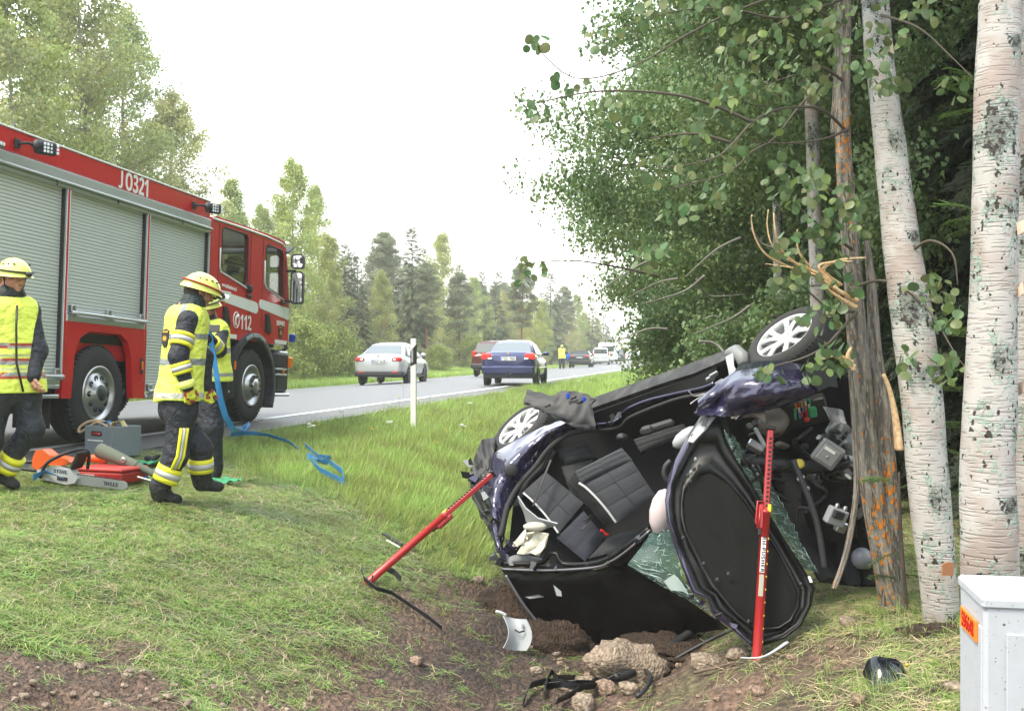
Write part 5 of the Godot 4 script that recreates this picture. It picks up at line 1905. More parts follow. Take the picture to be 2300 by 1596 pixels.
# j: joints in the world; returns the person with its body; clothes follow as children
func person(label: String, j: Dictionary, look: Vector3, base: Vector3, opts := {}) -> Node3D:
	var t := thing("person", label, "person", Transform3D(Basis(), base))
	var g := {}
	for k in j: g[k] = j[k] - base
	var navy := Color(0.018, 0.021, 0.032)
	var boot := Color(0.015, 0.014, 0.014)
	var b := Mb.new()
	var sh: float = opts.get("bulk", 1.0)
	var bones := []
	for s in ["r", "l"]:
		bones += [[g[s + "hip"], g[s + "knee"], 0.112 * sh, 0.088 * sh], [g[s + "knee"], g[s + "ankle"] + V(0, 0.05, 0), 0.088 * sh, 0.078 * sh], [g[s + "ankle"] + V(0, 0.02, 0), g[s + "ankle"] + V(0, -0.02, 0), 0.06, 0.05], [g[s + "ankle"] + V(0, -0.035, 0), g[s + "toe"], 0.05, 0.042]]
		bones += [[g[s + "shoulder"], g[s + "elbow"], 0.078 * sh, 0.066 * sh], [g[s + "elbow"], g[s + "wrist"], 0.066 * sh, 0.048 * sh]]
		bones += [[g[s + "hip"], g[s + "shoulder"].lerp(g.neck, 0.35) + V(0, -0.06, 0), 0.125 * sh, 0.10 * sh]]
	bones += [[g.rhip.lerp(g.lhip, 0.5) + V(0, 0.05, 0), g.neck + V(0, -0.12, 0), 0.135 * sh, 0.12 * sh], [g.rshoulder, g.lshoulder, 0.075, 0.075], [g.neck + V(0, -0.05, 0), g.neck + V(0, 0.015, 0), 0.085, 0.074]]
	var ra: float = minf(g.rankle.y, g.lankle.y)
	var wr := nf
	net(b, bones, 0.0135, 0.05, func(p: Vector3) -> Color:
		var near: float = minf((p - g.rankle).length(), (p - g.rtoe).length())
		near = minf(near, minf((p - g.lankle).length(), (p - g.ltoe).length()))
		var w := wr.get_noise_3d(p.x * 30.0, p.y * 30.0, p.z * 30.0)
		return boot if near < 0.105 else navy * (1.0 + 0.5 * w))
	var fr := looking(look, opts.get("head_up", Vector3.UP), g.head)
	face(b, fr, opts.get("beard", false))
	var skin := func(_p: Vector3) -> Color: return Color(0.46, 0.235, 0.165)
	var glove := func(p: Vector3) -> Color: return Color(0.62, 0.66, 0.05) if wr.get_noise_3d(p.x * 60.0, p.y * 60.0, p.z * 60.0) > -0.05 else Color(0.30, 0.03, 0.02)
	for s in ["r", "l"]:
		if not opts.has(s + "hand"): continue
		var h: Array = opts[s + "hand"]      # direction, thumb side, curl, thumb sign, gloved
		var hb := hand_bones(g[s + "wrist"], h[0], h[1], h[2], h[3])
		if h[4]:
			for q in hb: q[2] += 0.003; q[3] += 0.003
		net(b, hb, 0.005, 0.008, glove if h[4] else skin)
	put(b, "body", M.figure, t)
	# hair below the helmet
	if opts.has("hair"):
		var hb := Mb.new()
		net(hb, opts.hair.call(fr), 0.008, 0.03, func(p: Vector3) -> Color: return opts.hair_tone * (1.0 + 0.5 * wr.get_noise_3d(p.x * 90.0, p.y * 20.0, p.z * 90.0)))
		put(hb, "hair", M.figure, t)
	helmet(t, fr, opts.get("strap", M.black_plastic), opts.get("lamp", false))
	return t


func vest(t: Node3D, j: Dictionary, base: Vector3, hem: float, shade: Callable, fat := 0.022, side_cut := 9.0) -> void:
	var g := {}
	for k in j: g[k] = j[k] - base
	var bones := []
	var low := V(0, 0.02, 0)
	var sp := V(0, -0.06, 0)
	for s in ["r", "l"]:
		bones += [[g[s + "hip"] + low, g[s + "shoulder"].lerp(g.neck, 0.35) + V(0, -0.06, 0), 0.128 + fat, 0.105 + fat]]
		bones += [[g[s + "shoulder"].lerp(g.neck, 0.22), g.neck + V(0, -0.05, 0), 0.07 + fat, 0.072 + fat]]
		bones += [[g[s + "hip"] + V(0, -0.1, 0), g[s + "hip"] + V(0, 0.1, 0), 0.145 + fat, 0.135 + fat]]
	bones += [[g.rhip.lerp(g.lhip, 0.5) + low, g.neck + V(0, -0.12, 0), 0.138 + fat, 0.125 + fat]]
	var b := Mb.new()
	var nk: Vector3 = g.neck
	net(b, bones, 0.0105, 0.05, shade, func(p: Vector3) -> float: return maxf(hem - p.y + 0.012 * sin(p.x * 9.0 + p.z * 7.0), 0.098 - (p - nk - V(0, 0.03, 0)).length()))
	put(b, "vest", M.figure, t)


func people() -> void:
	var fm := mat("figure", Color(1, 1, 1), 0.72, 0.0, true)
	fm.heightmap_enabled = true
	fm.heightmap_texture = T.bumpy
	fm.heightmap_scale = 1.2
	fm.uv1_triplanar = true
	fm.uv1_scale = Vector3.ONE * 0.9
	mat("helmet_shell", Color(0.80, 0.86, 0.20), 0.25)
	mat("band_yellow", Color(0.72, 0.70, 0.03), 0.6)
	mat("band_grey", Color(0.42, 0.42, 0.42), 0.4)
	mat("strap_red", Color(0.35, 0.03, 0.03), 0.6)
	mat("dark_collar", Color(0.015, 0.03, 0.032), 0.8)
	var hv := Color(0.76, 0.87, 0.13)
	var hv2 := Color(0.72, 0.82, 0.11)
	# --- the one in the middle, walking along the slope
	var z0 := 8.65
	var base := P(392, 1120, z0)
	base.y = gh(base.x, z0)
	var up := base.y - P(392, 1122, z0).y
	var at := func(px: float, py: float, dz: float, z: float, lift: float) -> Vector3: return P(px, py, z) + V(0, lift, 0) + V(0, 0, -dz)
	var A := func(px, py, dz): return at.call(px, py, dz, z0, up)
	var j := {"rhip": A.call(412, 918, -0.06), "lhip": A.call(386, 918, 0.08), "rknee": A.call(402, 1018, -0.08), "lknee": A.call(440, 1008, 0.12), "rankle": A.call(368, 1098, -0.10), "lankle": A.call(438, 1080, 0.16), "rtoe": A.call(402, 1117, -0.06), "ltoe": A.call(474, 1098, 0.22), "rshoulder": A.call(434, 716, -0.13), "lshoulder": A.call(384, 712, 0.14), "relbow": A.call(420, 798, -0.24), "lelbow": A.call(440, 800, 0.22), "rwrist": A.call(439, 864, -0.22), "lwrist": A.call(446, 868, 0.2), "neck": A.call(425, 686, 0.02), "head": A.call(445, 652, 0.04)}
	var look := V(0.80, -0.42, -0.42)
	var t := person("firefighter seen from behind in a yellow vest walking with bowed head on the mown slope", j, look, base, {"rhand": [V(0.25, -1, 0.0), V(0.7, 0, -0.5), 0.9, -1.0, true], "lhand": [V(0.1, -1, 0), V(0.7, 0, -0.5), 0.9, 1.0, true], "strap": M.strap_red, "lamp": true, "beard": true, "head_up": V(0.45, 1, -0.2), "hair_tone": Color(0.03, 0.022, 0.018), "hair": func(fr): return [[fr * V(0, 0.03, -0.04), fr * V(0, -0.02, -0.05), 0.078, 0.07], [fr * V(0.06, 0.02, -0.03), fr * V(-0.06, 0.02, -0.03), 0.03, 0.03]]})
	var g := {}
	for k in j: g[k] = j[k] - base
	var back := V(-0.66, 0, 0.75)
	var hem: float = g.rhip.y + 0.07
	var chest: Vector3 = g.neck
	vest(t, j, base, hem, func(p: Vector3) -> Color:
		var y: float = p.y - hem
		var c := hv * (1.0 + 0.10 * nf.get_noise_3d(p.x * 14.0, p.y * 14.0, p.z * 14.0))
		if (y > 0.275 and y < 0.325) or (y > 0.475 and y < 0.52): return Color(0.23, 0.25, 0.26)
		var ang := atan2((p - chest).dot(V(0.75, 0, 0.66)), (p - chest).dot(V(-0.66, 0, 0.75)))
		if y > 0.275 and absf(ang - 0.75) < 0.13: return Color(0.23, 0.25, 0.26)
		if y > 0.03 and y < 0.065: return Color(0.45, 0.46, 0.42)
		return c)
	var b := Mb.new()
	net(b, [[g.rshoulder.lerp(g.neck, 0.6) + V(0, 0.0, 0), g.neck + V(0.03, 0.045, 0), 0.09, 0.082], [g.lshoulder.lerp(g.neck, 0.6), g.neck + V(0.03, 0.045, 0), 0.09, 0.082]], 0.012, 0.04, func(_p): return Color(0.013, 0.026, 0.03))
	put(b, "collar", M.figure, t)
	for q in [["relbow", "rshoulder", 0.42, 0.088], ["rwrist", "relbow", 0.62, 0.078]]:
		ring_band(t, "sleeve_band", M.band_yellow, g[q[0]], g[q[1]], q[2] - 0.12, 0.03, q[3])
		ring_band(t, "sleeve_band", M.band_grey, g[q[0]], g[q[1]], q[2], 0.035, q[3] + 0.002)
		ring_band(t, "sleeve_band", M.band_yellow, g[q[0]], g[q[1]], q[2] + 0.12, 0.03, q[3])
	ring_band(t, "cuff", M.helmet_shell, g.rwrist, g.relbow, 0.08, 0.06, 0.062)
	for s in ["r", "l"]:
		var kn: Vector3 = g[s + "knee"]; var an: Vector3 = g[s + "ankle"]
		ring_band(t, "trouser_band", M.band_yellow, kn, an, 0.40, 0.05, 0.099)
		ring_band(t, "trouser_band", M.band_grey, kn, an, 0.52, 0.045, 0.101)
		ring_band(t, "trouser_band", M.band_yellow, kn, an, 0.64, 0.05, 0.098)
	var side := V(0.60, 0, 0.8)
	for q in [[-0.024, M.band_yellow, 0.0], [0.0, M.band_grey, 0.003], [0.024, M.band_yellow, 0.0]]:
		b = Mb.new()
		var off: Vector3 = V(0.8, 0, -0.6) * q[0] + side * q[2]
		var p := [g.rhip.lerp(g.rknee, 0.38) + side * 0.108 + off, g.rhip.lerp(g.rknee, 0.7) + side * 0.102 + off, g.rknee + side * 0.094 + off, g.rknee.lerp(g.rankle, 0.35) + side * 0.092 + off]
		b.tube(p, 0.013, 6)
		put(b, "trouser_stripe", q[1], t)
	var bp: Vector3 = A.call(357, 742, 0.0) - base
	b = Mb.new()
	var bx := looking(V(-0.45, 0.12, 0.89), Vector3.UP, g.neck + V(-0.155, -0.25, 0.11))
	b.prism(poly([-0.035, 0.06, 0.0, 0.075, 0.035, 0.06, 0.032, -0.02, 0.015, -0.06, 0.0, -0.075, -0.015, -0.06, -0.032, -0.02]), 0.012, bx)
	var em := put(b, "back_crest", M.black_plastic, t)
	b = Mb.new()
	star(b, 0.028, 0.013, 8, 0.005, bx * Transform3D(Basis(), V(0, 0, 0.011)))
	b.prism(rr(-0.027, 0.045, 0.027, 0.058, 0.003), 0.004, bx * Transform3D(Basis(), V(0, 0, 0.010)))
	put(b, "crest_star", M.gold, em)
	# --- the one at the left edge
	z0 = 8.6
	base = P(14, 1085, z0)
	base.y = gh(base.x, z0)
	up = base.y - P(14, 1078, z0).y
	A = func(px, py, dz): return at.call(px, py, dz, z0, up)
	j = {"rhip": A.call(6, 868, -0.10), "lhip": A.call(46, 868, 0.06), "rknee": A.call(-8, 962, -0.12), "lknee": A.call(68, 938, 0.02), "rankle": A.call(-38, 1058, -0.14), "lankle": A.call(-2, 1038, 0.06), "rtoe": A.call(0, 1068, -0.16), "ltoe": A.call(32, 1064, 0.0), "rshoulder": A.call(-24, 668, -0.14), "lshoulder": A.call(54, 672, 0.08), "relbow": A.call(-50, 762, -0.24), "lelbow": A.call(80, 762, 0.04), "rwrist": A.call(-26, 832, -0.34), "lwrist": A.call(82, 822, -0.06), "neck": A.call(20, 645, 0.0), "head": A.call(31, 598, -0.02)}
	look = V(0.86, -0.22, 0.46)
	t = person("firefighter in a yellow vest with red chequered bands striding in at the left edge", j, look, base, {"rhand": [V(0.5, -1, 0.1), V(0.7, 0.3, 0.6), 1.0, 1.0, false], "lhand": [V(0.25, -1, 0.2), V(0.5, 0.2, 0.8), 1.0, -1.0, false], "hair_tone": Color(0.22, 0.12, 0.055), "hair": func(fr): return [[fr * V(0, 0.03, -0.05), fr * V(0, -0.04, -0.07), 0.076, 0.06], [fr * V(0, -0.04, -0.09), fr * V(-0.02, -0.12, -0.11), 0.035, 0.025], [fr * V(0.07, 0.03, -0.03), fr * V(0.07, -0.03, -0.04), 0.02, 0.02]]})
	g = {}
	for k in j: g[k] = j[k] - base
	hem = g.rhip.y + 0.03
	vest(t, j, base, hem, func(p: Vector3) -> Color:
		var y: float = p.y - hem
		for q in [0.115, 0.225, 0.345]:
			if y > q and y < q + 0.05:
				var c: int = int(floor((p.x * 0.75 + p.z * 0.66) / 0.024)) + int(floor((y - q) / 0.025))
				return Color(0.40, 0.05, 0.03) if c % 2 == 0 else Color(0.33, 0.33, 0.32)
		if (y > 0.185 and y < 0.205) or (y > 0.29 and y < 0.31): return Color(0.48, 0.50, 0.25)
		return hv * (1.0 + 0.12 * nf.get_noise_3d(p.x * 14.0, p.y * 14.0, p.z * 14.0)))
	b = Mb.new()
	net(b, [[g.rshoulder.lerp(g.neck, 0.6), g.neck + V(0.02, 0.04, 0), 0.088, 0.082], [g.lshoulder.lerp(g.neck, 0.6), g.neck + V(0.02, 0.04, 0), 0.088, 0.082]], 0.012, 0.04, func(_p): return Color(0.012, 0.018, 0.018))
	put(b, "collar", M.figure, t)
	b = Mb.new()
	var rp: Vector3 = A.call(6, 700, -0.31) - base
	b.box(rp, V(0.065, 0.11, 0.045), 0.012)
	b.tube([rp + V(-0.02, 0.05, 0), rp + V(-0.03, 0.12, 0.02)], 0.008, 6)
	b.tube([rp + V(0.01, 0.055, 0), rp + V(-0.03, 0.16, 0.02), rp + V(-0.04, 0.22, 0.12)], 0.012, 5)
	put(b, "radio", M.black_plastic, t)
	b = Mb.new()
	b.tube([g.neck + V(0.11, -0.06, 0.11), g.neck + V(0.13, -0.22, 0.17), g.neck + V(0.13, -0.5, 0.165), g.rhip.lerp(g.lhip, 0.75) + V(0.12, 0.05, 0.17)], 0.009, 5)
	put(b, "zip", M.black_plastic, t)
	for s in ["r", "l"]:
		ring_band(t, "trouser_band", M.band_yellow, g[s + "knee"], g[s + "ankle"], 0.66, 0.05, 0.097)
		ring_band(t, "trouser_band", M.band_grey, g[s + "knee"], g[s + "ankle"], 0.77, 0.04, 0.099)
		ring_band(t, "trouser_band", M.band_yellow, g[s + "knee"], g[s + "ankle"], 0.88, 0.05, 0.096)
	# --- the one with the telephone, behind the middle one
	z0 = 10.3
	base = P(470, 1040, z0)
	base.y = gh(base.x, z0)
	up = base.y - P(470, 1040, z0).y
	A = func(px, py, dz): return at.call(px, py, dz, z0, up)
	j = {"rhip": A.call(459, 830, 0.02), "lhip": A.call(483, 830, -0.02), "rknee": A.call(458, 920, 0.0), "lknee": A.call(482, 922, -0.05), "rankle": A.call(458, 1018, 0.02), "lankle": A.call(482, 1018, 0.0), "rtoe": A.call(450, 1034, -0.16), "ltoe": A.call(480, 1034, -0.18), "rshoulder": A.call(440, 712, 0.06), "lshoulder": A.call(492, 706, 0.02), "relbow": A.call(446, 762, -0.16), "lelbow": A.call(501, 748, -0.16), "rwrist": A.call(466, 722, -0.34), "lwrist": A.call(491, 722, -0.32), "neck": A.call(466, 684, 0.04), "head": A.call(462, 652, 0.02)}
	t = person("firefighter holding a phone with both hands, half hidden behind the walking one", j, V(-0.25, -0.35, 0.9), base, {"rhand": [V(0.30, 0.8, 0.2), V(0.7, 0.3, -0.4), 1.0, -1.0, false], "lhand": [V(-0.5, 0.75, 0.2), V(-0.7, 0.3, -0.4), 1.0, 1.0, false], "bulk": 0.95})
	g = {}
	for k in j: g[k] = j[k] - base
	hem = g.rhip.y + 0.04
	vest(t, j, base, hem, func(p: Vector3) -> Color:
		var y: float = p.y - hem
		if (y > 0.06 and y < 0.085) or (y > 0.27 and y < 0.32): return Color(0.30, 0.31, 0.30)
		return hv2)
	ring_band(t, "sleeve_band", M.band_yellow, g.lwrist, g.lelbow, 0.40, 0.028, 0.070)
	ring_band(t, "sleeve_band", M.band_grey, g.lwrist, g.lelbow, 0.58, 0.028, 0.073)
	ring_band(t, "sleeve_band", M.band_yellow, g.lwrist, g.lelbow, 0.76, 0.028, 0.074)
	var ph := thing("telephone", "dark telephone held up in the hands of the half hidden firefighter", "phone", Transform3D(Basis(Vector3.RIGHT, -0.3), P(476, 698, z0 - 0.42) + V(0, up, 0)))
	b = Mb.new()
	b.box(Vector3.ZERO, V(0.135, 0.07, 0.012), 0.005)
	put(b, "case", M.dark_plastic, ph)
	# --- the one inside the crew cab
	z0 = 15.85
	base = P(520, 700, z0)
	A = func(px, py, dz): return P(px, py, z0) + V(0, 0, -dz)
	j = {"rhip": A.call(508, 690, 0.1), "lhip": A.call(530, 690, 0.1), "rknee": A.call(520, 700, -0.2), "lknee": A.call(535, 700, -0.2), "rankle": A.call(520, 745, -0.2), "lankle": A.call(535, 745, -0.2), "rtoe": A.call(528, 748, -0.3), "ltoe": A.call(540, 748, -0.3), "rshoulder": A.call(506, 625, 0.1), "lshoulder": A.call(540, 625, 0.12), "relbow": A.call(503, 660, 0.0), "lelbow": A.call(545, 660, 0.0), "rwrist": A.call(520, 668, -0.15), "lwrist": A.call(530, 668, -0.15), "neck": A.call(520, 617, 0.1), "head": A.call(521, 596, 0.1)}
	t = person("helmeted firefighter sitting inside the fire truck behind the rear cab window", j, V(0.7, -0.3, 0.4), base, {})
	vest(t, j, base, j.rhip.y - base.y, func(_p): return hv2)
	# --- the far guard
	z0 = 84.0
	base = P(1262, 830, z0)
	base.y = gh(base.x, z0)
	j = {"rhip": V(-0.1, 0.92, 0), "lhip": V(0.1, 0.92, 0), "rknee": V(-0.12, 0.5, 0.03), "lknee": V(0.12, 0.5, 0.03), "rankle": V(-0.13, 0.09, 0), "lankle": V(0.13, 0.09, 0), "rtoe": V(-0.14, 0.05, 0.16), "ltoe": V(0.14, 0.05, 0.16), "rshoulder": V(-0.2, 1.42, 0), "lshoulder": V(0.2, 1.42, 0), "relbow": V(-0.28, 1.14, 0.02), "lelbow": V(0.3, 1.16, 0.05), "rwrist": V(-0.26, 0.9, 0.1), "lwrist": V(0.45, 1.25, 0.2), "neck": V(0, 1.5, 0), "head": V(0, 1.64, 0.02)}
	for k in j: j[k] += base
	t = person("distant person in yellow directing traffic on the far side of the road", j, V(0.1, 0, 1), base, {"bulk": 1.1})
	vest(t, j, base, 0.78, func(_p): return hv, 0.05)


# ---------------------------------------------------------------- the wreck
func Z3(x: float, y: float, z: float) -> Vector3:
	return P(1006.2 + 0.5084 * x, 681.6 + 0.5084 * y, z)


func grid3(rows: Array, fine := 1, rough := 0.0, sd := 0.0) -> Array:   # rows of [x, y, z]; bilinear refinement with dents
	var h: int = rows.size(); var w: int = rows[0].size()
	var out := []
	for i in (h - 1) * fine + 1:
		var row := []
		for j in (w - 1) * fine + 1:
			var fi := float(i) / fine; var fj := float(j) / fine
			var i0 := mini(int(fi), h - 2); var j0 := mini(int(fj), w - 2)
			var u := fi - i0; var v := fj - j0
			var g := func(a: int, c: int) -> Vector3: return V(rows[a][c][0], rows[a][c][1], rows[a][c][2])
			var p: Vector3 = g.call(i0, j0).lerp(g.call(i0, j0 + 1), v).lerp(g.call(i0 + 1, j0).lerp(g.call(i0 + 1, j0 + 1), v), u)
			p.z += rough * nf.get_noise_2d(p.x * 0.35 + sd * 31.0, p.y * 0.35)
			row.append(Z3(p.x, p.y, p.z))
		out.append(row)
	return out


func wire(pts: Array, r, m: Material, called: String, parent: Node3D, seg := 6, flatten := 1.0) -> MeshInstance3D:
	var b := Mb.new()
	var c := Curve3D.new()
	for i in pts.size():
		var t: Vector3 = (pts[mini(i + 1, pts.size() - 1)] - pts[maxi(i - 1, 0)]) / 6.0
		c.add_point(pts[i], -t, t)
	c.bake_interval = maxf(c.get_baked_length() / 24.0, 0.004)
	var q := Array(c.get_baked_points())
	var rad = r
	if r is Array:
		rad = []
		for i in q.size(): rad.append(lerpf(r[0], r[1], float(i) / (q.size() - 1)))
	b.tube(q, rad, seg, flatten)
	return put(b, called, m, parent)


func ribbon(pts: Array, wide: float, thick: float, turn: Array) -> Mb:   # flat webbing; turn: the direction across at each point
	var b := Mb.new()
	b.smooth()
	var r := []
	for i in pts.size():
		var d: Vector3 = (pts[mini(i + 1, pts.size() - 1)] - pts[maxi(i - 1, 0)]).normalized()
		var w: Vector3 = turn[i]
		w = (w - d * w.dot(d)).normalized() * wide / 2
		var n := d.cross(w).normalized() * thick
		r.append(PackedVector3Array([pts[i] - w - n, pts[i] + w - n, pts[i] + w + n, pts[i] - w + n]))
	b.st.set_smooth_group(-1)
	return b.rings(r)


func alloy_wheel(parent: Node3D, at: Vector3, n: Vector3, spin: float) -> void:
	var w := Node3D.new()
	w.name = "wheel"
	parent.add_child(w, true)
	var x := n.cross(V(0.2, 0.1, 1)).normalized()
	w.transform = Transform3D(Basis(x, n, x.cross(n)) * Basis(Vector3.UP, spin), at)
	var r := 0.31
	var t := Mb.new()
	t.lathe(Transform3D(), [Vector2(0.205, -0.012), Vector2(0.212, 0.004), Vector2(0.235, 0.012), Vector2(0.262, 0.012), Vector2(0.285, 0.0), Vector2(0.300, -0.02), Vector2(0.308, -0.045), Vector2(0.31, -0.1), Vector2(0.308, -0.165), Vector2(0.29, -0.2), Vector2(0.2, -0.21)], 48)
	for g in [-0.06, -0.09, -0.12, -0.15]:
		t.lathe(Transform3D(), [Vector2(0.3115, g - 0.006), Vector2(0.302, g), Vector2(0.3115, g + 0.006)], 48)
	for i in 60:
		var a := TAU * i / 60
		t.box(V(cos(a) * 0.3005, -0.036, sin(a) * 0.3005), V(0.016, 0.034, 0.016), 0.003, Basis(Vector3.UP, -a))
	put(t, "tyre", M.rubber, w)
	var b := Mb.new()
	b.lathe(Transform3D(), [Vector2(0.185, -0.15), Vector2(0.192, -0.03), Vector2(0.197, -0.008), Vector2(0.206, 0.0), Vector2(0.210, 0.004), Vector2(0.212, -0.01)], 48)
	put(b, "rim", M.rim_paint, w)
	b = Mb.new()
	b.lathe(Transform3D(), [Vector2(0.0, -0.10), Vector2(0.15, -0.105), Vector2(0.187, -0.14)], 32)
	put(b, "brake_disc", M.dark_plastic, w)
	for i in 5:
		var a := TAU * i / 5
		b = Mb.new()
		for s in [-1.0, 1.0]:
			var p0 := V(cos(a + s * 0.14) * 0.045, -0.028, sin(a + s * 0.14) * 0.045)
			var p1 := V(cos(a + s * 0.2) * 0.12, -0.012, sin(a + s * 0.2) * 0.12)
			var p2 := V(cos(a + s * 0.30) * 0.198, -0.012, sin(a + s * 0.30) * 0.198)
			b.tube([p0, p1, p2], [0.024, 0.021, 0.026], 8, 0.6)
		put(b, "spoke", M.rim_paint, w)
	b = Mb.new()
	b.lathe(Transform3D(), [Vector2(0.062, -0.06), Vector2(0.06, -0.018), Vector2(0.05, -0.01), Vector2(0.032, -0.014), Vector2(0.03, -0.006), Vector2(0, -0.004)], 24)
	put(b, "hub", M.rim_paint, w)


func cushion(rows: Array, puff: float, deep: float, called: String, m: Material, parent: Node3D) -> MeshInstance3D:   # four corners [x, y, z]; a padded block
	var n := 14
	var g := []
	var a := Z3(rows[0][0], rows[0][1], rows[0][2]); var b := Z3(rows[1][0], rows[1][1], rows[1][2]); var c := Z3(rows[2][0], rows[2][1], rows[2][2]); var d := Z3(rows[3][0], rows[3][1], rows[3][2])
	var nr := (b - a).cross(d - a).normalized()
	if nr.z < 0: nr = -nr
	for i in n + 1:
		var row := []
		for j in n + 1:
			var u := float(i) / n; var v := float(j) / n
			var p := a.lerp(b, v).lerp(d.lerp(c, v), u)
			var e := pow(sin(PI * u), 0.35) * pow(sin(PI * v), 0.35) if u > 0 and u < 1 and v > 0 and v < 1 else 0.0
			p += nr * puff * e
			if (i == 4 or i == 9 or j == 7) and e > 0: p -= nr * 0.008
			row.append(p)
		g.append(row)
	var mb := Mb.new()
	var probe: Vector3 = (g[1][0] - g[0][0]).cross(g[0][1] - g[0][0])
	mb.slab(g, deep if probe.dot(nr) < 0 else -deep)
	var o := put(mb, called, m, parent)
	if m.resource_name == "seat_cloth":
		for q in [[4, -1], [9, -1], [-1, 7]]:
			var pts := []
			for k in n - 1: pts.append((g[q[0]][k + 1] if q[0] >= 0 else g[k + 1][q[1]]) + nr * 0.001)
			wire(pts, 0.0035, M.black_plastic, "seam", o, 4)
	return o


func wreck() -> void:
	var purple := mat("purple_paint", Color(0.024, 0.019, 0.060), 0.22, 0.35)
	purple.clearcoat_enabled = true
	purple.clearcoat = 1.0
	purple.clearcoat_roughness = 0.05
	var roofp := mat("dark_roof_paint", Color(0.9, 0.85, 0.9), 0.24, 0.0)
	var inner := mat("inner_paint", Color(0.012, 0.009, 0.026), 0.45, 0.2)
	tri_tex(inner, noise_tex(0.035, Color(0.085, 0.075, 0.13), Color(0.22, 0.195, 0.22), 256, 5, 0.12), 1.5)
	tri_tex(roofp, noise_tex(0.02, Color(0.022, 0.02, 0.03), Color(0.085, 0.075, 0.08), 256, 5, 0.1), 1.1)
	roofp.metallic_specular = 0.35
	var felt := mat("felt", Color(0.007, 0.007, 0.009), 1.0)
	tri_tex(felt, noise_tex(0.02, Color(0.05, 0.05, 0.055), Color(0.13, 0.125, 0.125), 256, 5), 2.0)
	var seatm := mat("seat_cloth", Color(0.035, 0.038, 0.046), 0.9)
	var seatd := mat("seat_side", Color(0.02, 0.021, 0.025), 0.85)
	var pale := mat("pale_piping", Color(0.55, 0.55, 0.56), 0.7)
	var cab := mat("cabin_lining", Color(0.006, 0.006, 0.008), 1.0)
	var cream := mat("cream_foam", Color(0.55, 0.53, 0.44), 0.8)
	var dirt := mat("dirty_sill", Color(1, 1, 1), 0.6)
	tri_tex(dirt, noise_tex(0.03, Color(0.05, 0.05, 0.055), Color(0.27, 0.265, 0.26), 256, 4), 1.2)
	mat("dark_chrome", Color(0.16, 0.16, 0.18), 0.35, 0.6)
	var glass := mat("shattered_glass", Color(0.05, 0.10, 0.095), 0.12)
	glass.transparency = BaseMaterial3D.TRANSPARENCY_ALPHA
	glass.albedo_color.a = 0.6
	var crack := mat("crack", Color(0.55, 0.72, 0.68), 0.5)
	var t := thing("wrecked_car", "crushed dark purple hatchback lying on its side in the ditch, roof cut off", "car")
	var n := V(-0.617, 0.722, 0.316).normalized()
	alloy_wheel(t, P(1762, 752, 7.55), n, 0.5)
	alloy_wheel(t, P(1166, 956, 9.3), n, 0.2)
	var sh := func(rows: Array, thick: float, called: String, m: Material, fine := 3, rough := 0.0, sd := 0.0) -> MeshInstance3D:
		var b := Mb.new()
		b.slab(grid3(rows, fine, rough, sd), thick)
		return put(b, called, m, t)
	# sill and underside
	var b0 := Mb.new()
	sh.call([[[590, 447, 9.0], [760, 388, 8.7], [930, 328, 8.4], [1090, 272, 8.1], [1250, 214, 7.85]], [[625, 478, 8.85], [780, 425, 8.55], [950, 366, 8.25], [1100, 318, 7.98], [1235, 262, 7.75]]], 0.03, "sill", dirt)
	sh.call([[[625, 480, 8.86], [780, 427, 8.56], [950, 368, 8.26], [1100, 320, 7.99], [1200, 275, 7.8]], [[660, 520, 8.9], [800, 470, 8.6], [960, 420, 8.3], [1080, 380, 8.05], [1190, 345, 7.85]]], 0.03, "sill_inner", M.black_plastic)
	b0.slab([[Z3(590, 447, 9.02), Z3(930, 328, 8.42), Z3(1250, 214, 7.87)], [Z3(590, 447, 9.0) - n * 1.4, Z3(930, 328, 8.4) - n * 1.4, Z3(1250, 214, 7.85) - n * 1.4]], 0.02)
	put(b0, "underside", M.black_plastic, t)
	wire([Z3(655, 535, 8.8), Z3(740, 520, 8.65), Z3(790, 470, 8.5), Z3(880, 430, 8.35), Z3(1000, 400, 8.15), Z3(1130, 372, 7.9), Z3(1180, 350, 7.8)], 0.022, purple, "door_frame", t, 8, 0.7)
	wire([Z3(670, 560, 8.75), Z3(760, 545, 8.6), Z3(810, 500, 8.45), Z3(1000, 425, 8.1), Z3(1150, 395, 7.85)], 0.014, M.rubber, "door_seal", t)
	var b := Mb.new()
	b.tube([Z3(1250, 225, 7.8), Z3(1275, 215, 7.7), Z3(1300, 235, 7.65), Z3(1310, 270, 7.6)], [0.05, 0.055, 0.05, 0.04], 10)
	put(b, "sill_end", M.grey_plastic, t)
	sh.call([[[1228, 240, 7.5], [1262, 222, 7.5]], [[1240, 300, 7.4], [1265, 280, 7.42]], [[1245, 345, 7.35], [1290, 325, 7.35]]], 0.012, "arch_bracket", M.silver_plastic)
	for q in [[1160, 330], [1200, 350], [1175, 315]]:
		b = Mb.new()
		b.box(Z3(q[0], q[1], 7.6), V(0.07, 0.035, 0.02), 0.006, Basis.from_euler(V(0.3, 0.4, 0.5)))
		put(b, "hinge_piece", M.steel, t)
	for q in [[[1135, 398], [1090, 408], [1066, 388]], [[1135, 400], [1095, 425], [1072, 442]]]:
		wire([Z3(q[0][0], q[0][1], 7.6), Z3(q[1][0], q[1][1], 7.55), Z3(q[2][0], q[2][1], 7.5)], 0.004, pale, "torn_wire", t)
	# front wing with its deep dent
	var wing := func(x: float, y: float, z: float) -> Array: return [(x - 1006.2) / 0.5084, (y - 681.6) / 0.5084, z]
	var W := wing
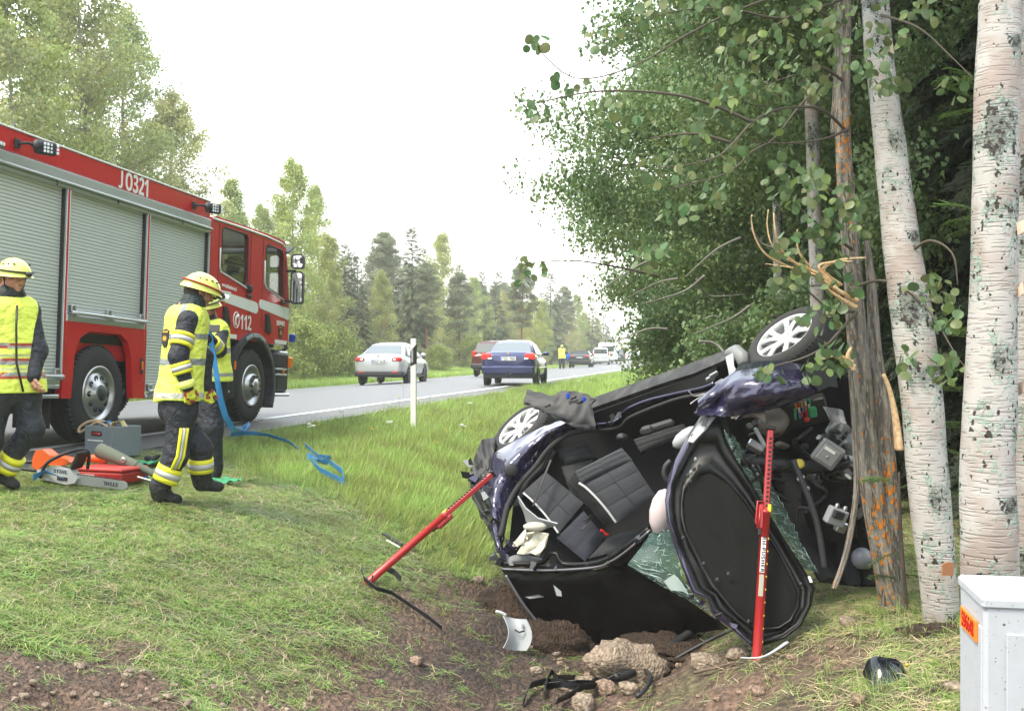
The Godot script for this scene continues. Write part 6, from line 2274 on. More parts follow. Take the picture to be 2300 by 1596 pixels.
	sh.call([[W.call(1572, 896, 7.1), W.call(1612, 866, 7.08), W.call(1650, 838, 7.06), W.call(1700, 830, 7.02), W.call(1750, 828, 7.0), W.call(1795, 834, 6.98), W.call(1834, 876, 6.96)],
		[W.call(1568, 909, 7.02), W.call(1612, 884, 7.03), W.call(1655, 862, 6.9), W.call(1705, 856, 6.84), W.call(1752, 856, 6.82), W.call(1795, 858, 6.82), W.call(1830, 880, 6.88)],
		[W.call(1564, 920, 7.02), W.call(1608, 908, 7.10), W.call(1640, 900, 6.92), W.call(1700, 890, 6.80), W.call(1750, 886, 6.80), W.call(1790, 884, 6.84), W.call(1824, 885, 6.9)],
		[W.call(1559, 931, 7.0), W.call(1600, 936, 6.95), W.call(1642, 935, 6.98), W.call(1687, 925, 6.93), W.call(1727, 917, 6.93), W.call(1772, 906, 6.93), W.call(1815, 890, 6.95)]], 0.012, "front_wing", purple, 4, 0.035)
	sh.call([[W.call(1660, 824, 7.2), W.call(1700, 814, 7.2), W.call(1755, 812, 7.15), W.call(1800, 822, 7.1)], [W.call(1650, 838, 7.07), W.call(1700, 830, 7.03), W.call(1750, 828, 7.01), W.call(1795, 834, 6.99)]], 0.01, "wing_flange", purple)
	sh.call([[W.call(1798, 836, 6.97), W.call(1850, 820, 7.1), W.call(1872, 835, 7.2)], [W.call(1838, 880, 6.97), W.call(1862, 868, 7.1), W.call(1880, 870, 7.2)]], 0.01, "slam_panel", M.dark_plastic)
	# rear quarter, tail and seals
	sh.call([[[650, 545, 8.7], [540, 560, 8.75], [440, 615, 8.8], [380, 690, 8.8], [330, 770, 8.75], [295, 860, 8.7], [262, 930, 8.6], [245, 1020, 8.5], [240, 1120, 8.4]],
		[[648, 530, 8.72], [530, 535, 8.72], [435, 575, 8.72], [350, 640, 8.7], [270, 720, 8.68], [225, 800, 8.62], [200, 880, 8.55], [205, 970, 8.48], [220, 1080, 8.4]],
		[[640, 515, 8.85], [520, 515, 8.9], [430, 545, 8.95], [320, 600, 9.0], [205, 665, 9.05], [185, 745, 9.0], [150, 840, 8.9], [175, 935, 8.7], [205, 1040, 8.5]]], 0.012, "rear_quarter", purple, 4, 0.07, 1.0)
	sh.call([[[205, 590, 9.3], [150, 600, 9.4], [115, 680, 9.35], [92, 780, 9.2], [118, 880, 9.0], [180, 1000, 8.75], [235, 1120, 8.5]], [[210, 640, 9.2], [190, 690, 9.15], [170, 760, 9.1], [150, 830, 8.95], [165, 900, 8.8], [205, 990, 8.65], [250, 1110, 8.45]]], 0.02, "rear_bumper", M.black_plastic, 4, 0.10, 2.0)
	rng.seed = 98
	for i in 46:   # crumpled edges along the cut pillars, the roof and the bonnet
		var q: Array = [[240, 1160, 8.2, 640, 1160, 7.85], [700, 1140, 7.78, 890, 1010, 7.6], [1560, 1420, 6.62, 1340, 1510, 6.6], [1090, 1290, 6.6, 1250, 1430, 6.6], [660, 545, 8.75, 780, 500, 8.5], [1120, 500, 7.0, 1400, 520, 6.95], [1400, 470, 6.95, 1640, 400, 6.95]][i % 7]
		var u := rf(0, 1)
		var c := Z3(lerpf(q[0], q[3], u) + rf(-12, 12), lerpf(q[1], q[4], u) + rf(-12, 12), lerpf(q[2], q[5], u) - rf(0.0, 0.05))
		var w := rf(0.015, 0.045)
		b = Mb.new()
		b.prism(PackedVector2Array([Vector2(0, 0), Vector2(w, rf(-0.01, 0.01)), Vector2(w * rf(0.4, 1.4), w * rf(0.4, 1.2)), Vector2(rf(-0.02, 0.01), w * rf(0.5, 1.5))]), 0.003, Transform3D(Basis.from_euler(V(rf(-0.9, 0.9), rf(-0.9, 0.9), rf(0, TAU))), c))
		put(b, "torn_metal", [purple, M.black_plastic, M.dark_plastic, inner, M.grey_plastic][i % 5], t)
	rng.seed = 99
	for i in 34:
		var u := rf(0, 1)
		var c := Z3(lerpf(120, 250, u) + rf(-35, 40), lerpf(720, 1100, u) + rf(-50, 40), lerpf(9.0, 8.35, u) - rf(0.02, 0.14))
		b = Mb.new()
		var w := rf(0.02, 0.07)
		b.prism(PackedVector2Array([Vector2(0, 0), Vector2(w, rf(-0.02, 0.02)), Vector2(w * rf(0.5, 1.3), w * rf(0.5, 1.4)), Vector2(rf(-0.02, 0.01), w * rf(0.6, 1.8))]), 0.004, Transform3D(Basis.from_euler(V(rf(-0.7, 0.7), rf(-0.7, 0.7), rf(0, TAU))), c))
		put(b, "torn_panel", [purple, M.black_plastic, M.grey_plastic, inner, M.dark_plastic][i % 5], t)
	wire([Z3(655, 556, 8.68), Z3(540, 575, 8.7), Z3(450, 635, 8.7), Z3(385, 720, 8.66), Z3(315, 800, 8.6), Z3(265, 890, 8.52), Z3(238, 1000, 8.42), Z3(228, 1030, 8.4)], 0.022, M.rubber, "door_seal", t)
	wire([Z3(470, 650, 8.75), Z3(420, 720, 8.75), Z3(350, 790, 8.7), Z3(300, 900, 8.6)], [0.05, 0.03], seatd, "belt_pillar", t, 8, 0.6)
	b = Mb.new()
	b.ball(Z3(278, 735, 8.58), V(0.055, 0.055, 0.02), 14)
	put(b, "fuel_filler", M.dark_plastic, t)
	# the cabin, seen through the missing roof
	sh.call([[[420, 560, 9.3], [700, 480, 9.1], [1000, 380, 8.8], [1200, 400, 8.6]], [[300, 800, 9.2], [600, 760, 9.2], [950, 700, 8.9], [1250, 700, 8.5]], [[260, 1150, 8.7], [560, 1200, 8.7], [900, 1080, 8.6], [1350, 1150, 8.2]]], 0.05, "cabin_floor", cab, 2)
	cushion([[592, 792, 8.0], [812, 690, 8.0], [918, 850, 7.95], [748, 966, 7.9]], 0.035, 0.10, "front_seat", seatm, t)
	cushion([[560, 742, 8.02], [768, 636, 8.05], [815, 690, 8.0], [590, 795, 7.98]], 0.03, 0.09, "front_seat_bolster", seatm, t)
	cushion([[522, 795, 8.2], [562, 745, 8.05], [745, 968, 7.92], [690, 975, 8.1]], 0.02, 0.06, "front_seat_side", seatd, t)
	wire([Z3(578, 792, 7.90), Z3(612, 815, 7.89), Z3(660, 862, 7.87), Z3(705, 915, 7.86), Z3(742, 966, 7.86)], 0.017, pale, "seat_piping", t, 6, 0.5)
	b = Mb.new()
	b.ball(Z3(770, 590, 8.05), V(0.045, 0.03, 0.05), 10)
	put(b, "seat_knob", M.black_plastic, t)
	cushion([[820, 600, 8.25], [1040, 530, 8.2], [1080, 580, 8.15], [850, 655, 8.2]], 0.03, 0.08, "passenger_seat", seatd, t)
	b = Mb.new()
	b.box(Z3(925, 545, 8.1), V(0.26, 0.06, 0.06), 0.02, Basis(Vector3.BACK, 0.3))
	b.box(Z3(880, 560, 8.08), V(0.09, 0.07, 0.06), 0.02, Basis(Vector3.BACK, 0.3))
	put(b, "seat_rail", M.dark_plastic, t)
	cushion([[330, 832, 8.6], [432, 742, 8.65], [600, 880, 8.5], [492, 1010, 8.4]], 0.03, 0.08, "rear_seat", seatm, t)
	wire([Z3(333, 836, 8.5), Z3(370, 868, 8.47), Z3(415, 915, 8.42), Z3(455, 965, 8.38), Z3(488, 1014, 8.33)], 0.013, pale, "seat_piping", t, 6, 0.5)
	cushion([[478, 652, 8.8], [610, 612, 8.8], [660, 680, 8.75], [520, 715, 8.75]], 0.05, 0.09, "headrest", seatd, t)
	cushion([[500, 720, 8.75], [640, 690, 8.75], [590, 860, 8.6], [540, 830, 8.6]], 0.03, 0.08, "rear_seat", seatd, t)
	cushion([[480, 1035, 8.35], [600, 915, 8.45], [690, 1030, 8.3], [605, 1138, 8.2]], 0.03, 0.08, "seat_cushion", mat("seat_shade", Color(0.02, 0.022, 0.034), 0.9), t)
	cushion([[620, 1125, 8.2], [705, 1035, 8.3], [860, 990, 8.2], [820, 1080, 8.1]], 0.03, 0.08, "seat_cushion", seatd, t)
	for q in [[682, 1003], [700, 1018]]:
		b = Mb.new()
		b.box(Z3(q[0], q[1], 8.15), V(0.035, 0.022, 0.02), 0.005, Basis(Vector3.BACK, -0.5))
		put(b, "belt_buckle", M.red_lens, t)
	wire([Z3(455, 690, 8.55), Z3(410, 800, 8.45), Z3(375, 895, 8.4)], 0.012, M.black_plastic, "seat_belt", t, 6, 0.3)
	wire([Z3(590, 1000, 8.2), Z3(640, 935, 8.25), Z3(600, 960, 8.22)], 0.02, M.black_plastic, "seat_belt", t, 6, 0.3)
	# torn trim and foam at the rear pillar
	sh.call([[[312, 848, 8.25], [345, 900, 8.2], [400, 945, 8.15], [485, 968, 8.1]], [[320, 880, 8.28], [345, 930, 8.25], [390, 975, 8.2], [470, 980, 8.14]], [[335, 900, 8.3], [350, 960, 8.28], [375, 990, 8.24], [420, 992, 8.2]]], 0.01, "pillar_trim", M.silver_plastic, 2)
	sh.call([[[350, 1010, 8.2], [400, 1005, 8.15], [446, 1018, 8.1]], [[340, 1060, 8.2], [395, 1065, 8.1], [432, 1075, 8.05]], [[310, 1105, 8.2], [370, 1105, 8.15], [400, 1110, 8.1]]], 0.015, "foam_piece", cream, 2, 0.1)
	sh.call([[[275, 1065, 8.3], [320, 1030, 8.25], [345, 1000, 8.25]], [[300, 1080, 8.25], [330, 1060, 8.2], [355, 1040, 8.2]]], 0.012, "foam_piece", cream, 2, 0.1)
	b = Mb.new()
	b.ball(Z3(385, 985, 8.1), V(0.09, 0.035, 0.04), 10)
	put(b, "foam_piece", cream, t)
	sh.call([[[270, 1130, 8.35], [330, 1105, 8.25], [400, 1120, 8.2], [450, 1135, 8.15]], [[250, 1160, 8.35], [330, 1150, 8.25], [400, 1152, 8.2], [440, 1160, 8.15]]], 0.02, "pillar_stump", M.grey_plastic, 2, 0.08)
	# what is left of the roof
	sh.call([[[240, 1176, 8.3], [350, 1181, 8.2], [450, 1182, 8.1], [560, 1181, 8.0], [660, 1173, 7.9], [735, 1150, 7.8], [800, 1155, 7.72]],
		[[262, 1215, 8.26], [375, 1225, 8.16], [480, 1225, 8.06], [580, 1220, 7.97], [680, 1210, 7.87], [780, 1195, 7.78], [880, 1200, 7.69]],
		[[325, 1310, 8.24], [430, 1305, 8.14], [540, 1290, 8.03], [640, 1272, 7.93], [745, 1255, 7.82], [870, 1250, 7.72], [985, 1262, 7.6]],
		[[400, 1405, 8.22], [490, 1410, 8.12], [590, 1400, 8.01], [700, 1382, 7.9], [830, 1362, 7.77], [985, 1345, 7.63], [1090, 1330, 7.5]],
		[[485, 1500, 8.18], [565, 1506, 8.1], [680, 1494, 7.98], [800, 1482, 7.86], [950, 1466, 7.7], [1110, 1450, 7.55], [1240, 1432, 7.42]]], 0.012, "roof_panel", roofp, 4, 0.018, 3.0)
	wire([Z3(236, 1172, 8.27), Z3(440, 1178, 8.07), Z3(640, 1166, 7.88), Z3(720, 1140, 7.78), Z3(800, 1085, 7.7), Z3(895, 1000, 7.62)], 0.017, M.dark_chrome, "roof_rail", t, 6, 0.6)
	wire([Z3(240, 1148, 8.3), Z3(340, 1150, 8.2), Z3(420, 1140, 8.12), Z3(450, 1105, 8.1), Z3(480, 1105, 8.08), Z3(510, 1150, 8.05), Z3(640, 1148, 7.9), Z3(720, 1120, 7.8), Z3(800, 1065, 7.72), Z3(890, 992, 7.64)], 0.02, inner, "roof_seam", t)
	sh.call([[[700, 1150, 7.8], [800, 1080, 7.72], [895, 1000, 7.64]], [[800, 1160, 7.76], [850, 1090, 7.7], [905, 1015, 7.64]]], 0.02, "windscreen_pillar", roofp)
	wire([Z3(255, 1200, 8.25), Z3(328, 1320, 8.22), Z3(400, 1412, 8.2), Z3(482, 1500, 8.16)], 0.012, M.dark_chrome, "tailgate_edge", t)
	for q in [[[466, 1242], [500, 1270], [503, 1293], [480, 1290]], [[340, 1295], [400, 1285], [425, 1295], [360, 1303]]]:
		b = Mb.new()
		b.tri(Z3(q[0][0], q[0][1], 7.86), Z3(q[1][0], q[1][1], 7.82), Z3(q[2][0], q[2][1], 7.82)).tri(Z3(q[0][0], q[0][1], 7.86), Z3(q[2][0], q[2][1], 7.82), Z3(q[3][0], q[3][1], 7.85))
		put(b, "glass_shard", M.silver_plastic, t)
	# shattered windscreen: left of the bonnet and behind it
	var w1 := [[[905, 1008, 7.6], [945, 1000, 7.5], [985, 1005, 7.4]], [[845, 1090, 7.62], [930, 1090, 7.5], [1010, 1100, 7.36]], [[795, 1152, 7.64], [920, 1190, 7.48], [1040, 1220, 7.3]], [[935, 1240, 7.5], [1010, 1275, 7.38], [1090, 1300, 7.24]], [[1060, 1300, 7.36], [1110, 1330, 7.28], [1165, 1360, 7.18]]]
	var w2 := [[[1205, 555, 7.55], [1232, 560, 7.5], [1270, 590, 7.45]], [[1235, 660, 7.5], [1280, 680, 7.44], [1330, 700, 7.38]], [[1285, 760, 7.46], [1350, 780, 7.38], [1430, 800, 7.3]], [[1350, 870, 7.4], [1420, 890, 7.32], [1500, 920, 7.24]], [[1430, 1000, 7.34], [1490, 1030, 7.26], [1560, 1060, 7.18]], [[1530, 1140, 7.28], [1580, 1170, 7.2], [1640, 1190, 7.12]]]
	for w in [w1, w2]:
		var pane: MeshInstance3D = sh.call(w, 0.006, "windscreen", glass, 2)
		var g := grid3(w, 8)
		b = Mb.new()
		var hh: int = g.size(); var ww: int = g[0].size()
		for i in (330 if w == w1 else 420):
			var r0 := rng.randi() % hh; var c0 := rng.randi() % ww
			var along := rf(0, 1) < 0.72
			var r1 := clampi(r0 + rng.randi_range(-1, 1) if along else r0 + rng.randi_range(-4, 4), 0, hh - 1); var c1 := clampi(c0 + rng.randi_range(-5, 6) if along else c0 + rng.randi_range(-2, 2), 0, ww - 1)
			var p: Vector3 = g[r0][c0]; var q: Vector3 = g[r1][c1]
			if p.distance_to(q) < 0.01: continue
			var md := (p + q) / 2 + V(rf(-1, 1), rf(-1, 1), 0) * 0.008
			b.tube([p + V(0, 0, 0.005), md + V(0, 0, 0.007), q + V(0, 0, 0.005)], rf(0.0006, 0.0020), 3)
		put(b, "crack", crack, pane).set_meta("kind", "stuff")
	sh.call([[[955, 1225, 7.36], [1000, 1195, 7.3], [1035, 1235, 7.24]], [[985, 1265, 7.34], [1040, 1270, 7.26], [1065, 1285, 7.2]]], 0.004, "glass_flap", mat("frosted_glass", Color(0.42, 0.52, 0.51), 0.25), 2)
	# the bonnet, its lined underside towards us
	var ol := [[1115, 508], [1060, 600], [1010, 690], [978, 770], [963, 870], [970, 960], [1000, 1060], [1040, 1160], [1080, 1275], [1145, 1305], [1165, 1362], [1260, 1440], [1340, 1512], [1410, 1502], [1490, 1476], [1560, 1420], [1605, 1335], [1618, 1255], [1560, 1160], [1485, 1040], [1405, 910], [1335, 790], [1272, 690], [1222, 600], [1203, 508]]
	var liner := [[1110, 760], [1075, 800], [1048, 850], [1040, 900], [1045, 955], [1062, 1015], [1095, 1085], [1135, 1165], [1170, 1225], [1205, 1270], [1240, 1315], [1290, 1365], [1340, 1405], [1400, 1425], [1460, 1425], [1510, 1395], [1535, 1340], [1535, 1270], [1500, 1185], [1440, 1080], [1375, 980], [1310, 880], [1250, 810], [1200, 775], [1155, 755]]
	var bz := func(x: float, y: float) -> float: return 7.12 - 0.50 * (y - 500.0) / 1000.0 - 0.10 * (x - 963.0) / 650.0
	var ring := func(k: float, dz: float, from: Array, to: Array) -> PackedVector3Array:
		var r := PackedVector3Array()
		for i in ol.size():
			var x: float = lerpf(from[i][0], to[i][0], k); var y: float = lerpf(from[i][1], to[i][1], k)
			r.append(Z3(x + 7.0 * nf.get_noise_2d(x * 0.25, y * 0.25 + 50.0 * k), y, bz.call(x, y) + dz + 0.03 * nf.get_noise_2d(x * 0.3 + 40.0 * k, y * 0.3)))
		return r
	b = Mb.new()
	b.smooth()
	var rim := []
	var lip := []
	for q in [[0.0, 0.05], [-0.06, 0.025], [-0.04, 0.0], [0.08, -0.03], [0.17, -0.03]]:
		var full: PackedVector3Array = ring.call(q[0], q[1], ol, liner)
		lip.append(full.slice(1, 13))
		full.append(full[0]); full.append(full[1])
		rim.append(full.slice(12, 27))
	b.rings(lip, false, false)
	put(b, "bonnet", purple, t)
	b = Mb.new()
	b.smooth()
	b.rings(rim, false, false)
	put(b, "bonnet_edge", inner, t)
	b = Mb.new()
	b.smooth()
	b.rings([ring.call(0.16, -0.029, ol, liner), ring.call(0.34, -0.022, ol, liner), ring.call(0.4, 0.004, ol, liner), ring.call(0.5, 0.015, ol, liner), ring.call(0.72, 0.015, ol, liner), ring.call(0.8, -0.01, ol, liner), ring.call(0.92, -0.012, ol, liner), ring.call(1.03, 0.03, ol, liner)], true, false)
	put(b, "bonnet_frame", inner, t)
	b = Mb.new()
	b.smooth()
	var mid := []
	for q in liner: mid.append([1290, 1090])
	b.rings([ring.call(-0.06, 0.02, liner, mid), ring.call(0.0, -0.004, liner, mid), ring.call(0.3, -0.012, liner, mid), ring.call(0.65, -0.01, liner, mid), ring.call(1.0, -0.004, liner, mid)], true, false)
	put(b, "bonnet_liner", felt, t)
	b = Mb.new()
	b.smooth()
	var all := []
	for q in ol: all.append([1290, 1040])
	b.rings([ring.call(0.0, 0.05, ol, all), ring.call(0.4, 0.085, ol, all), ring.call(1.0, 0.10, ol, all)], true, false)
	put(b, "bonnet_skin", purple, t)
	for q in [[1095, 688], [1040, 1035], [1088, 730], [1075, 745], [1060, 760], [1072, 785], [1056, 800], [1190, 1220], [1240, 1195], [1130, 1150], [1330, 1405], [1560, 1240], [1350, 720]]:
		b = Mb.new()
		b.ball(Z3(q[0], q[1], bz.call(q[0], q[1]) - 0.045), V(0.012, 0.016, 0.012), 8)
		put(b, "bonnet_fitting", M.dark_plastic if q[0] % 4 != 3 else M.grey_plastic, t)
	sh.call([[[1590, 1205, 6.55], [1600, 1203, 6.55]], [[1600, 1232, 6.54], [1612, 1230, 6.54]]], 0.003, "sticker", M.white_paint, 1)
	sh.call([[[1115, 502, 7.05], [1185, 500, 7.02]], [[1088, 560, 7.05], [1140, 560, 7.0]], [[1062, 612, 7.03], [1085, 615, 7.0]]], 0.01, "bonnet_hinge_plate", M.silver_plastic, 2, 0.05)
	b = Mb.new()
	b.ball(Z3(1055, 590, 7.3), V(0.11, 0.055, 0.06), 12, Basis(Vector3.BACK, 0.6))
	put(b, "door_mirror", M.silver_plastic, t)
	wire([Z3(985, 695, 7.25), Z3(962, 720, 7.25), Z3(958, 760, 7.25), Z3(978, 790, 7.25)], 0.02, M.dark_plastic, "grab_handle", t)
	b = Mb.new()
	b.ball(Z3(945, 920, 7.55), V(0.085, 0.16, 0.09), 12, Basis(Vector3.BACK, -0.15))
	put(b, "airbag", mat("airbag_cloth", Color(0.50, 0.43, 0.45), 0.85), t)
	# the engine bay
	sh.call([[[1190, 480, 7.3], [1400, 430, 7.55], [1600, 380, 7.6], [1790, 300, 7.4]], [[1260, 640, 7.7], [1450, 640, 7.85], [1650, 620, 7.8], [1840, 600, 7.5]], [[1480, 960, 7.6], [1600, 900, 7.65], [1720, 900, 7.65], [1880, 900, 7.4]], [[1640, 1230, 7.2], [1720, 1240, 7.3], [1800, 1250, 7.4], [1900, 1250, 7.3]]], 0.05, "engine_bay", cab, 3, 0.2, 4.0)
	sh.call([[[1560, 770, 7.4], [1690, 760, 7.35], [1800, 780, 7.3]], [[1560, 900, 7.3], [1680, 920, 7.25], [1800, 900, 7.2]], [[1620, 1020, 7.25], [1700, 1050, 7.2], [1800, 1030, 7.2]]], 0.03, "bay_liner", felt, 3, 0.06)
	var boxy := func(x: float, y: float, z: float, size: Vector3, e: Vector3, called: String, m: Material, bev := 0.008) -> MeshInstance3D:
		var g := Mb.new()
		g.box(Vector3.ZERO, size, bev)
		var o := put(g, called, m, t)
		o.transform = Transform3D(Basis.from_euler(e), Z3(x, y, z))
		return o
	var ecu: MeshInstance3D = boxy.call(1680, 665, 6.98, V(0.165, 0.16, 0.045), V(0.25, -0.2, -0.6), "control_unit", M.grey_plastic, 0.012)
	b = Mb.new()
	b.box(V(0, 0, 0.024), V(0.12, 0.115, 0.012), 0.006)
	b.ball(V(0.0, -0.01, 0.032), V(0.011, 0.011, 0.006), 8)
	put(b, "unit_lid", mat("unit_grey", Color(0.26, 0.27, 0.27), 0.5), ecu)
	b = Mb.new()
	b.box(V(-0.012, 0.035, 0.0315), V(0.075, 0.02, 0.003), 0.001)
	put(b, "unit_label", M.white_paint, ecu)
	boxy.call(1718, 600, 7.05, V(0.14, 0.13, 0.02), V(0.2, 0.3, -0.1), "cover_plate", M.dark_plastic)
	sh.call([[[1660, 455, 7.1], [1700, 460, 7.08], [1745, 470, 7.1]], [[1690, 520, 7.05], [1720, 530, 7.04], [1760, 530, 7.08]], [[1670, 560, 7.08], [1720, 570, 7.05], [1790, 570, 7.1]], [[1690, 610, 7.05], [1730, 630, 7.05], [1790, 640, 7.1]]], 0.008, "torn_shield", M.grey_plastic, 3, 0.1, 5.0)
	boxy.call(1560, 480, 7.25, V(0.34, 0.17, 0.1), V(0.3, -0.2, 0.25), "fuse_box", M.black_plastic, 0.01)
	var fuse_cols := [Color(0.05, 0.35, 0.15), Color(0.5, 0.2, 0.02), Color(0.1, 0.2, 0.5), Color(0.6, 0.6, 0.55), Color(0.5, 0.03, 0.02), Color(0.45, 0.35, 0.04)]
	for i in fuse_cols.size(): mat("fuse_%s" % ["green", "orange", "blue", "white", "red", "yellow"][i], fuse_cols[i], 0.4)
	for i in 15:
		var o: MeshInstance3D = boxy.call(1538 + (i % 5) * 15 + rf(-3, 3), 455 + (i / 5) * 22 - (i % 5) * 5, 7.17, V(0.014, 0.04, 0.012), V(0.3, -0.2, 0.15), "fuse", M["fuse_" + ["orange", "red", "yellow", "white", "green", "green", "white", "blue", "orange", "white", "green", "blue", "red", "red", "green"][i]], 0.003)
	boxy.call(1612, 478, 7.17, V(0.05, 0.07, 0.04), V(0.3, 0, 0.2), "relay", M.fuse_green)
	boxy.call(1587, 512, 7.15, V(0.035, 0.03, 0.03), V(0.3, 0, 0.2), "relay", M.fuse_red)
	var abs_unit: MeshInstance3D = boxy.call(1715, 940, 6.98, V(0.13, 0.11, 0.06), V(0.2, 0.2, -0.35), "brake_unit", M.silver_plastic)
	b = Mb.new()
	b.box(V(-0.01, 0.02, 0.035), V(0.075, 0.05, 0.03), 0.006)
	put(b, "brake_unit_plug", M.dark_plastic, abs_unit)
	b = Mb.new()
	for s in [-1.0, 1.0]: b.lathe(Transform3D(Basis(), V(s * 0.03, 0.055, 0.01)), [Vector2(0.014, 0), Vector2(0.014, 0.02), Vector2(0.008, 0.03), Vector2(0, 0.03)], 10)
	b.box(V(0.06, -0.05, 0.0), V(0.07, 0.07, 0.05), 0.008)
	put(b, "brake_unit_port", M.steel, abs_unit)
	b = Mb.new()
	b.lathe(Transform3D(Basis(Vector3.RIGHT, 1.3), Z3(1553, 708, 7.0)), [Vector2(0, -0.02), Vector2(0.03, -0.02), Vector2(0.032, 0.012), Vector2(0.02, 0.016), Vector2(0, 0.016)], 14)
	put(b, "filler_cap", M.fuse_yellow, t)
	b = Mb.new()
	b.lathe(Transform3D(Basis(Vector3.RIGHT, 0.9), Z3(1440, 510, 7.1)), [Vector2(0, -0.08), Vector2(0.09, -0.08), Vector2(0.10, 0.0), Vector2(0.07, 0.03), Vector2(0, 0.035)], 20)
	put(b, "strut_mount", mat("cast_metal", Color(0.16, 0.14, 0.125), 0.6, 0.4), t)
	sh.call([[[1250, 490, 7.0], [1330, 478, 6.98], [1400, 488, 6.98]], [[1270, 510, 6.98], [1340, 500, 6.95], [1405, 520, 6.95]]], 0.03, "hinge_bracket", M.cast_metal, 2, 0.05)
	b = Mb.new()
	b.ball(Z3(1830, 1125, 7.1), V(0.07, 0.07, 0.06), 14)
	put(b, "washer_bottle", mat("bottle_plastic", Color(0.16, 0.17, 0.2), 0.35), t)
	wire([Z3(1525, 690, 7.0), Z3(1560, 770, 6.98), Z3(1610, 900, 6.95), Z3(1640, 1010, 6.93), Z3(1665, 1170, 6.9)], 0.02, M.dark_plastic, "wiper_linkage", t)
	wire([Z3(1300, 690, 7.15), Z3(1400, 700, 7.1), Z3(1520, 720, 7.1), Z3(1640, 720, 7.1), Z3(1690, 700, 7.1)], 0.045, M.black_plastic, "air_duct", t, 10)
	for i in 16:
		var x := rf(1230, 1800); var y := rf(500, 760) + maxf(0, x - 1500) * 0.9 * rf(0, 1)
		wire([Z3(x, y, 7.2), Z3(x + rf(-60, 60), y + rf(20, 70), 7.05), Z3(x + rf(-80, 80), y + rf(60, 150), 7.15), Z3(x + rf(-90, 90), y + rf(90, 210), 7.2)], rf(0.005, 0.016), [M.black_plastic, M.dark_plastic, M.rubber][i % 3], "hose", t)
	for i in 30:
		var x := rf(1260, 1880); var y := rf(440, 640) + maxf(0, x - 1450) * 1.3 * rf(0.1, 1)
		if y < 1250: boxy.call(x, y, rf(7.05, 7.35), V(rf(0.03, 0.12), rf(0.02, 0.09), 0.05), V(rf(-1, 1), rf(-1, 1), rf(-1, 1)), "engine_part", [M.black_plastic, M.dark_plastic, M.cast_metal, M.black_plastic, M.steel, M.black_plastic][i % 6])
	for q in [[1560, 770], [1590, 815], [1640, 590], [1770, 765], [1748, 525]]:
		boxy.call(q[0], q[1], 6.98, V(0.05, 0.02, 0.03), V(rf(-1, 1), rf(-1, 1), rf(-1, 1)), "connector", M.silver_plastic)
	boxy.call(1380, 590, 7.05, V(0.025, 0.14, 0.03), V(0, 0, 0.5), "stay", M.silver_plastic)
	sh.call([[[1820, 840, 7.0], [1880, 800, 7.0]], [[1840, 890, 6.98], [1890, 870, 6.98]]], 0.015, "grille_piece", M.grey_plastic, 2)
	# trim and debris that have come off
	b = Mb.new()
	b.slab(grid3([[[350, 380, 8.8], [405, 398, 8.75], [462, 412, 8.7], [505, 388, 8.68], [560, 392, 8.65], [610, 402, 8.6], [655, 428, 8.55]], [[345, 408, 8.75], [400, 425, 8.7], [460, 445, 8.62], [510, 440, 8.6], [560, 445, 8.55], [600, 455, 8.52], [630, 450, 8.52]], [[335, 436, 8.72], [395, 460, 8.66], [450, 480, 8.6], [510, 505, 8.54], [560, 520, 8.5], [610, 530, 8.46], [655, 540, 8.44]], [[340, 440, 8.72], [395, 466, 8.66], [450, 492, 8.6], [505, 520, 8.54], [560, 545, 8.5], [610, 548, 8.46], [650, 552, 8.44]]], 3, 0.03), 0.015)
	var tr := thing("plastic_trim", "broken dark plastic sill trim sticking up above the wreck's rear wheel", "car trim")
	put(b, "panel", M.dark_plastic, tr)
	for q in [[530, 408], [600, 425]]:
		b = Mb.new()
		b.box(Z3(q[0], q[1], 8.55), V(0.025, 0.045, 0.03), 0.006)
		put(b, "clip", M.blue_lens, tr)
	for q in [[555, 415], [580, 435], [440, 450]]:
		b = Mb.new()
		b.box(Z3(q[0], q[1], 8.54), V(0.05, 0.02, 0.03), 0.006, Basis(Vector3.BACK, 0.4))
		put(b, "clip", M.black_plastic, tr)


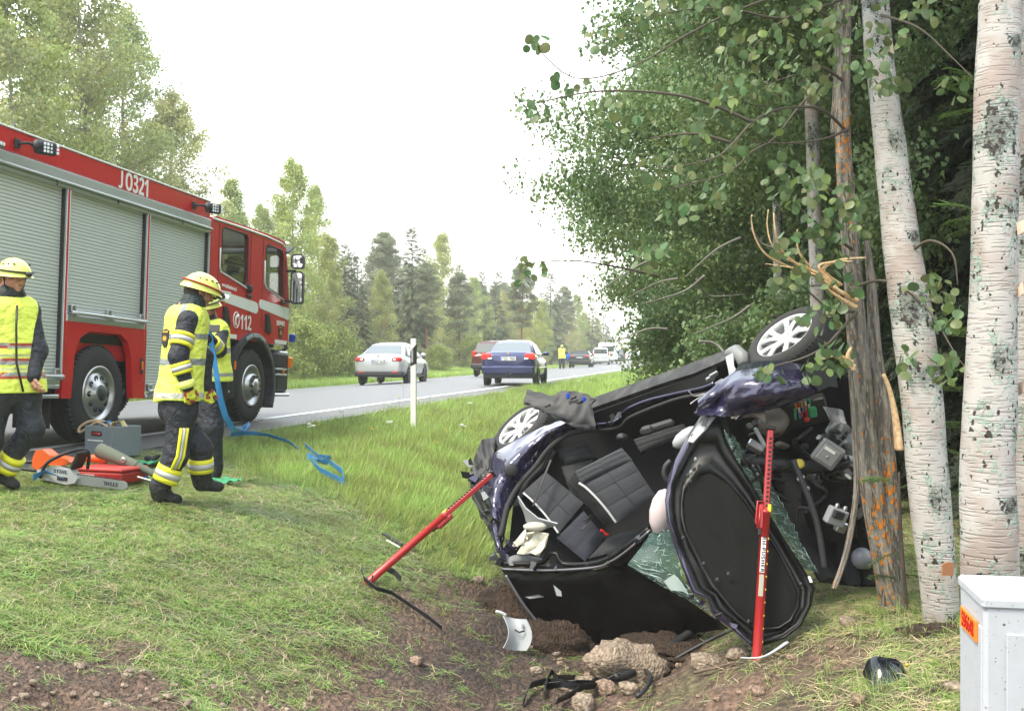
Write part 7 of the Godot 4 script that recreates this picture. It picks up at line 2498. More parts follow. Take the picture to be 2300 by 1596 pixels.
func strut(label: String, base: Vector3, head: Vector3, share: float, flank: Vector3, dots: bool) -> Node3D:
	var t := thing("rescue_strut", label, "rescue strut")
	var d := (head - base).normalized()
	var l := base.distance_to(head)
	var side := (flank - d * flank.dot(d)).normalized()
	var bs := Basis(side, d, side.cross(d))
	t.transform = Transform3D(bs, base)
	var red: Material = M.strut_red
	var b := Mb.new()
	var m := l * share
	b.lathe(Transform3D(), [Vector2(0, 0), Vector2(0.027, 0), Vector2(0.029, 0.01), Vector2(0.027, m), Vector2(0.03, m), Vector2(0.03, m + 0.02), Vector2(0, m + 0.02)], 20)
	put(b, "sleeve", red, t)
	b = Mb.new()
	b.box(V(0, m + (l - m) / 2, 0), V(0.036, l - m, 0.036), 0.005)
	put(b, "inner_bar", red, t)
	var k := int((l - m - 0.06) / 0.028)
	b = Mb.new()
	for i in k:
		b.lathe(Transform3D(Basis(Vector3.RIGHT, PI / 2), V(0, m + 0.05 + i * 0.028, 0.0185)), [Vector2(0, 0), Vector2(0.0085, 0), Vector2(0.0085, 0.002), Vector2(0, 0.0022)], 8)
		b.box(V(0.02, m + 0.05 + i * 0.028, 0), V(0.012, 0.012, 0.03), 0.002)
	put(b, "notches", M.black_plastic, t).set_meta("kind", "stuff")
	b = Mb.new()
	b.box(V(-0.03, m - 0.02, 0.0), V(0.03, 0.15, 0.05), 0.006)
	b.tube([V(-0.02, m + 0.07, 0.02), V(-0.055, m + 0.07, 0.02), V(-0.06, m - 0.06, 0.02), V(-0.035, m - 0.09, 0.02)], 0.006, 6)
	b.tube([V(-0.04, m + 0.02, 0.028), V(-0.04, m - 0.08, 0.03)], 0.006, 6)
	put(b, "lock", red, t)
	b = Mb.new()
	b.box(V(0.018, m + 0.035, 0.012), V(0.022, 0.05, 0.03), 0.005)
	put(b, "safety_tab", M.strut_yellow, t)
	b = Mb.new()
	b.box(V(0, l + 0.012, 0), V(0.055, 0.025, 0.05), 0.006)
	b.box(V(-0.03, m - 0.11, 0.01), V(0.02, 0.05, 0.02), 0.005)
	put(b, "head_plate", M.black_plastic, t)
	if dots:
		b = Mb.new()
		for i in 10:
			var y := 0.05 + i * (m - 0.2) / 9.0
			b.ball(V(0.0265 * cos(0.6), y, 0.0265 * sin(0.6)), V(0.006, 0.008, 0.006), 6)
		put(b, "yellow_dots", M.strut_yellow, t).set_meta("kind", "stuff")
	return t


func rescue_gear() -> void:
	var red := mat("strut_red", Color(0.36, 0.010, 0.012), 0.35)
	red.clearcoat_enabled = true
	red.clearcoat = 0.5
	mat("strut_yellow", Color(0.7, 0.5, 0.03), 0.4)
	var web := mat("black_webbing", Color(0.02, 0.02, 0.022), 0.75)
	var a := to_ground(820, 1312)
	var t := strut("red rescue strut propped from the mown slope up to the rear of the wreck", a + V(0, -0.01, 0), P(1104, 1066, 8.62), 0.60, V(-0.5, 0.8, 0.1), true)
	var b := Mb.new()
	b.box(V(0.0, 0.72, 0.0285), V(0.03, 0.16, 0.004), 0.001)
	put(b, "label_plate", M.grey_plastic, t)
	a = to_ground(1700, 1484)
	t = strut("upright red rescue strut standing in front of the open bonnet", a + V(0, -0.02, 0), P(1731, 966, -a.z + 0.45), 0.625, V(1, 0, 0), true)
	var l: float = 0.625 * (P(1731, 966, -a.z + 0.45) - a).length()
	b = Mb.new()
	b.box(V(-0.006, l - 0.24, 0.0265), V(0.028, 0.21, 0.006), 0.002)
	var plate := put(b, "label_plate", M.white_paint, t)
	letters("RH-PUSHER", 0.022, Transform3D(Basis(Vector3.BACK, -PI / 2), V(-0.006, l - 0.235, 0.031)), "lettering", M.black_plastic, plate, 1.3, true, 0.002)
	b = Mb.new()
	b.box(V(-0.006, l - 0.42, 0.0265), V(0.028, 0.13, 0.005), 0.002)
	put(b, "maker_plate", mat("old_label", Color(0.33, 0.31, 0.25), 0.5), t)
	# webbing round the foot of the left strut
	var g := func(x: float, y: float, up := 0.02) -> Vector3: return to_ground(x, y) + V(0, up, 0)
	var pts := [g.call(812, 1305, 0.09), g.call(818, 1328, 0.06), g.call(845, 1344, 0.06), g.call(880, 1358, 0.06), g.call(925, 1382, 0.06), g.call(960, 1400, 0.05), g.call(992, 1424, 0.04)]
	var across := []
	for p in pts: across.append(V(0.1, 0.75, 0.8))
	tag(put(ribbon(pts, 0.05, 0.003, across), "strap", web), "black strap trailing downhill from the foot of the left red strut", "strap")
	pts = [g.call(835, 1318, 0.05), g.call(862, 1304, 0.08), g.call(885, 1308, 0.07), g.call(900, 1318, 0.05)]
	tag(put(ribbon(pts, 0.045, 0.003, [V(0, 1, 0.3), V(0.2, 1, 0.3), V(0.2, 1, 0.3), V(0.2, 1, 0.3)]), "strap", web), "short black strap end curled behind the foot of the left red strut", "strap")
	t = thing("wiper_blade", "black and white wiper blade lying in the grass above the left red strut", "wiper")
	wire([g.call(860, 1206), g.call(880, 1222, 0.03), g.call(902, 1234)], 0.018, M.black_plastic, "arm", t)
	wire([g.call(868, 1222, 0.02), g.call(898, 1238, 0.02)], 0.008, M.white_paint, "blade", t)
	# blue webbing
	var blue := mat("blue_webbing", Color(0.03, 0.22, 0.52), 0.6)
	var bm := noise_tex(0.2, Color(0, 0, 0), Color(1, 1, 1), 128, 2)
	blue.heightmap_enabled = true; blue.heightmap_texture = bm; blue.heightmap_scale = 0.3
	pts = [P(463, 716, 9.95), P(470, 750, 9.95), P(480, 800, 9.98), P(487, 850, 10.0), P(495, 898, 10.05), P(506, 935, 10.1), P(524, 965, 10.2), g.call(545, 984, 0.11), g.call(560, 978, 0.15), g.call(548, 992, 0.10), g.call(520, 986, 0.10), g.call(518, 994, 0.09), g.call(560, 992, 0.10), g.call(600, 996, 0.11), g.call(640, 1008, 0.10), g.call(655, 1018, 0.10), g.call(672, 1026, 0.08)]
	across = [V(1, 0, 0.2), V(1, 0, 0.3), V(1, 0, 0.5), V(1, 0, 0.3), V(1, 0.1, 0), V(1, 0.3, 0), V(0.6, 0.8, 0), V(0, 1, 0.5), V(0, 0.6, 1), V(0.2, 1, 0), V(0, 1, 0.4), V(0, 1, 0.3), V(0, 0.9, 0.6), V(0, 0.7, 0.8), V(0, 0.8, 0.6), V(0, 0.6, 0.8), V(0, 0.9, 0.5)]
	tag(put(ribbon(pts, 0.055, 0.0025, across), "strap", blue), "blue strap hanging from the hands at the phone down into the grass", "strap")
	pts = [g.call(685, 1018, 0.10), g.call(700, 1034, 0.11), g.call(716, 1046, 0.10), g.call(742, 1051, 0.10), g.call(722, 1056, 0.08), g.call(690, 1044, 0.11), g.call(700, 1062, 0.12), g.call(720, 1082, 0.11), g.call(748, 1097, 0.12), g.call(773, 1104, 0.10), g.call(768, 1088, 0.12), g.call(742, 1066, 0.13), g.call(712, 1062, 0.13)]
	across = []
	for i in pts.size(): across.append(V(0.1 * (i % 3), 0.9, 0.75 - 0.1 * (i % 2)))
	tag(put(ribbon(pts, 0.065, 0.0025, across), "strap", blue), "blue strap with a folded loop lying in the grass right of the walking firefighter", "strap")
	pts = [g.call(74, 1098, 0.08), g.call(100, 1093, 0.11), g.call(125, 1095, 0.10), g.call(142, 1101, 0.08)]
	tag(put(ribbon(pts, 0.06, 0.0025, [V(0, 0.4, 1), V(0, 0.3, 1), V(0, 0.3, 1), V(0, 0.4, 1)]), "strap", blue), "short piece of blue strap in the grass in front of the chainsaw", "strap")
	# crate with rope and slings
	var c := to_ground(245, 1026)
	var bw := Basis(Vector3.UP, -0.62)
	t = thing("tool_crate", "grey open crate holding ropes and slings on the road shoulder", "crate", Transform3D(bw, c + V(0, 0.0, -0.1)))
	var greyb := mat("crate_grey", Color(0.17, 0.20, 0.22), 0.6)
	for q in [[V(0, 0.15, 0.16), V(0.46, 0.3, 0.018), "front_panel"], [V(0, 0.15, -0.16), V(0.46, 0.3, 0.018), "back_panel"], [V(0.222, 0.15, 0), V(0.018, 0.3, 0.302), "side_panel"], [V(-0.222, 0.15, 0), V(0.018, 0.3, 0.302), "side_panel"], [V(0, 0.012, 0), V(0.42, 0.02, 0.3), "bottom"]]:
		b = Mb.new()
		b.box(q[0], q[1], 0.004)
		put(b, q[2], greyb, t)
	b = Mb.new()
	b.prism(rr(-0.09, 0.2, 0.09, 0.25, 0.024), 0.004, Transform3D(Basis(), V(-0.03, 0, 0.168)))
	var ho := put(b, "hand_hole", M.black_plastic, t)
	b = Mb.new()
	b.tube([V(-0.1, 0.22, 0.172), V(-0.03, 0.226, 0.174), V(0.04, 0.222, 0.172)], 0.014, 6)
	put(b, "red_sling", red, ho)
	b = Mb.new()
	b.box(V(-0.05, 0.155, 0.17), V(0.26, 0.012, 0.004), 0.001)
	put(b, "white_line", M.white_paint, t)
	var rope := mat("rope", Color(0.45, 0.33, 0.20), 0.9)
	t = thing("rope", "beige rope looped out over the left edge of the grey crate", "rope", Transform3D(bw, c + V(0, 0, -0.1)))
	wire([V(0.05, 0.3, 0.02), V(-0.15, 0.34, 0.03), V(-0.32, 0.33, 0.06), V(-0.42, 0.27, 0.1), V(-0.40, 0.22, 0.12), V(-0.30, 0.26, 0.1), V(-0.15, 0.33, 0.08), V(0.0, 0.29, 0.06)], 0.014, rope, "loop", t, 8)
	t = thing("sling", "yellowish slings bundled inside the grey crate", "sling", Transform3D(bw, c + V(0, 0, -0.1)))
	put(ribbon([V(0.0, 0.2, 0.05), V(0.05, 0.33, 0.02), V(0.12, 0.35, -0.02), V(0.17, 0.25, -0.05)], 0.07, 0.004, [V(0, 0, 1), V(0.2, 0, 1), V(0, 0.2, 1), V(0, 0, 1)]), "webbing", mat("sling_cloth", Color(0.5, 0.42, 0.2), 0.8), t)
	put(ribbon([V(-0.12, 0.2, 0.05), V(-0.09, 0.335, 0.05), V(-0.03, 0.345, 0.03), V(0.0, 0.25, 0.0)], 0.06, 0.004, [V(0, 0, 1), V(0.2, 0, 1), V(0, 0.2, 1), V(0, 0, 1)]), "webbing", blue, t)
	# chainsaw, built along x with the bar towards +x
	c = to_ground(135, 1088)
	t = thing("chainsaw", "orange and white chainsaw with its bar pointing right in front of the red case", "chainsaw", Transform3D(Basis(Vector3.UP, -0.16) * Basis(Vector3.BACK, -0.10), c + V(0, 0.02, 0)))
	var orange := mat("saw_orange", Color(0.65, 0.10, 0.012), 0.4)
	var pale := mat("saw_grey", Color(0.42, 0.43, 0.42), 0.5)
	b = Mb.new()
	b.prism(poly([-0.16, 0.02, 0.10, 0.0, 0.17, 0.02, 0.19, 0.06, 0.13, 0.12, 0.0, 0.14, -0.08, 0.12, -0.17, 0.09]), 0.09, Transform3D(Basis(), V(0, 0, -0.01)))
	put(b, "housing", pale, t)
	b = Mb.new()
	b.prism(poly([-0.24, 0.10, -0.19, 0.08, -0.14, 0.13, 0.04, 0.145, 0.09, 0.175, 0.06, 0.20, -0.1, 0.215, -0.16, 0.25, -0.22, 0.24, -0.245, 0.17]), 0.13, Transform3D(Basis(), V(0, 0, -0.09)))
	put(b, "engine_cover", orange, t)
	wire([V(-0.13, 0.03, 0.09), V(-0.07, 0.16, 0.10), V(0.06, 0.25, 0.06), V(0.14, 0.28, -0.03), V(0.18, 0.25, -0.08), V(0.17, 0.12, -0.1)], 0.014, M.black_plastic, "handle_bar", t, 8)
	wire([V(-0.22, 0.14, 0), V(-0.32, 0.13, 0.0), V(-0.42, 0.11, 0.0), V(-0.45, 0.09, 0), V(-0.36, 0.07, 0.0), V(-0.2, 0.07, 0)], 0.015, M.black_plastic, "rear_handle", t, 8)
	b = Mb.new()
	b.box(V(0.15, 0.2, 0.0), V(0.03, 0.16, 0.16), 0.01, Basis(Vector3.BACK, -0.35))
	put(b, "hand_guard", M.black_plastic, t)
	b = Mb.new()
	b.prism(poly([0.16, 0.005, 0.58, 0.012, 0.61, 0.035, 0.60, 0.065, 0.57, 0.08, 0.16, 0.085]), 0.008, Transform3D(Basis(), V(0, 0, 0.03)))
	var bar := put(b, "guide_bar", mat("bar_steel", Color(0.36, 0.37, 0.36), 0.45, 0.5), t)
	letters("STIHL", 0.029, Transform3D(Basis(Vector3.BACK, PI), V(0.46, 0.045, 0.040)), "lettering", M.black_plastic, bar, 1.2, true, 0.002)
	letters("STIHL", 0.027, Transform3D(Basis(), V(0.04, 0.10, 0.082)), "lettering", M.black_plastic, t, 1.2, true, 0.002)
	b = Mb.new()
	for i in 20: b.box(V(0.17 + i * 0.0205, 0.088, 0.034), V(0.012, 0.010, 0.012), 0.002)
	put(b, "chain", M.dark_plastic, bar).set_meta("kind", "stuff")
	b = Mb.new()
	b.box(V(0.06, 0.045, 0.083), V(0.09, 0.03, 0.006), 0.002)
	b.ball(V(0.04, 0.045, 0.086), V(0.014, 0.014, 0.006), 10)
	put(b, "bar_nuts", M.dark_plastic, t)
	# red case
	c = to_ground(237, 1087)
	t = thing("red_case", "flat red plastic case lying behind the chainsaw bar", "case", Transform3D(Basis(Vector3.UP, -0.38), c + V(0.0, 0.0, -0.14)))
	b = Mb.new()
	b.box(V(0, 0.05, 0), V(0.50, 0.09, 0.34), 0.012)
	put(b, "lower_shell", red, t)
	b = Mb.new()
	b.box(V(0, 0.115, 0), V(0.505, 0.034, 0.345), 0.012)
	put(b, "lid", mat("case_lid", Color(0.50, 0.05, 0.045), 0.45), t)
	b = Mb.new()
	b.box(V(-0.12, 0.055, 0.172), V(0.18, 0.04, 0.004), 0.001)
	put(b, "label_plate", mat("case_label", Color(0.55, 0.4, 0.38), 0.5), t)
	# rolled canvas bag, hose tool and scraps
	t = thing("canvas_roll", "grey green canvas bag with a metal eyelet lying across the red case", "bag")
	var canvas := mat("canvas", Color(0.10, 0.115, 0.09), 0.85)
	var ca := c + V(-0.16, 0.25, -0.30); var cb := c + V(0.22, 0.13, -0.14)
	wire([ca, ca.lerp(cb, 0.3), ca.lerp(cb, 0.65), cb], [0.066, 0.04], canvas, "bag", t, 12)
	b = Mb.new()
	b.lathe(Transform3D(Basis(Vector3.RIGHT, PI / 2), ca.lerp(cb, 0.68) + V(0, 0.015, 0.054)), [Vector2(0.01, 0), Vector2(0.022, 0), Vector2(0.022, 0.008), Vector2(0.01, 0.008)], 12)
	put(b, "eyelet", M.steel, t)
	wire([cb, cb + V(0.1, -0.04, 0.03), cb + V(0.17, -0.07, 0.06)], [0.036, 0.025], canvas, "neck", t, 10)
	t = thing("hydraulic_hose", "orange gripped tool with a blue hose behind the chainsaw", "hose")
	wire([c + V(-0.32, 0.19, -0.28), c + V(-0.1, 0.17, -0.30)], 0.035, orange, "grip", t, 8)
	wire([c + V(-0.1, 0.17, -0.30), c + V(0.1, 0.13, -0.2), c + V(0.3, 0.02, -0.16)], 0.015, blue, "hose", t, 8)
	t = thing("metal_rod", "thin metal rod sticking out right of the red case", "rod")
	wire([c + V(0.28, 0.06, 0.05), c + V(0.46, 0.015, 0.08)], 0.01, M.steel, "shaft", t, 6)
	var green := mat("green_cloth", Color(0.04, 0.26, 0.12), 0.7)
	rng.seed = 41
	for q in [["crumpled green cloth left of the walking firefighter's knee", 332, 1048, 0.13], ["green cloth scrap in the grass right behind the walking firefighter", 505, 1092, 0.12]]:
		c = to_ground(q[1], q[2])
		var rows := []
		for i in 7:
			var row := []
			for k in 9: row.append(c + V((k - 4) * q[3] * 0.28, 0.035 + rf(-0.02, 0.03), (i - 3) * q[3] * 0.24 + rf(-0.02, 0.02)))
			rows.append(row)
		b = Mb.new()
		b.slab(rows, 0.003)
		tag(put(b, "cloth", green), q[0], "cloth")
	t = thing("work_glove", "black glove and wrapper lying beside the green cloth", "glove")
	c = to_ground(322, 1040)
	b = Mb.new()
	net(b, hand_bones(c + V(0.03, 0.045, 0), V(1, -0.1, 0.3), V(0, 0.2, -1), 0.5), 0.007, 0.01, func(_p): return Color(0.016, 0.016, 0.018))
	put(b, "glove", M.figure, t)


# ---------------------------------------------------------------- the trunks in front, with leaves, and what lies on the ground
func trunk_mesh(line: Array, seg := 22, vs := 0.45, knob := 0.035) -> Mb:   # [column, row, width in the photograph, distance]
	var b := Mb.new()
	b.smooth()
	var r := []
	var cur := Curve3D.new()
	var pts := []
	for q in line: pts.append(P(q[0], q[1], q[3]))
	var along := 0.0
	var n := 0
	var steps := 10
	for i in line.size() - 1:
		for k in (steps if i < line.size() - 2 else steps + 1):
			var u := float(k) / steps
			var a: Vector3 = pts[maxi(i - 1, 0)]; var p: Vector3 = pts[i]; var q: Vector3 = pts[i + 1]; var d: Vector3 = pts[mini(i + 2, line.size() - 1)]
			var c := p.cubic_interpolate(q, a, d, u)
			var w := lerpf(line[i][2] * line[i][3], line[i + 1][2] * line[i + 1][3], u) / F / 2
			var ring := PackedVector3Array()
			for j in seg:
				var an := TAU * j / seg
				var dir := V(cos(an), 0, sin(an))
				var bump := 1.0 + knob * 2.2 * nf.get_noise_3d(c.x * 9.0 + dir.x * 2.0, c.y * 7.0, dir.z * 2.0) + knob * nz.get_noise_3d(dir.x * 3.0, c.y * 4.0, dir.z * 3.0)
				ring.append(c + dir * w * bump)
			r.append(ring)
			n += 1
	b.rings(r, true, true, 1.0, vs)
	return b


func aspen_bark() -> void:
	var w := 256; var h := 768
	var im := Image.create(w, h, false, Image.FORMAT_RGB8)
	var bm := Image.create(w, h, false, Image.FORMAT_L8)
	var n := FastNoiseLite.new()
	n.fractal_octaves = 3
	var spots := FastNoiseLite.new()
	spots.noise_type = FastNoiseLite.TYPE_CELLULAR
	spots.cellular_return_type = FastNoiseLite.RETURN_DISTANCE
	spots.frequency = 0.05
	for y in h:
		for x in w:
			var a := TAU * x / w
			var cx := cos(a); var cy := sin(a)
			var g := n.get_noise_3d(cx * 150, y * 1.1, cy * 150)
			var f := n.get_noise_3d(cx * 300 + 300, y * 4.0, cy * 300)
			var l := n.get_noise_3d(cx * 26 + 900, y * 0.22, cy * 26)
			var c := Color(0.46, 0.44, 0.415).lerp(Color(0.335, 0.32, 0.30), smoothstep(-0.05, 0.3, g)).lerp(Color(0.58, 0.55, 0.49), smoothstep(0.1, 0.4, f))
			var dip := 0.7 - 0.7 * smoothstep(-0.05, 0.3, g) + 0.2 * f
			var d := spots.get_noise_3d(cx * 40, y * 1.35, cy * 40) + 0.25 * f
			var o := smoothstep(-0.70, -0.80, d - 0.34 * l)
			c = c.lerp(Color(0.80, 0.47, 0.09).lerp(Color(0.66, 0.36, 0.06), smoothstep(-0.2, 0.2, f)), o)
			im.set_pixel(x, y, c)
			bm.set_pixel(x, y, Color(dip + o * 0.15, 0, 0))
	var m := mat("aspen_bark", Color(1, 1, 1), 0.9)
	m.albedo_texture = ImageTexture.create_from_image(im)
	m.heightmap_enabled = true
	m.heightmap_texture = ImageTexture.create_from_image(bm)
	m.heightmap_scale = 1.6


func aspen_leaf() -> ArrayMesh:   # a round leaf 1 across, its stalk at the origin, hanging along -y
	var b := Mb.new()
	b.smooth()
	var n := 10
	var c := V(0, -0.55, 0.05)
	var rim := []
	for i in n:
		var a := TAU * i / n
		rim.append(V(cos(a) * 0.5, -0.52 + sin(a) * 0.5 * (0.92 if sin(a) > 0 else 1.1), -0.10 * absf(cos(a)) + 0.03 * sin(a * 3.0)))
	for i in n: b.tri(c, rim[i], rim[(i + 1) % n])
	b.quad(V(-0.018, 0.45, 0), V(0.018, 0.45, 0), V(0.018, -0.1, 0.02), V(-0.018, -0.1, 0.02))
	return b.mesh()


func near_trees() -> void:
	aspen_bark()
	var t := thing("birch_tree", "leaning white birch trunk in front of the wood, left of the thickest birch", "tree", Transform3D.IDENTITY, "")
	put(trunk_mesh([[1900, -2400, 14, 9.0], [1935, -900, 44, 8.2], [1958, -140, 58, 7.6], [1967, 20, 60, 7.3], [1978, 150, 62, 7.1], [2000, 330, 70, 6.9], [2020, 500, 78, 6.7], [2046, 690, 90, 6.5], [2066, 850, 92, 6.4], [2080, 1000, 90, 6.3], [2092, 1150, 92, 6.25], [2108, 1300, 84, 6.2], [2116, 1400, 76, 6.2], [2120, 1450, 80, 6.2]]), "trunk", M.birch_bark, t)
	var b := Mb.new()
	var torn := mat("torn_bark", Color(0.30, 0.13, 0.06), 0.9)
	b.slab(grid3([[[2180, 1145, 6.02], [2215, 1142, 6.0]], [[2185, 1180, 6.02], [2220, 1178, 6.0]]], 1), 0.01)
	var pt := Mb.new()
	var c := P(2128, 1276, 6.06)
	pt.prism(poly([-0.035, -0.035, 0.03, -0.04, 0.035, 0.03, 0.0, 0.036, -0.03, 0.025]), 0.012, Transform3D(Basis(Vector3.UP, 0.15), c))
	put(pt, "bark_wound", torn, t)
	rng.seed = 23
	for q in [[2083, 770, 0.4], [2098, 900, 0.5], [2110, 1060, 0.45], [2060, 640, 0.3], [1990, 90, 0.2], [2112, 1180, 0.4]]:
		pt = Mb.new()
		var z: float = 6.33 + (1100 - q[1]) * 0.0007
		pt.slab([[P(q[0], q[1], z), P(q[0] + 14, q[1] - 4, z - 0.05)], [P(q[0] + 3, q[1] + 26, z), P(q[0] + 20, q[1] + 30, z - 0.07)]], 0.003)
		put(pt, "peeling_bark", mat("peel", Color(0.45, 0.34, 0.27), 0.8), t)
	t = thing("birch_tree", "thickest white birch trunk, rising behind the white cabinet", "tree")
	put(trunk_mesh([[2270, -3600, 20, 5.9], [2262, -1500, 60, 5.8], [2252, -160, 88, 5.6], [2246, 20, 92, 5.5], [2240, 180, 96, 5.4], [2238, 350, 98, 5.35], [2236, 520, 98, 5.3], [2232, 700, 102, 5.25], [2226, 880, 112, 5.2], [2220, 1050, 116, 5.15], [2222, 1200, 120, 5.1], [2226, 1330, 124, 5.1], [2230, 1480, 130, 5.1], [2232, 1560, 140, 5.1]], 26), "trunk", M.birch_bark, t)
	for q in [[2285, 640], [2288, 500], [2262, 990], [2290, 860]]:
		pt = Mb.new()
		pt.slab([[P(q[0] - 4, q[1], 5.22), P(q[0] + 14, q[1] - 6, 5.2)], [P(q[0], q[1] + 28, 5.2), P(q[0] + 16, q[1] + 20, 5.14)]], 0.003)
		put(pt, "peeling_bark", M.peel, t)
	t = thing("birch_tree", "birch trunk at the right edge, half hidden by the thickest birch", "tree")
	put(trunk_mesh([[2350, -2900, 20, 7.0], [2340, -1300, 60, 6.8], [2330, -160, 92, 6.6], [2318, 200, 96, 6.5], [2312, 600, 100, 6.4], [2308, 1000, 106, 6.35], [2306, 1300, 112, 6.3], [2306, 1500, 116, 6.3]]), "trunk", M.birch_bark, t)
	# the aspen that the car has struck
	var leafm := aspen_leaf()
	var greens := [leafy_tint(0.12, 0.19, 0.075), leafy_tint(0.095, 0.155, 0.07), leafy_tint(0.19, 0.27, 0.08), leafy_tint(0.14, 0.21, 0.095)]
	t = thing("aspen_tree", "grey aspen with orange lichen that the wreck leans against, its branches full of round leaves", "tree")
	put(trunk_mesh([[1860, -2300, 7, 8.4], [1875, -1000, 21, 8.1], [1893, -150, 29, 7.8], [1897, 60, 31, 7.6], [1893, 250, 31, 7.4], [1900, 420, 38, 7.2], [1912, 560, 40, 7.05], [1922, 700, 43, 6.95], [1934, 850, 48, 6.85], [1946, 980, 48, 6.8], [1962, 1120, 50, 6.75], [1985, 1260, 50, 6.7], [2004, 1360, 55, 6.7], [2008, 1420, 60, 6.7]], 18, 0.4, 0.03), "trunk", M.aspen_bark, t)
	put(trunk_mesh([[1948, 540, 12, 7.2], [1958, 640, 21, 7.1], [1966, 780, 29, 7.0], [1976, 900, 45, 6.9], [1986, 1040, 53, 6.85], [1996, 1180, 52, 6.8], [2006, 1320, 46, 6.8], [2010, 1420, 48, 6.8]], 18, 0.4, 0.03), "second_trunk", M.aspen_bark, t)
	put(trunk_mesh([[1872, 300, 14, 7.6], [1880, 120, 12, 7.8], [1876, -60, 10, 7.9]], 8, 0.4), "side_stem", M.aspen_bark, t)
	put(trunk_mesh([[1908, 800, 9, 6.72], [1916, 900, 12, 6.66], [1922, 1010, 13, 6.62], [1924, 1100, 14, 6.58], [1914, 1180, 15, 6.54], [1896, 1260, 14, 6.5], [1874, 1320, 14, 6.46]], 10, 0.4, 0.03), "bent_stem", M.aspen_bark, t)
	var wood := mat("split_wood", Color(1, 1, 1), 0.8)
	tri_tex(wood, noise_tex(0.05, Color(0.80, 0.64, 0.46), Color(0.93, 0.83, 0.67), 256, 3), 2.0)
	for s in [[[1880, 660], [1830, 618], [1770, 598], [1722, 572], [1697, 535], [1688, 495], [1690, 482]], [[1880, 655], [1825, 606], [1770, 582], [1735, 550], [1724, 510], [1726, 470]], [[1878, 650], [1838, 615], [1790, 592], [1755, 560], [1742, 520], [1738, 478]], [[1885, 652], [1842, 628], [1812, 590], [1793, 560], [1791, 515]], [[1890, 658], [1850, 622], [1800, 606], [1760, 598], [1720, 592]], [[1890, 640], [1850, 605], [1890, 583], [1945, 578]], [[1880, 645], [1840, 600], [1870, 588], [1915, 586]], [[1892, 660], [1858, 636], [1845, 622], [1812, 612], [1775, 610]]]:
		var pts := []
		for i in s.size(): pts.append(P(s[i][0], s[i][1], 6.72 - 0.03 * i + rf(-0.03, 0.03)))
		wire(pts, [0.021, 0.005], wood, "splinter", t, 6, 0.45)
	for s in [[[1925, 675], [1880, 650], [1848, 628]], [[1922, 690], [1876, 662], [1856, 645]], [[1915, 830], [1905, 800], [1914, 780]], [[1918, 822], [1890, 808], [1872, 800]], [[1912, 812], [1880, 798], [1850, 806]]]:
		var pts := []
		for i in s.size(): pts.append(P(s[i][0], s[i][1], 6.7 - 0.02 * i))
		wire(pts, [0.03, 0.010], wood, "splinter", t, 6, 0.5)
	for s in [[[1985, 840], [2000, 880], [2012, 940], [2020, 1010]]]:
		var pts := []
		for i in s.size(): pts.append(P(s[i][0], s[i][1], 6.75))
		wire(pts, [0.02, 0.05], wood, "splinter", t, 8, 0.5)
	var twigs := [[[1900, 292, 7.3], [1850, 248, 7.1], [1800, 240, 6.9], [1740, 248, 6.7], [1690, 275, 6.5], [1650, 318, 6.4], [1610, 352, 6.3], [1540, 370, 6.2], [1472, 376, 6.2]], [[1905, 290, 7.3], [1850, 312, 7.1], [1760, 322, 6.9], [1690, 316, 6.8]], [[1885, 150, 7.6], [1800, 235, 7.2], [1740, 310, 7.0], [1690, 340, 6.9], [1640, 385, 6.8], [1570, 408, 6.7], [1500, 425, 6.6]], [[1890, -10, 7.6], [1760, -10, 7.2], [1640, 30, 6.9], [1540, 80, 6.7], [1420, 150, 6.5], [1290, 175, 6.4], [1200, 100, 6.4]], [[1890, 0, 7.6], [1760, 40, 7.3], [1640, 20, 7.1], [1520, 25, 6.9], [1400, 60, 6.8]], [[1690, 275, 6.5], [1600, 235, 6.4], [1500, 210, 6.3], [1340, 205, 6.2], [1190, 235, 6.2]], [[1925, 700, 6.9], [1890, 740, 6.7], [1850, 780, 6.6], [1800, 805, 6.5], [1740, 822, 6.5], [1690, 842, 6.5]], [[1930, 640, 6.9], [1985, 630, 6.6], [2050, 660, 6.4], [2100, 715, 6.3], [2150, 800, 6.2], [2190, 850, 6.2]], [[1905, 480, 7.1], [1860, 420, 6.9], [1800, 380, 6.8], [1760, 370, 6.7]], [[1915, 560, 7.0], [1860, 520, 6.8], [1810, 480, 6.7], [1770, 440, 6.7]], [[1920, 700, 6.9], [1860, 690, 6.7], [1800, 640, 6.6], [1760, 620, 6.6]], [[1965, 30, 7.3], [2060, 60, 6.6], [2140, 130, 6.3], [2190, 180, 6.2]], [[2040, 570, 6.6], [2090, 540, 6.4], [2140, 570, 6.3], [2152, 640, 6.3]], [[1895, 60, 7.6], [1820, 20, 7.3], [1740, 60, 7.0], [1680, 120, 6.8]], [[1893, 180, 7.4], [1840, 150, 7.1], [1780, 170, 6.9], [1720, 190, 6.8]], [[1640, 320, 6.4], [1560, 300, 6.3], [1460, 310, 6.2]], [[1480, 620, 9.0], [1390, 600, 8.6], [1290, 585, 8.2], [1200, 590, 8.0], [1160, 600, 8.0]]]
	for s in twigs:
		var pts := []
		for q in s: pts.append(P(q[0], q[1], q[2]))
		wire(pts, [0.011, 0.003], M.twig, "branch", t, 6)
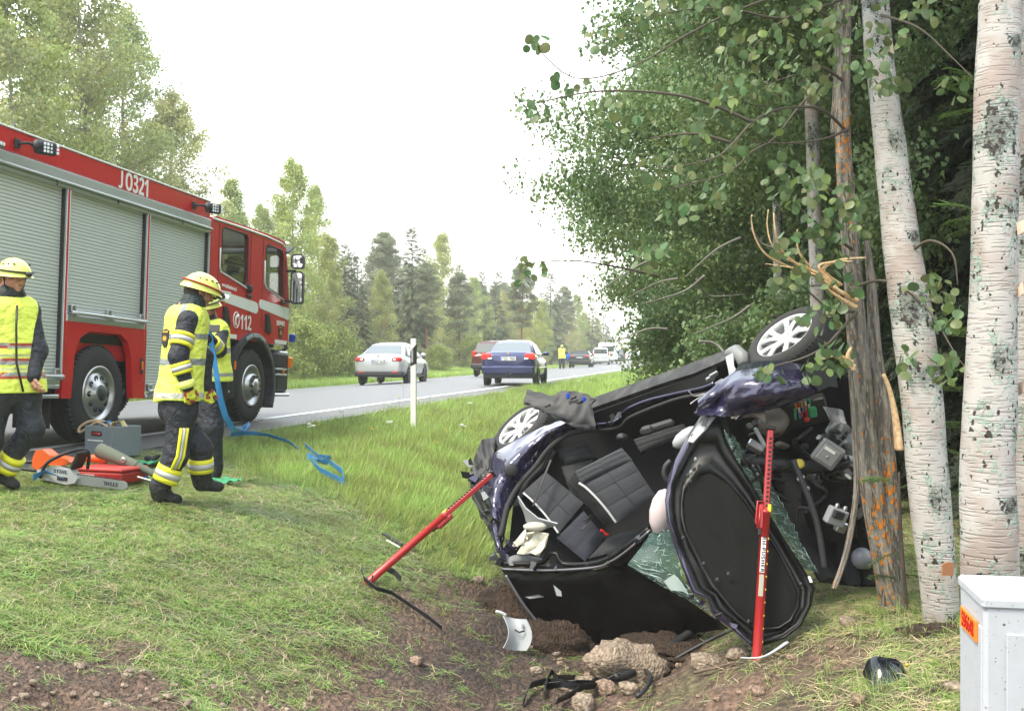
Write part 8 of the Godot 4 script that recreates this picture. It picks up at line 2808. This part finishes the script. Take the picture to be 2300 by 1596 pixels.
	# leaves in sprays: [column, row, half width, half height, how many, distance]
	var sprays := [[1830, 40, 110, 60, 38, 6.9], [1700, 115, 90, 60, 32, 6.7], [1600, 30, 90, 40, 22, 6.7], [1480, 25, 70, 30, 12, 6.6], [1765, 180, 100, 50, 30, 6.8], [1850, 125, 70, 70, 24, 6.7], [1985, 60, 60, 60, 20, 6.5], [1965, 155, 45, 50, 16, 6.4], [1640, 190, 55, 35, 12, 6.5], [1620, 245, 50, 30, 9, 6.4], [1555, 290, 40, 28, 7, 6.3], [1745, 265, 50, 30, 9, 6.6], [1790, 395, 70, 75, 34, 6.6], [1850, 445, 70, 80, 36, 6.6], [1820, 560, 85, 55, 26, 6.6], [1900, 490, 55, 60, 20, 6.6], [1780, 620, 55, 35, 14, 6.55], [1885, 650, 50, 55, 16, 6.5], [1840, 705, 50, 35, 12, 6.5], [1872, 790, 50, 38, 14, 6.4], [1835, 832, 36, 26, 8, 6.4], [1715, 832, 45, 20, 10, 6.45], [2090, 640, 55, 35, 16, 6.3], [2120, 705, 45, 35, 12, 6.2], [2130, 820, 45, 38, 14, 6.1], [2050, 805, 45, 40, 13, 6.1], [2090, 15, 60, 28, 12, 6.3], [2140, 190, 36, 36, 8, 6.2], [2010, 190, 30, 30, 7, 6.5], [1500, 375, 60, 36, 12, 6.2], [1640, 340, 30, 26, 6, 6.4], [1530, 470, 55, 28, 13, 6.5], [1460, 560, 45, 36, 15, 6.6], [1610, 425, 34, 28, 8, 6.6], [1370, 80, 60, 30, 8, 6.5], [1205, 92, 22, 20, 5, 6.4], [1195, 238, 30, 20, 6, 6.2], [1275, 170, 40, 30, 6, 6.3], [1195, 592, 45, 24, 10, 8.0], [1165, 620, 20, 14, 4, 8.0], [1390, 255, 60, 40, 8, 6.3], [2275, 180, 12, 30, 4, 6.0]]
	rng.seed = 5
	var made := 0
	var rest := Copies.new()
	for s in sprays:
		for i in int(s[4] * 1.6):
			var a := rf(0, TAU); var k := sqrt(rf(0, 1))
			var z: float = s[5] + rf(-0.25, 0.25)
			var p := P(s[0] + cos(a) * k * s[2], s[1] + sin(a) * k * s[3], z)
			var size := rf(0.040, 0.068)
			var bs := Basis.from_euler(V(rf(-0.9, 0.9), rf(0, TAU), rf(-0.7, 0.7))).scaled(Vector3.ONE * size)
			if made < 300 and (i % 3 == 0 or s[4] < 10):
				var o := put(leafm, "leaf", greens[rng.randi() % 4], t)
				o.transform = Transform3D(bs, p)
				made += 1
			else:
				var g := rf(0.8, 1.25)
				rest.add(Transform3D(bs, p), Color(0.125 * g * rf(0.75, 1.4), 0.195 * g, 0.078 * g))
	scatter(rest.multi(leafm), "leaves", M.leaf, t)
	# their crowns, high above the picture
	var c5 := clump(13, 0.22, 0.062, 0.5)
	rng.seed = 31
	var owners := []
	for o in get_children():
		if o.has_meta("label") and str(o.get_meta("label")) in ["leaning white birch trunk in front of the wood, left of the thickest birch", "thickest white birch trunk, rising behind the white cabinet", "birch trunk at the right edge, half hidden by the thickest birch", "grey aspen with orange lichen that the wreck leans against, its branches full of round leaves"]: owners.append(o)
	for i in owners.size():
		var q: Array = [[2.6, 8.0, 2.4], [2.6, 5.8, 2.5], [3.3, 6.8, 2.3], [2.3, 8.0, 2.6]][i]
		var cp := Copies.new()
		for k in 3600:
			var y := rf(4.7, 11.5)
			var w: float = q[2] * (1.0 - pow(absf(y - 7.6) / 4.4, 2.0)) + 0.2
			var a := snappedf(rf(0, TAU), 0.45) + rf(-0.16, 0.16)
			var rr_ := sqrt(rf(0, 1)) * w
			var g := rf(0.75, 1.25)
			cp.add(Transform3D(Basis.from_euler(V(rf(-0.5, 0.5), rf(0, TAU), rf(-0.5, 0.5))), V(q[0] + cos(a) * rr_, y, -q[1] + sin(a) * rr_)), Color(0.12 * g, 0.19 * g, 0.075 * g))
		scatter(cp.multi(c5), "crown", M.leaf, owners[i])
	# young spruce shoots between the birches
	var fm := frond_mesh(9, 7)
	var fresh := leafy_tint(0.15, 0.25, 0.07)
	t = thing("spruce_sapling", "young spruce with bright green shoots between the two white birches", "tree")
	wire([P(2185, 1480, 6.6), P(2190, 900, 6.7), P(2200, 100, 6.9)], [0.02, 0.012], M.spruce_bark, "trunk", t)
	for q in [[2195, 200, -0.9, 0.35], [2190, 225, -1.0, 0.3], [2195, 250, -0.8, 0.3], [2190, 470, -1.0, 0.3], [2195, 500, -0.9, 0.25], [2185, 520, -0.7, 0.2], [2185, 830, -0.9, 0.3], [2180, 880, -0.8, 0.34], [2190, 960, -1, 0.3], [2185, 760, -0.9, 0.3], [2188, 1040, -0.9, 0.35], [2180, 1120, -0.9, 0.3], [2195, 180, -0.7, 0.25]]:
		var o := put(fm, "shoot", fresh, t)
		o.transform = look_along(V(q[2], rf(-0.1, 0.5), rf(0.1, 0.5)), P(q[0], q[1], 6.65), q[3] * 0.9, rf(-0.5, 0.5))
	t = thing("spruce_sapling", "small spruce twig growing across the lichen covered aspen trunk", "tree")
	wire([P(2040, 1400, 6.5), P(2025, 1200, 6.5), P(2020, 1060, 6.5)], [0.012, 0.006], M.spruce_bark, "trunk", t)
	for q in [[2010, 1085, -1.0, 0.26], [2000, 1075, -0.9, 0.2], [2020, 1095, 0.6, 0.2], [2025, 1220, 0.8, 0.22], [2020, 1240, -0.7, 0.24], [2030, 1290, 0.9, 0.22], [2015, 1300, -0.8, 0.2], [2030, 1340, 0.6, 0.2]]:
		var o := put(fm, "shoot", fresh if q[1] < 1150 else leafy_tint(0.07, 0.11, 0.035), t)
		o.transform = look_along(V(q[2], rf(-0.2, 0.3), rf(0.2, 0.5)), P(q[0], q[1], 6.45), q[3] * 0.9, rf(-0.5, 0.5))
	# bare stems and dead branches in the shade behind
	var k := 0
	for s in [[[1745, 330, 20, 13.0], [1748, 560, 22, 13.0], [1750, 720, 24, 13.0], [1752, 860, 26, 13.0]], [[1672, 420, 22, 17.0], [1676, 640, 24, 17.0], [1680, 860, 26, 17.0]], [[1822, 200, 30, 11.0], [1830, 460, 32, 11.0], [1838, 700, 34, 11.0], [1840, 960, 36, 11.0]]]:
		t = thing("birch_tree", ["slim birch trunk straight above the wreck's raised wheel", "thin grey trunk in the shade left of the splintered wood", "birch trunk in the shade just left of the lichen covered aspen"][k], "tree")
		put(trunk_mesh(s, 14, 0.45), "trunk", M.birch_bark, t)
		k += 1
	for i in 16:
		var x := rf(1450, 1850); var y := rf(480, 800)
		var z := rf(9.0, 13.0)
		var o := wire([P(x, y, z), P(x + (i % 2 * 2 - 1) * rf(30, 60), y + rf(0, 40), z + rf(-0.2, 0.2)), P(x + (i % 2 * 2 - 1) * rf(90, 150), y + rf(20, 110), z + rf(-0.3, 0.3))], [0.014, 0.004], M.grey_twig, "dead_branch", null, 6)
		tag(o, "bare grey dead branch hanging in the shade of the roadside wood", "branch", "dead branches in the shade of the wood")


func rock(called: String, label: String, group: String, at: Vector3, size: Vector3, m: Material, sd: float, turn := 0.0, seg := 18) -> void:
	var b := Mb.new()
	b.smooth()
	var r := []
	for i in seg / 2 + 1:
		var la := PI * i / (seg / 2)
		var ring := PackedVector3Array()
		for j in seg:
			var an := TAU * j / seg
			var d := V(sin(la) * cos(an), -cos(la), sin(la) * sin(an))
			var k := 1.0 + 0.5 * nz.get_noise_3d(d.x * 3.0 + sd * 17.0, d.y * 3.0, d.z * 3.0) + 0.12 * nf.get_noise_3d(d.x * 9.0 + sd, d.y * 9.0, d.z * 9.0)
			d = d.clamp(V(-0.82, -0.8, -0.85), V(0.86, 0.78, 0.8))
			ring.append(d * k * size * 0.55)
		r.append(ring)
	b.rings(r, true, false)
	var o := put(b, called, m)
	o.transform = Transform3D(Basis(Vector3.UP, turn), at)
	tag(o, label, "stone", group)


func debris() -> void:
	var stone := mat("stone", Color(1, 1, 1), 0.9)
	tri_tex(stone, noise_tex(0.04, Color(0.42, 0.36, 0.31), Color(0.66, 0.60, 0.53), 256, 5), 2.6, T.bumpy, 1.2)
	var tan_stone := mat("tan_stone", Color(1, 0.86, 0.74), 0.9)
	tri_tex(tan_stone, T.grey, 3.0, T.bumpy, 1.0)
	tan_stone.albedo_color = lin(0.42, 0.29, 0.21)
	var g := func(x: float, y: float, up := 0.0) -> Vector3: return to_ground(x, y) + V(0, up, 0)
	rock("boulder", "big brown boulder in the muddy ditch below the wreck's roof", "", g.call(1402, 1512, 0.06), V(0.50, 0.30, 0.36), stone, 1.0, 0.3, 26)
	for q in [["flat tan stone left of the boulder above the black tape", 1312, 1542, 0.13, 0.07, 0], ["orange brown stone between black tape and boulder", 1268, 1553, 0.10, 0.06, 1], ["rounded beige stone in front of the boulder", 1362, 1560, 0.16, 0.10, 1], ["pale stone inside the loop of the black rubber seal", 1412, 1566, 0.13, 0.08, 0], ["pointed stone at the bottom edge of the ditch", 1306, 1594, 0.16, 0.14, 0], ["broad stone half buried right of the black seal", 1590, 1502, 0.22, 0.10, 0], ["stone at the foot of the upright red strut", 1660, 1478, 0.14, 0.08, 0], ["small pale stone below the left corner of the wreck's roof", 1248, 1472, 0.07, 0.05, 0], ["small grey stone right of the torn silver trim", 1205, 1512, 0.09, 0.06, 0], ["grey stone by the grass left of the mud", 1075, 1322, 0.09, 0.07, 0], ["small stone at the upper right end of the boulder", 1482, 1452, 0.08, 0.06, 0], ["stone on the dirt slope right of the ditch", 1700, 1560, 0.10, 0.05, 1], ["pale flat stone on the bank below the mirror housing", 2148, 1560, 0.11, 0.05, 0], ["stone at the foot of the leaning birch", 1905, 1400, 0.11, 0.06, 0], ["clod coloured stone in the mown grass near the ditch", 935, 1490, 0.10, 0.06, 1], ["reddish stone on the bank left of the black mirror housing", 1930, 1585, 0.09, 0.06, 1]]:
		rock("stone", q[0], "", g.call(q[1], q[2], q[4] * 0.2), V(q[3], q[4], q[3] * 0.8), tan_stone if q[5] else stone, q[1] * 0.37, q[2] * 0.1, 14)
	rng.seed = 77
	for i in 70:
		var x := rf(20, 700); var y := 1490 + rf(0, 100) + maxf(0, x - 450) * 0.1
		var s := rf(0.012, 0.045)
		rock("pebble", "small grey pebble on the bare earth at the bottom left", "pebbles on the bare earth at the bottom left", g.call(x, y, s * 0.15), V(s, s * 0.7, s), stone, i * 3.1, rf(0, 6), 8)
	for i in 60:
		var x := rf(1180, 1900); var y := rf(1440, 1596)
		var s := rf(0.012, 0.05)
		rock("clod", "small brown clod or stone in the mud of the ditch", "clods in the mud of the ditch", g.call(x, y, s * 0.15), V(s, s * 0.7, s), tan_stone, i * 2.3, rf(0, 6), 8)
	# torn up earth around the wreck
	var mud := mat("mud", Color(1, 1, 1), 0.95)
	tri_tex(mud, noise_tex(0.03, Color(0.16, 0.115, 0.085), Color(0.33, 0.25, 0.19), 256, 5), 3.0, T.bumpy, 3.0)
	for q in [["dug up heap of dark earth left of the wreck's roof", 1175, 1385, 0.42, 0.30], ["smaller heap of earth under the left corner of the wreck", 1225, 1445, 0.4, 0.2], ["heap of earth behind the boulder", 1530, 1455, 0.5, 0.14], ["clump of earth at the foot of the leaning birch", 2115, 1420, 0.24, 0.10]]:
		var b := Mb.new()
		b.smooth()
		var r := []
		for i in 15:
			var e := PI / 2 * i / 14
			var ring := PackedVector3Array()
			for j in 36:
				var an := TAU * j / 36
				var d := V(cos(e) * cos(an), sin(e), cos(e) * sin(an))
				var k := 1.0 + 0.32 * nf.get_noise_3d(d.x * 7.0 + q[1], d.y * 7.0, d.z * 7.0) + 0.16 * nf.get_noise_3d(d.x * 25.0 + q[1], d.y * 25.0, d.z * 25.0)
				ring.append(d * k * V(q[3], q[4], q[3] * 0.7))
			r.append(ring)
		b.rings(r, true, false)
		var o := put(b, "earth_heap", mud)
		o.position = g.call(q[1], q[2], -0.06)
		tag(o, q[0], "earth")
	# torn silver trim
	var c: Vector3 = g.call(1160, 1470)
	var t := thing("car_trim", "torn silver plastic car trim lying in the mud left of the boulder", "car trim", Transform3D(Basis.from_euler(V(-0.35, 0.1, -0.15)), c + V(0, 0.02, 0)))
	var rows := []
	for i in 8:
		var u := i / 7.0
		var row := []
		for j in 5: row.append(V(-0.085 + j * 0.042 + 0.05 * sin(u * 2.6) - 0.04, 0.21 * (1.0 - u), 0.02 * cos(j * 1.57) + 0.03 * sin(u * 3.0) + (0.025 if j == 0 or j == 4 else 0.0)))
		rows.append(row)
	var b := Mb.new()
	b.slab(rows, 0.006)
	put(b, "panel", M.silver_plastic, t)
	wire([V(-0.10, 0.22, 0.03), V(-0.14, 0.235, 0.02), V(-0.17, 0.24, 0.0)], 0.012, M.silver_plastic, "torn_end", t)
	b = Mb.new()
	b.tube([V(-0.03, 0.13, 0.045), V(0.0, 0.115, 0.055), V(0.035, 0.13, 0.05)], 0.006, 6)
	put(b, "slot", M.black_plastic, t)
	b = Mb.new()
	b.box(V(0.02, 0.16, 0.045), V(0.014, 0.03, 0.016), 0.003)
	put(b, "clip", M.grey_plastic, t)
	# black rubber seals and tape
	var rub := mat("seal_rubber", Color(0.012, 0.013, 0.016), 0.5)
	var o := wire([g.call(1625, 1412, 0.09), g.call(1570, 1440, 0.09), g.call(1520, 1478, 0.08), g.call(1470, 1508, 0.08), g.call(1420, 1530, 0.06), g.call(1380, 1545, 0.05)], 0.03, rub, "rubber_seal", null, 8)
	tag(o, "thick black rubber seal lying diagonally right of the boulder", "rubber seal")
	o = wire([g.call(1660, 1425, 0.05), g.call(1600, 1448, 0.04), g.call(1540, 1478, 0.03), g.call(1500, 1502, 0.03)], 0.012, rub, "rubber_seal", null, 6)
	tag(o, "thin black rubber strip under the bonnet beside the thick seal", "rubber seal")
	o = wire([g.call(1405, 1535, 0.03), g.call(1445, 1530, 0.06), g.call(1462, 1545, 0.05), g.call(1450, 1565, 0.04), g.call(1430, 1585, 0.03)], 0.014, rub, "rubber_seal", null, 6)
	tag(o, "loop of black rubber seal in front of the boulder", "rubber seal")
	for q in [["black tape folded among the stones at the bottom of the ditch", [[1175, 1590], [1190, 1562], [1225, 1545], [1265, 1558], [1300, 1555], [1340, 1562]]], ["black tape curled upwards left of the tan stone", [[1222, 1585], [1228, 1550], [1240, 1528], [1252, 1545], [1290, 1535]]], ["black tape running down to the bottom edge of the ditch", [[1375, 1548], [1335, 1558], [1290, 1580], [1250, 1600]]], ["black plastic strip lying under the beige stone", [[1225, 1552], [1290, 1556], [1350, 1552], [1395, 1540]]]]:
		var pts := []; var across := []
		for i in q[1].size():
			pts.append(g.call(q[1][i][0], q[1][i][1], 0.03 + 0.03 * (i % 2)))
			across.append(V(0.4 * (i % 2), 1.0, 0.5))
		tag(put(ribbon(pts, 0.05, 0.002, across), "tape", rub), q[0], "tape")
	o = wire([g.call(1180, 1400, 0.06), g.call(1225, 1412, 0.08), g.call(1270, 1425, 0.05), g.call(1292, 1438, 0.02)], [0.02, 0.009], mat("root", Color(0.13, 0.09, 0.07), 0.9), "root", null, 7)
	tag(o, "torn root sticking out of the earth under the wreck's corner", "root")
	o = wire([g.call(1664, 1503, 0.03), g.call(1715, 1486, 0.03), g.call(1768, 1468, 0.05)], [0.008, 0.02], mat("plastic_stick", Color(0.42, 0.43, 0.47), 0.5), "plastic_strip", null, 6, 0.4)
	tag(o, "grey plastic strip lying at the foot of the upright red strut", "plastic strip")
	o = wire([g.call(1785, 1336, 0.04), g.call(1850, 1322, 0.07), g.call(1920, 1312, 0.08), g.call(1990, 1300, 0.08)], [0.008, 0.014], M.grey_twig, "fallen_branch", null, 6)
	tag(o, "thin fallen branch lying below the struck aspen", "branch")
	o = wire([g.call(1560, 1530, 0.02), g.call(1610, 1515, 0.03), g.call(1650, 1506, 0.02)], [0.012, 0.007], M.root, "fallen_branch", null, 6)
	tag(o, "stick in the mud left of the upright red strut's foot", "branch")
	o = wire([g.call(755, 1098, 0.02), g.call(765, 1118, 0.03), g.call(774, 1130, 0.02)], 0.006, M.root, "fallen_branch", null, 5)
	tag(o, "small twig beside the end of the blue strap", "branch")
	# mirror housing
	c = g.call(1992, 1530)
	t = thing("mirror_housing", "black car mirror housing lying on the bank right of the ditch", "car part", Transform3D(Basis.from_euler(V(0.2, -0.1, 0.06)), c))
	rows = []
	for i in 9:
		var u := i / 8.0
		var row := []
		for j in 9:
			var v := j / 8.0
			var hgt := 0.10 * (1.0 - pow(2.0 * v - 1.0, 4)) * (0.75 + 0.35 * (1.0 - v))
			row.append(V(-0.10 + v * 0.205, hgt * (1.0 - u * u) + 0.01, -0.06 + 0.15 * u + 0.03 * sin(v * PI)))
		rows.append(row)
	b = Mb.new()
	b.slab(rows, 0.005)
	put(b, "shell", mat("mirror_black", Color(0.006, 0.007, 0.012), 0.12), t)
	b = Mb.new()
	b.ball(V(0.095, 0.085, 0.01), V(0.012, 0.009, 0.01), 8)
	put(b, "yellow_clip", M.fuse_yellow, t)
	b = Mb.new()
	b.box(V(-0.01, 0.052, 0.075), V(0.035, 0.012, 0.006), 0.002, Basis(Vector3.RIGHT, -0.6))
	put(b, "white_label", M.white_paint, t)
	# the cabinet
	var speck := Image.create(512, 512, false, Image.FORMAT_RGB8)
	speck.fill(Color(0.70, 0.72, 0.75))
	var sn := FastNoiseLite.new()
	sn.fractal_octaves = 4; sn.frequency = 0.012
	for y in 512:
		for x in 512:
			var k := 1.0 - 0.045 * maxf(0.0, sn.get_noise_2d(x, y))
			speck.set_pixel(x, y, Color(0.70 * k, 0.72 * k, 0.75 * k))
	rng.seed = 13
	for i in 330:
		var x := rng.randi_range(4, 507); var y := rng.randi_range(4, 507)
		var r := rf(0.5, 2.0) if i % 14 else rf(2, 4.0)
		for dy in range(-6, 7):
			for dx in range(-6, 7):
				if Vector2(dx * rf(0.8, 1.2), dy).length() < r and x + dx >= 0 and x + dx < 512 and y + dy >= 0 and y + dy < 512:
					speck.set_pixel(x + dx, y + dy, Color(0.34, 0.31, 0.29) if i % 3 == 0 else Color(0.53, 0.51, 0.50))
	var cm := mat("cabinet_white", Color(1, 1, 1), 0.45)
	cm.albedo_texture = ImageTexture.create_from_image(speck)
	cm.uv1_triplanar = true
	cm.uv1_scale = Vector3.ONE * 1.7
	var near := P(2207, 1340, 3.40); var farc := P(2151, 1290, 3.76)
	var ex := V(near.x - farc.x, 0, near.z - farc.z)
	var depth := ex.length()
	ex = ex.normalized()
	var rt := Vector3.UP.cross(ex).normalized()
	var bottom := gh(near.x + 0.2, -near.z) - 0.05
	var high := near.y - bottom
	var wide := 0.62
	var mid := farc.lerp(near, 0.5) + rt * wide / 2
	t = thing("utility_cabinet", "white speckled utility cabinet with an orange number plate in the right foreground", "cabinet", Transform3D(Basis(rt, Vector3.UP, ex), V(mid.x, bottom, mid.z)))
	b = Mb.new()
	b.box(V(0, high / 2 - 0.012, 0), V(wide - 0.014, high - 0.03, depth - 0.014), 0.012)
	put(b, "body", cm, t)
	b = Mb.new()
	b.box(V(0, high - 0.02, 0), V(wide, 0.04, depth), 0.010)
	put(b, "lid", cm, t)
	b = Mb.new()
	b.box(V(0.02, high / 2 - 0.05, depth / 2 - 0.003), V(wide - 0.1, high - 0.12, 0.008), 0.003)
	put(b, "door", cm, t)
	b = Mb.new()
	b.box(V(-wide / 2 + 0.008, high / 2 - 0.04, 0.0), V(0.01, high - 0.12, depth - 0.06), 0.003)
	put(b, "side_panel", cm, t)
	b = Mb.new()
	b.box(V(-wide / 2 - 0.001, high - 0.125, 0.0), V(0.007, 0.066, depth * 0.62), 0.001)
	var pl := put(b, "number_plate", mat("plate_orange", Color(0.72, 0.22, 0.02), 0.5), t)
	letters("596648", 0.048, Transform3D(Basis(V(0, 0, 1), V(0, 1, 0), V(-1, 0, 0)), V(-wide / 2 - 0.005, high - 0.125, 0.0)), "lettering", M.red_lens, pl, 0.82, true, 0.002)
	b = Mb.new()
	b.tube([V(-wide / 2 - 0.02, 0.26, depth / 2 - 0.08), V(-wide / 2 - 0.02, 0.1, depth / 2 - 0.08)], 0.03, 10)
	put(b, "corner_foot", M.white_paint, t)
	# flowers in the tall grass
	var petal := mat("petal_white", Color(0.72, 0.74, 0.70), 0.8)
	var gold := mat("petal_yellow", Color(0.75, 0.50, 0.03), 0.7)
	mat("stem", Color(0.10, 0.18, 0.04), 0.7)
	var umbel := Mb.new()
	for i in 26:
		var a := rf(0, TAU); var k := sqrt(rf(0, 1)) * 0.028
		umbel.ball(V(cos(a) * k, rf(-0.006, 0.008), sin(a) * k), V(0.006, 0.004, 0.006), 4)
	var um := umbel.mesh()
	var cup := Mb.new()
	cup.ball(Vector3.ZERO, V(0.012, 0.008, 0.012), 8)
	var cu := cup.mesh()
	var n := 0
	for q in [[875, 992], [1040, 998], [770, 965], [1055, 935], [700, 1008], [965, 920], [1330, 855], [1370, 850], [1300, 865], [1290, 850], [870, 945]]:
		c = g.call(q[0], q[1] + 14, 0.0)
		t = thing("umbel_flower", "white flower umbel in the tall grass of the verge", "flower", Transform3D(Basis(), c), "white umbels in the verge grass")
		wire([V(0, -0.05, 0), V(0.01, 0.2, 0), V(0.0, 0.36, 0.01)], 0.002, M.stem, "stem", t, 4)
		for k in 4:
			var fl := put(um, "umbel", petal, t)
			fl.position = V(rf(-0.035, 0.035), 0.36 + rf(-0.02, 0.02), rf(-0.035, 0.035))
	for q in [[905, 888], [922, 905], [940, 930], [1000, 1010], [855, 960], [1080, 985], [835, 1010], [980, 1042], [1010, 955], [715, 1000], [960, 965], [895, 925]]:
		c = g.call(q[0], q[1] + 10, 0.0)
		t = thing("buttercup", "small yellow flower in the tall grass of the verge", "flower", Transform3D(Basis(), c), "yellow flowers in the verge grass")
		wire([V(0, -0.05, 0), V(0.01, 0.2, 0), V(0.0, 0.34, 0.01)], 0.002, M.stem, "stem", t, 4)
		for k in 2:
			var fl := put(cu, "bloom", gold, t)
			fl.position = V(rf(-0.03, 0.03), 0.34 + rf(-0.03, 0.02), rf(-0.03, 0.03))


func build_all() -> void:
	await fire_truck()
	people()
	wreck()
	rescue_gear()
	cars()
	roadside()
	trees()
	near_trees()
	debris()
	grass()
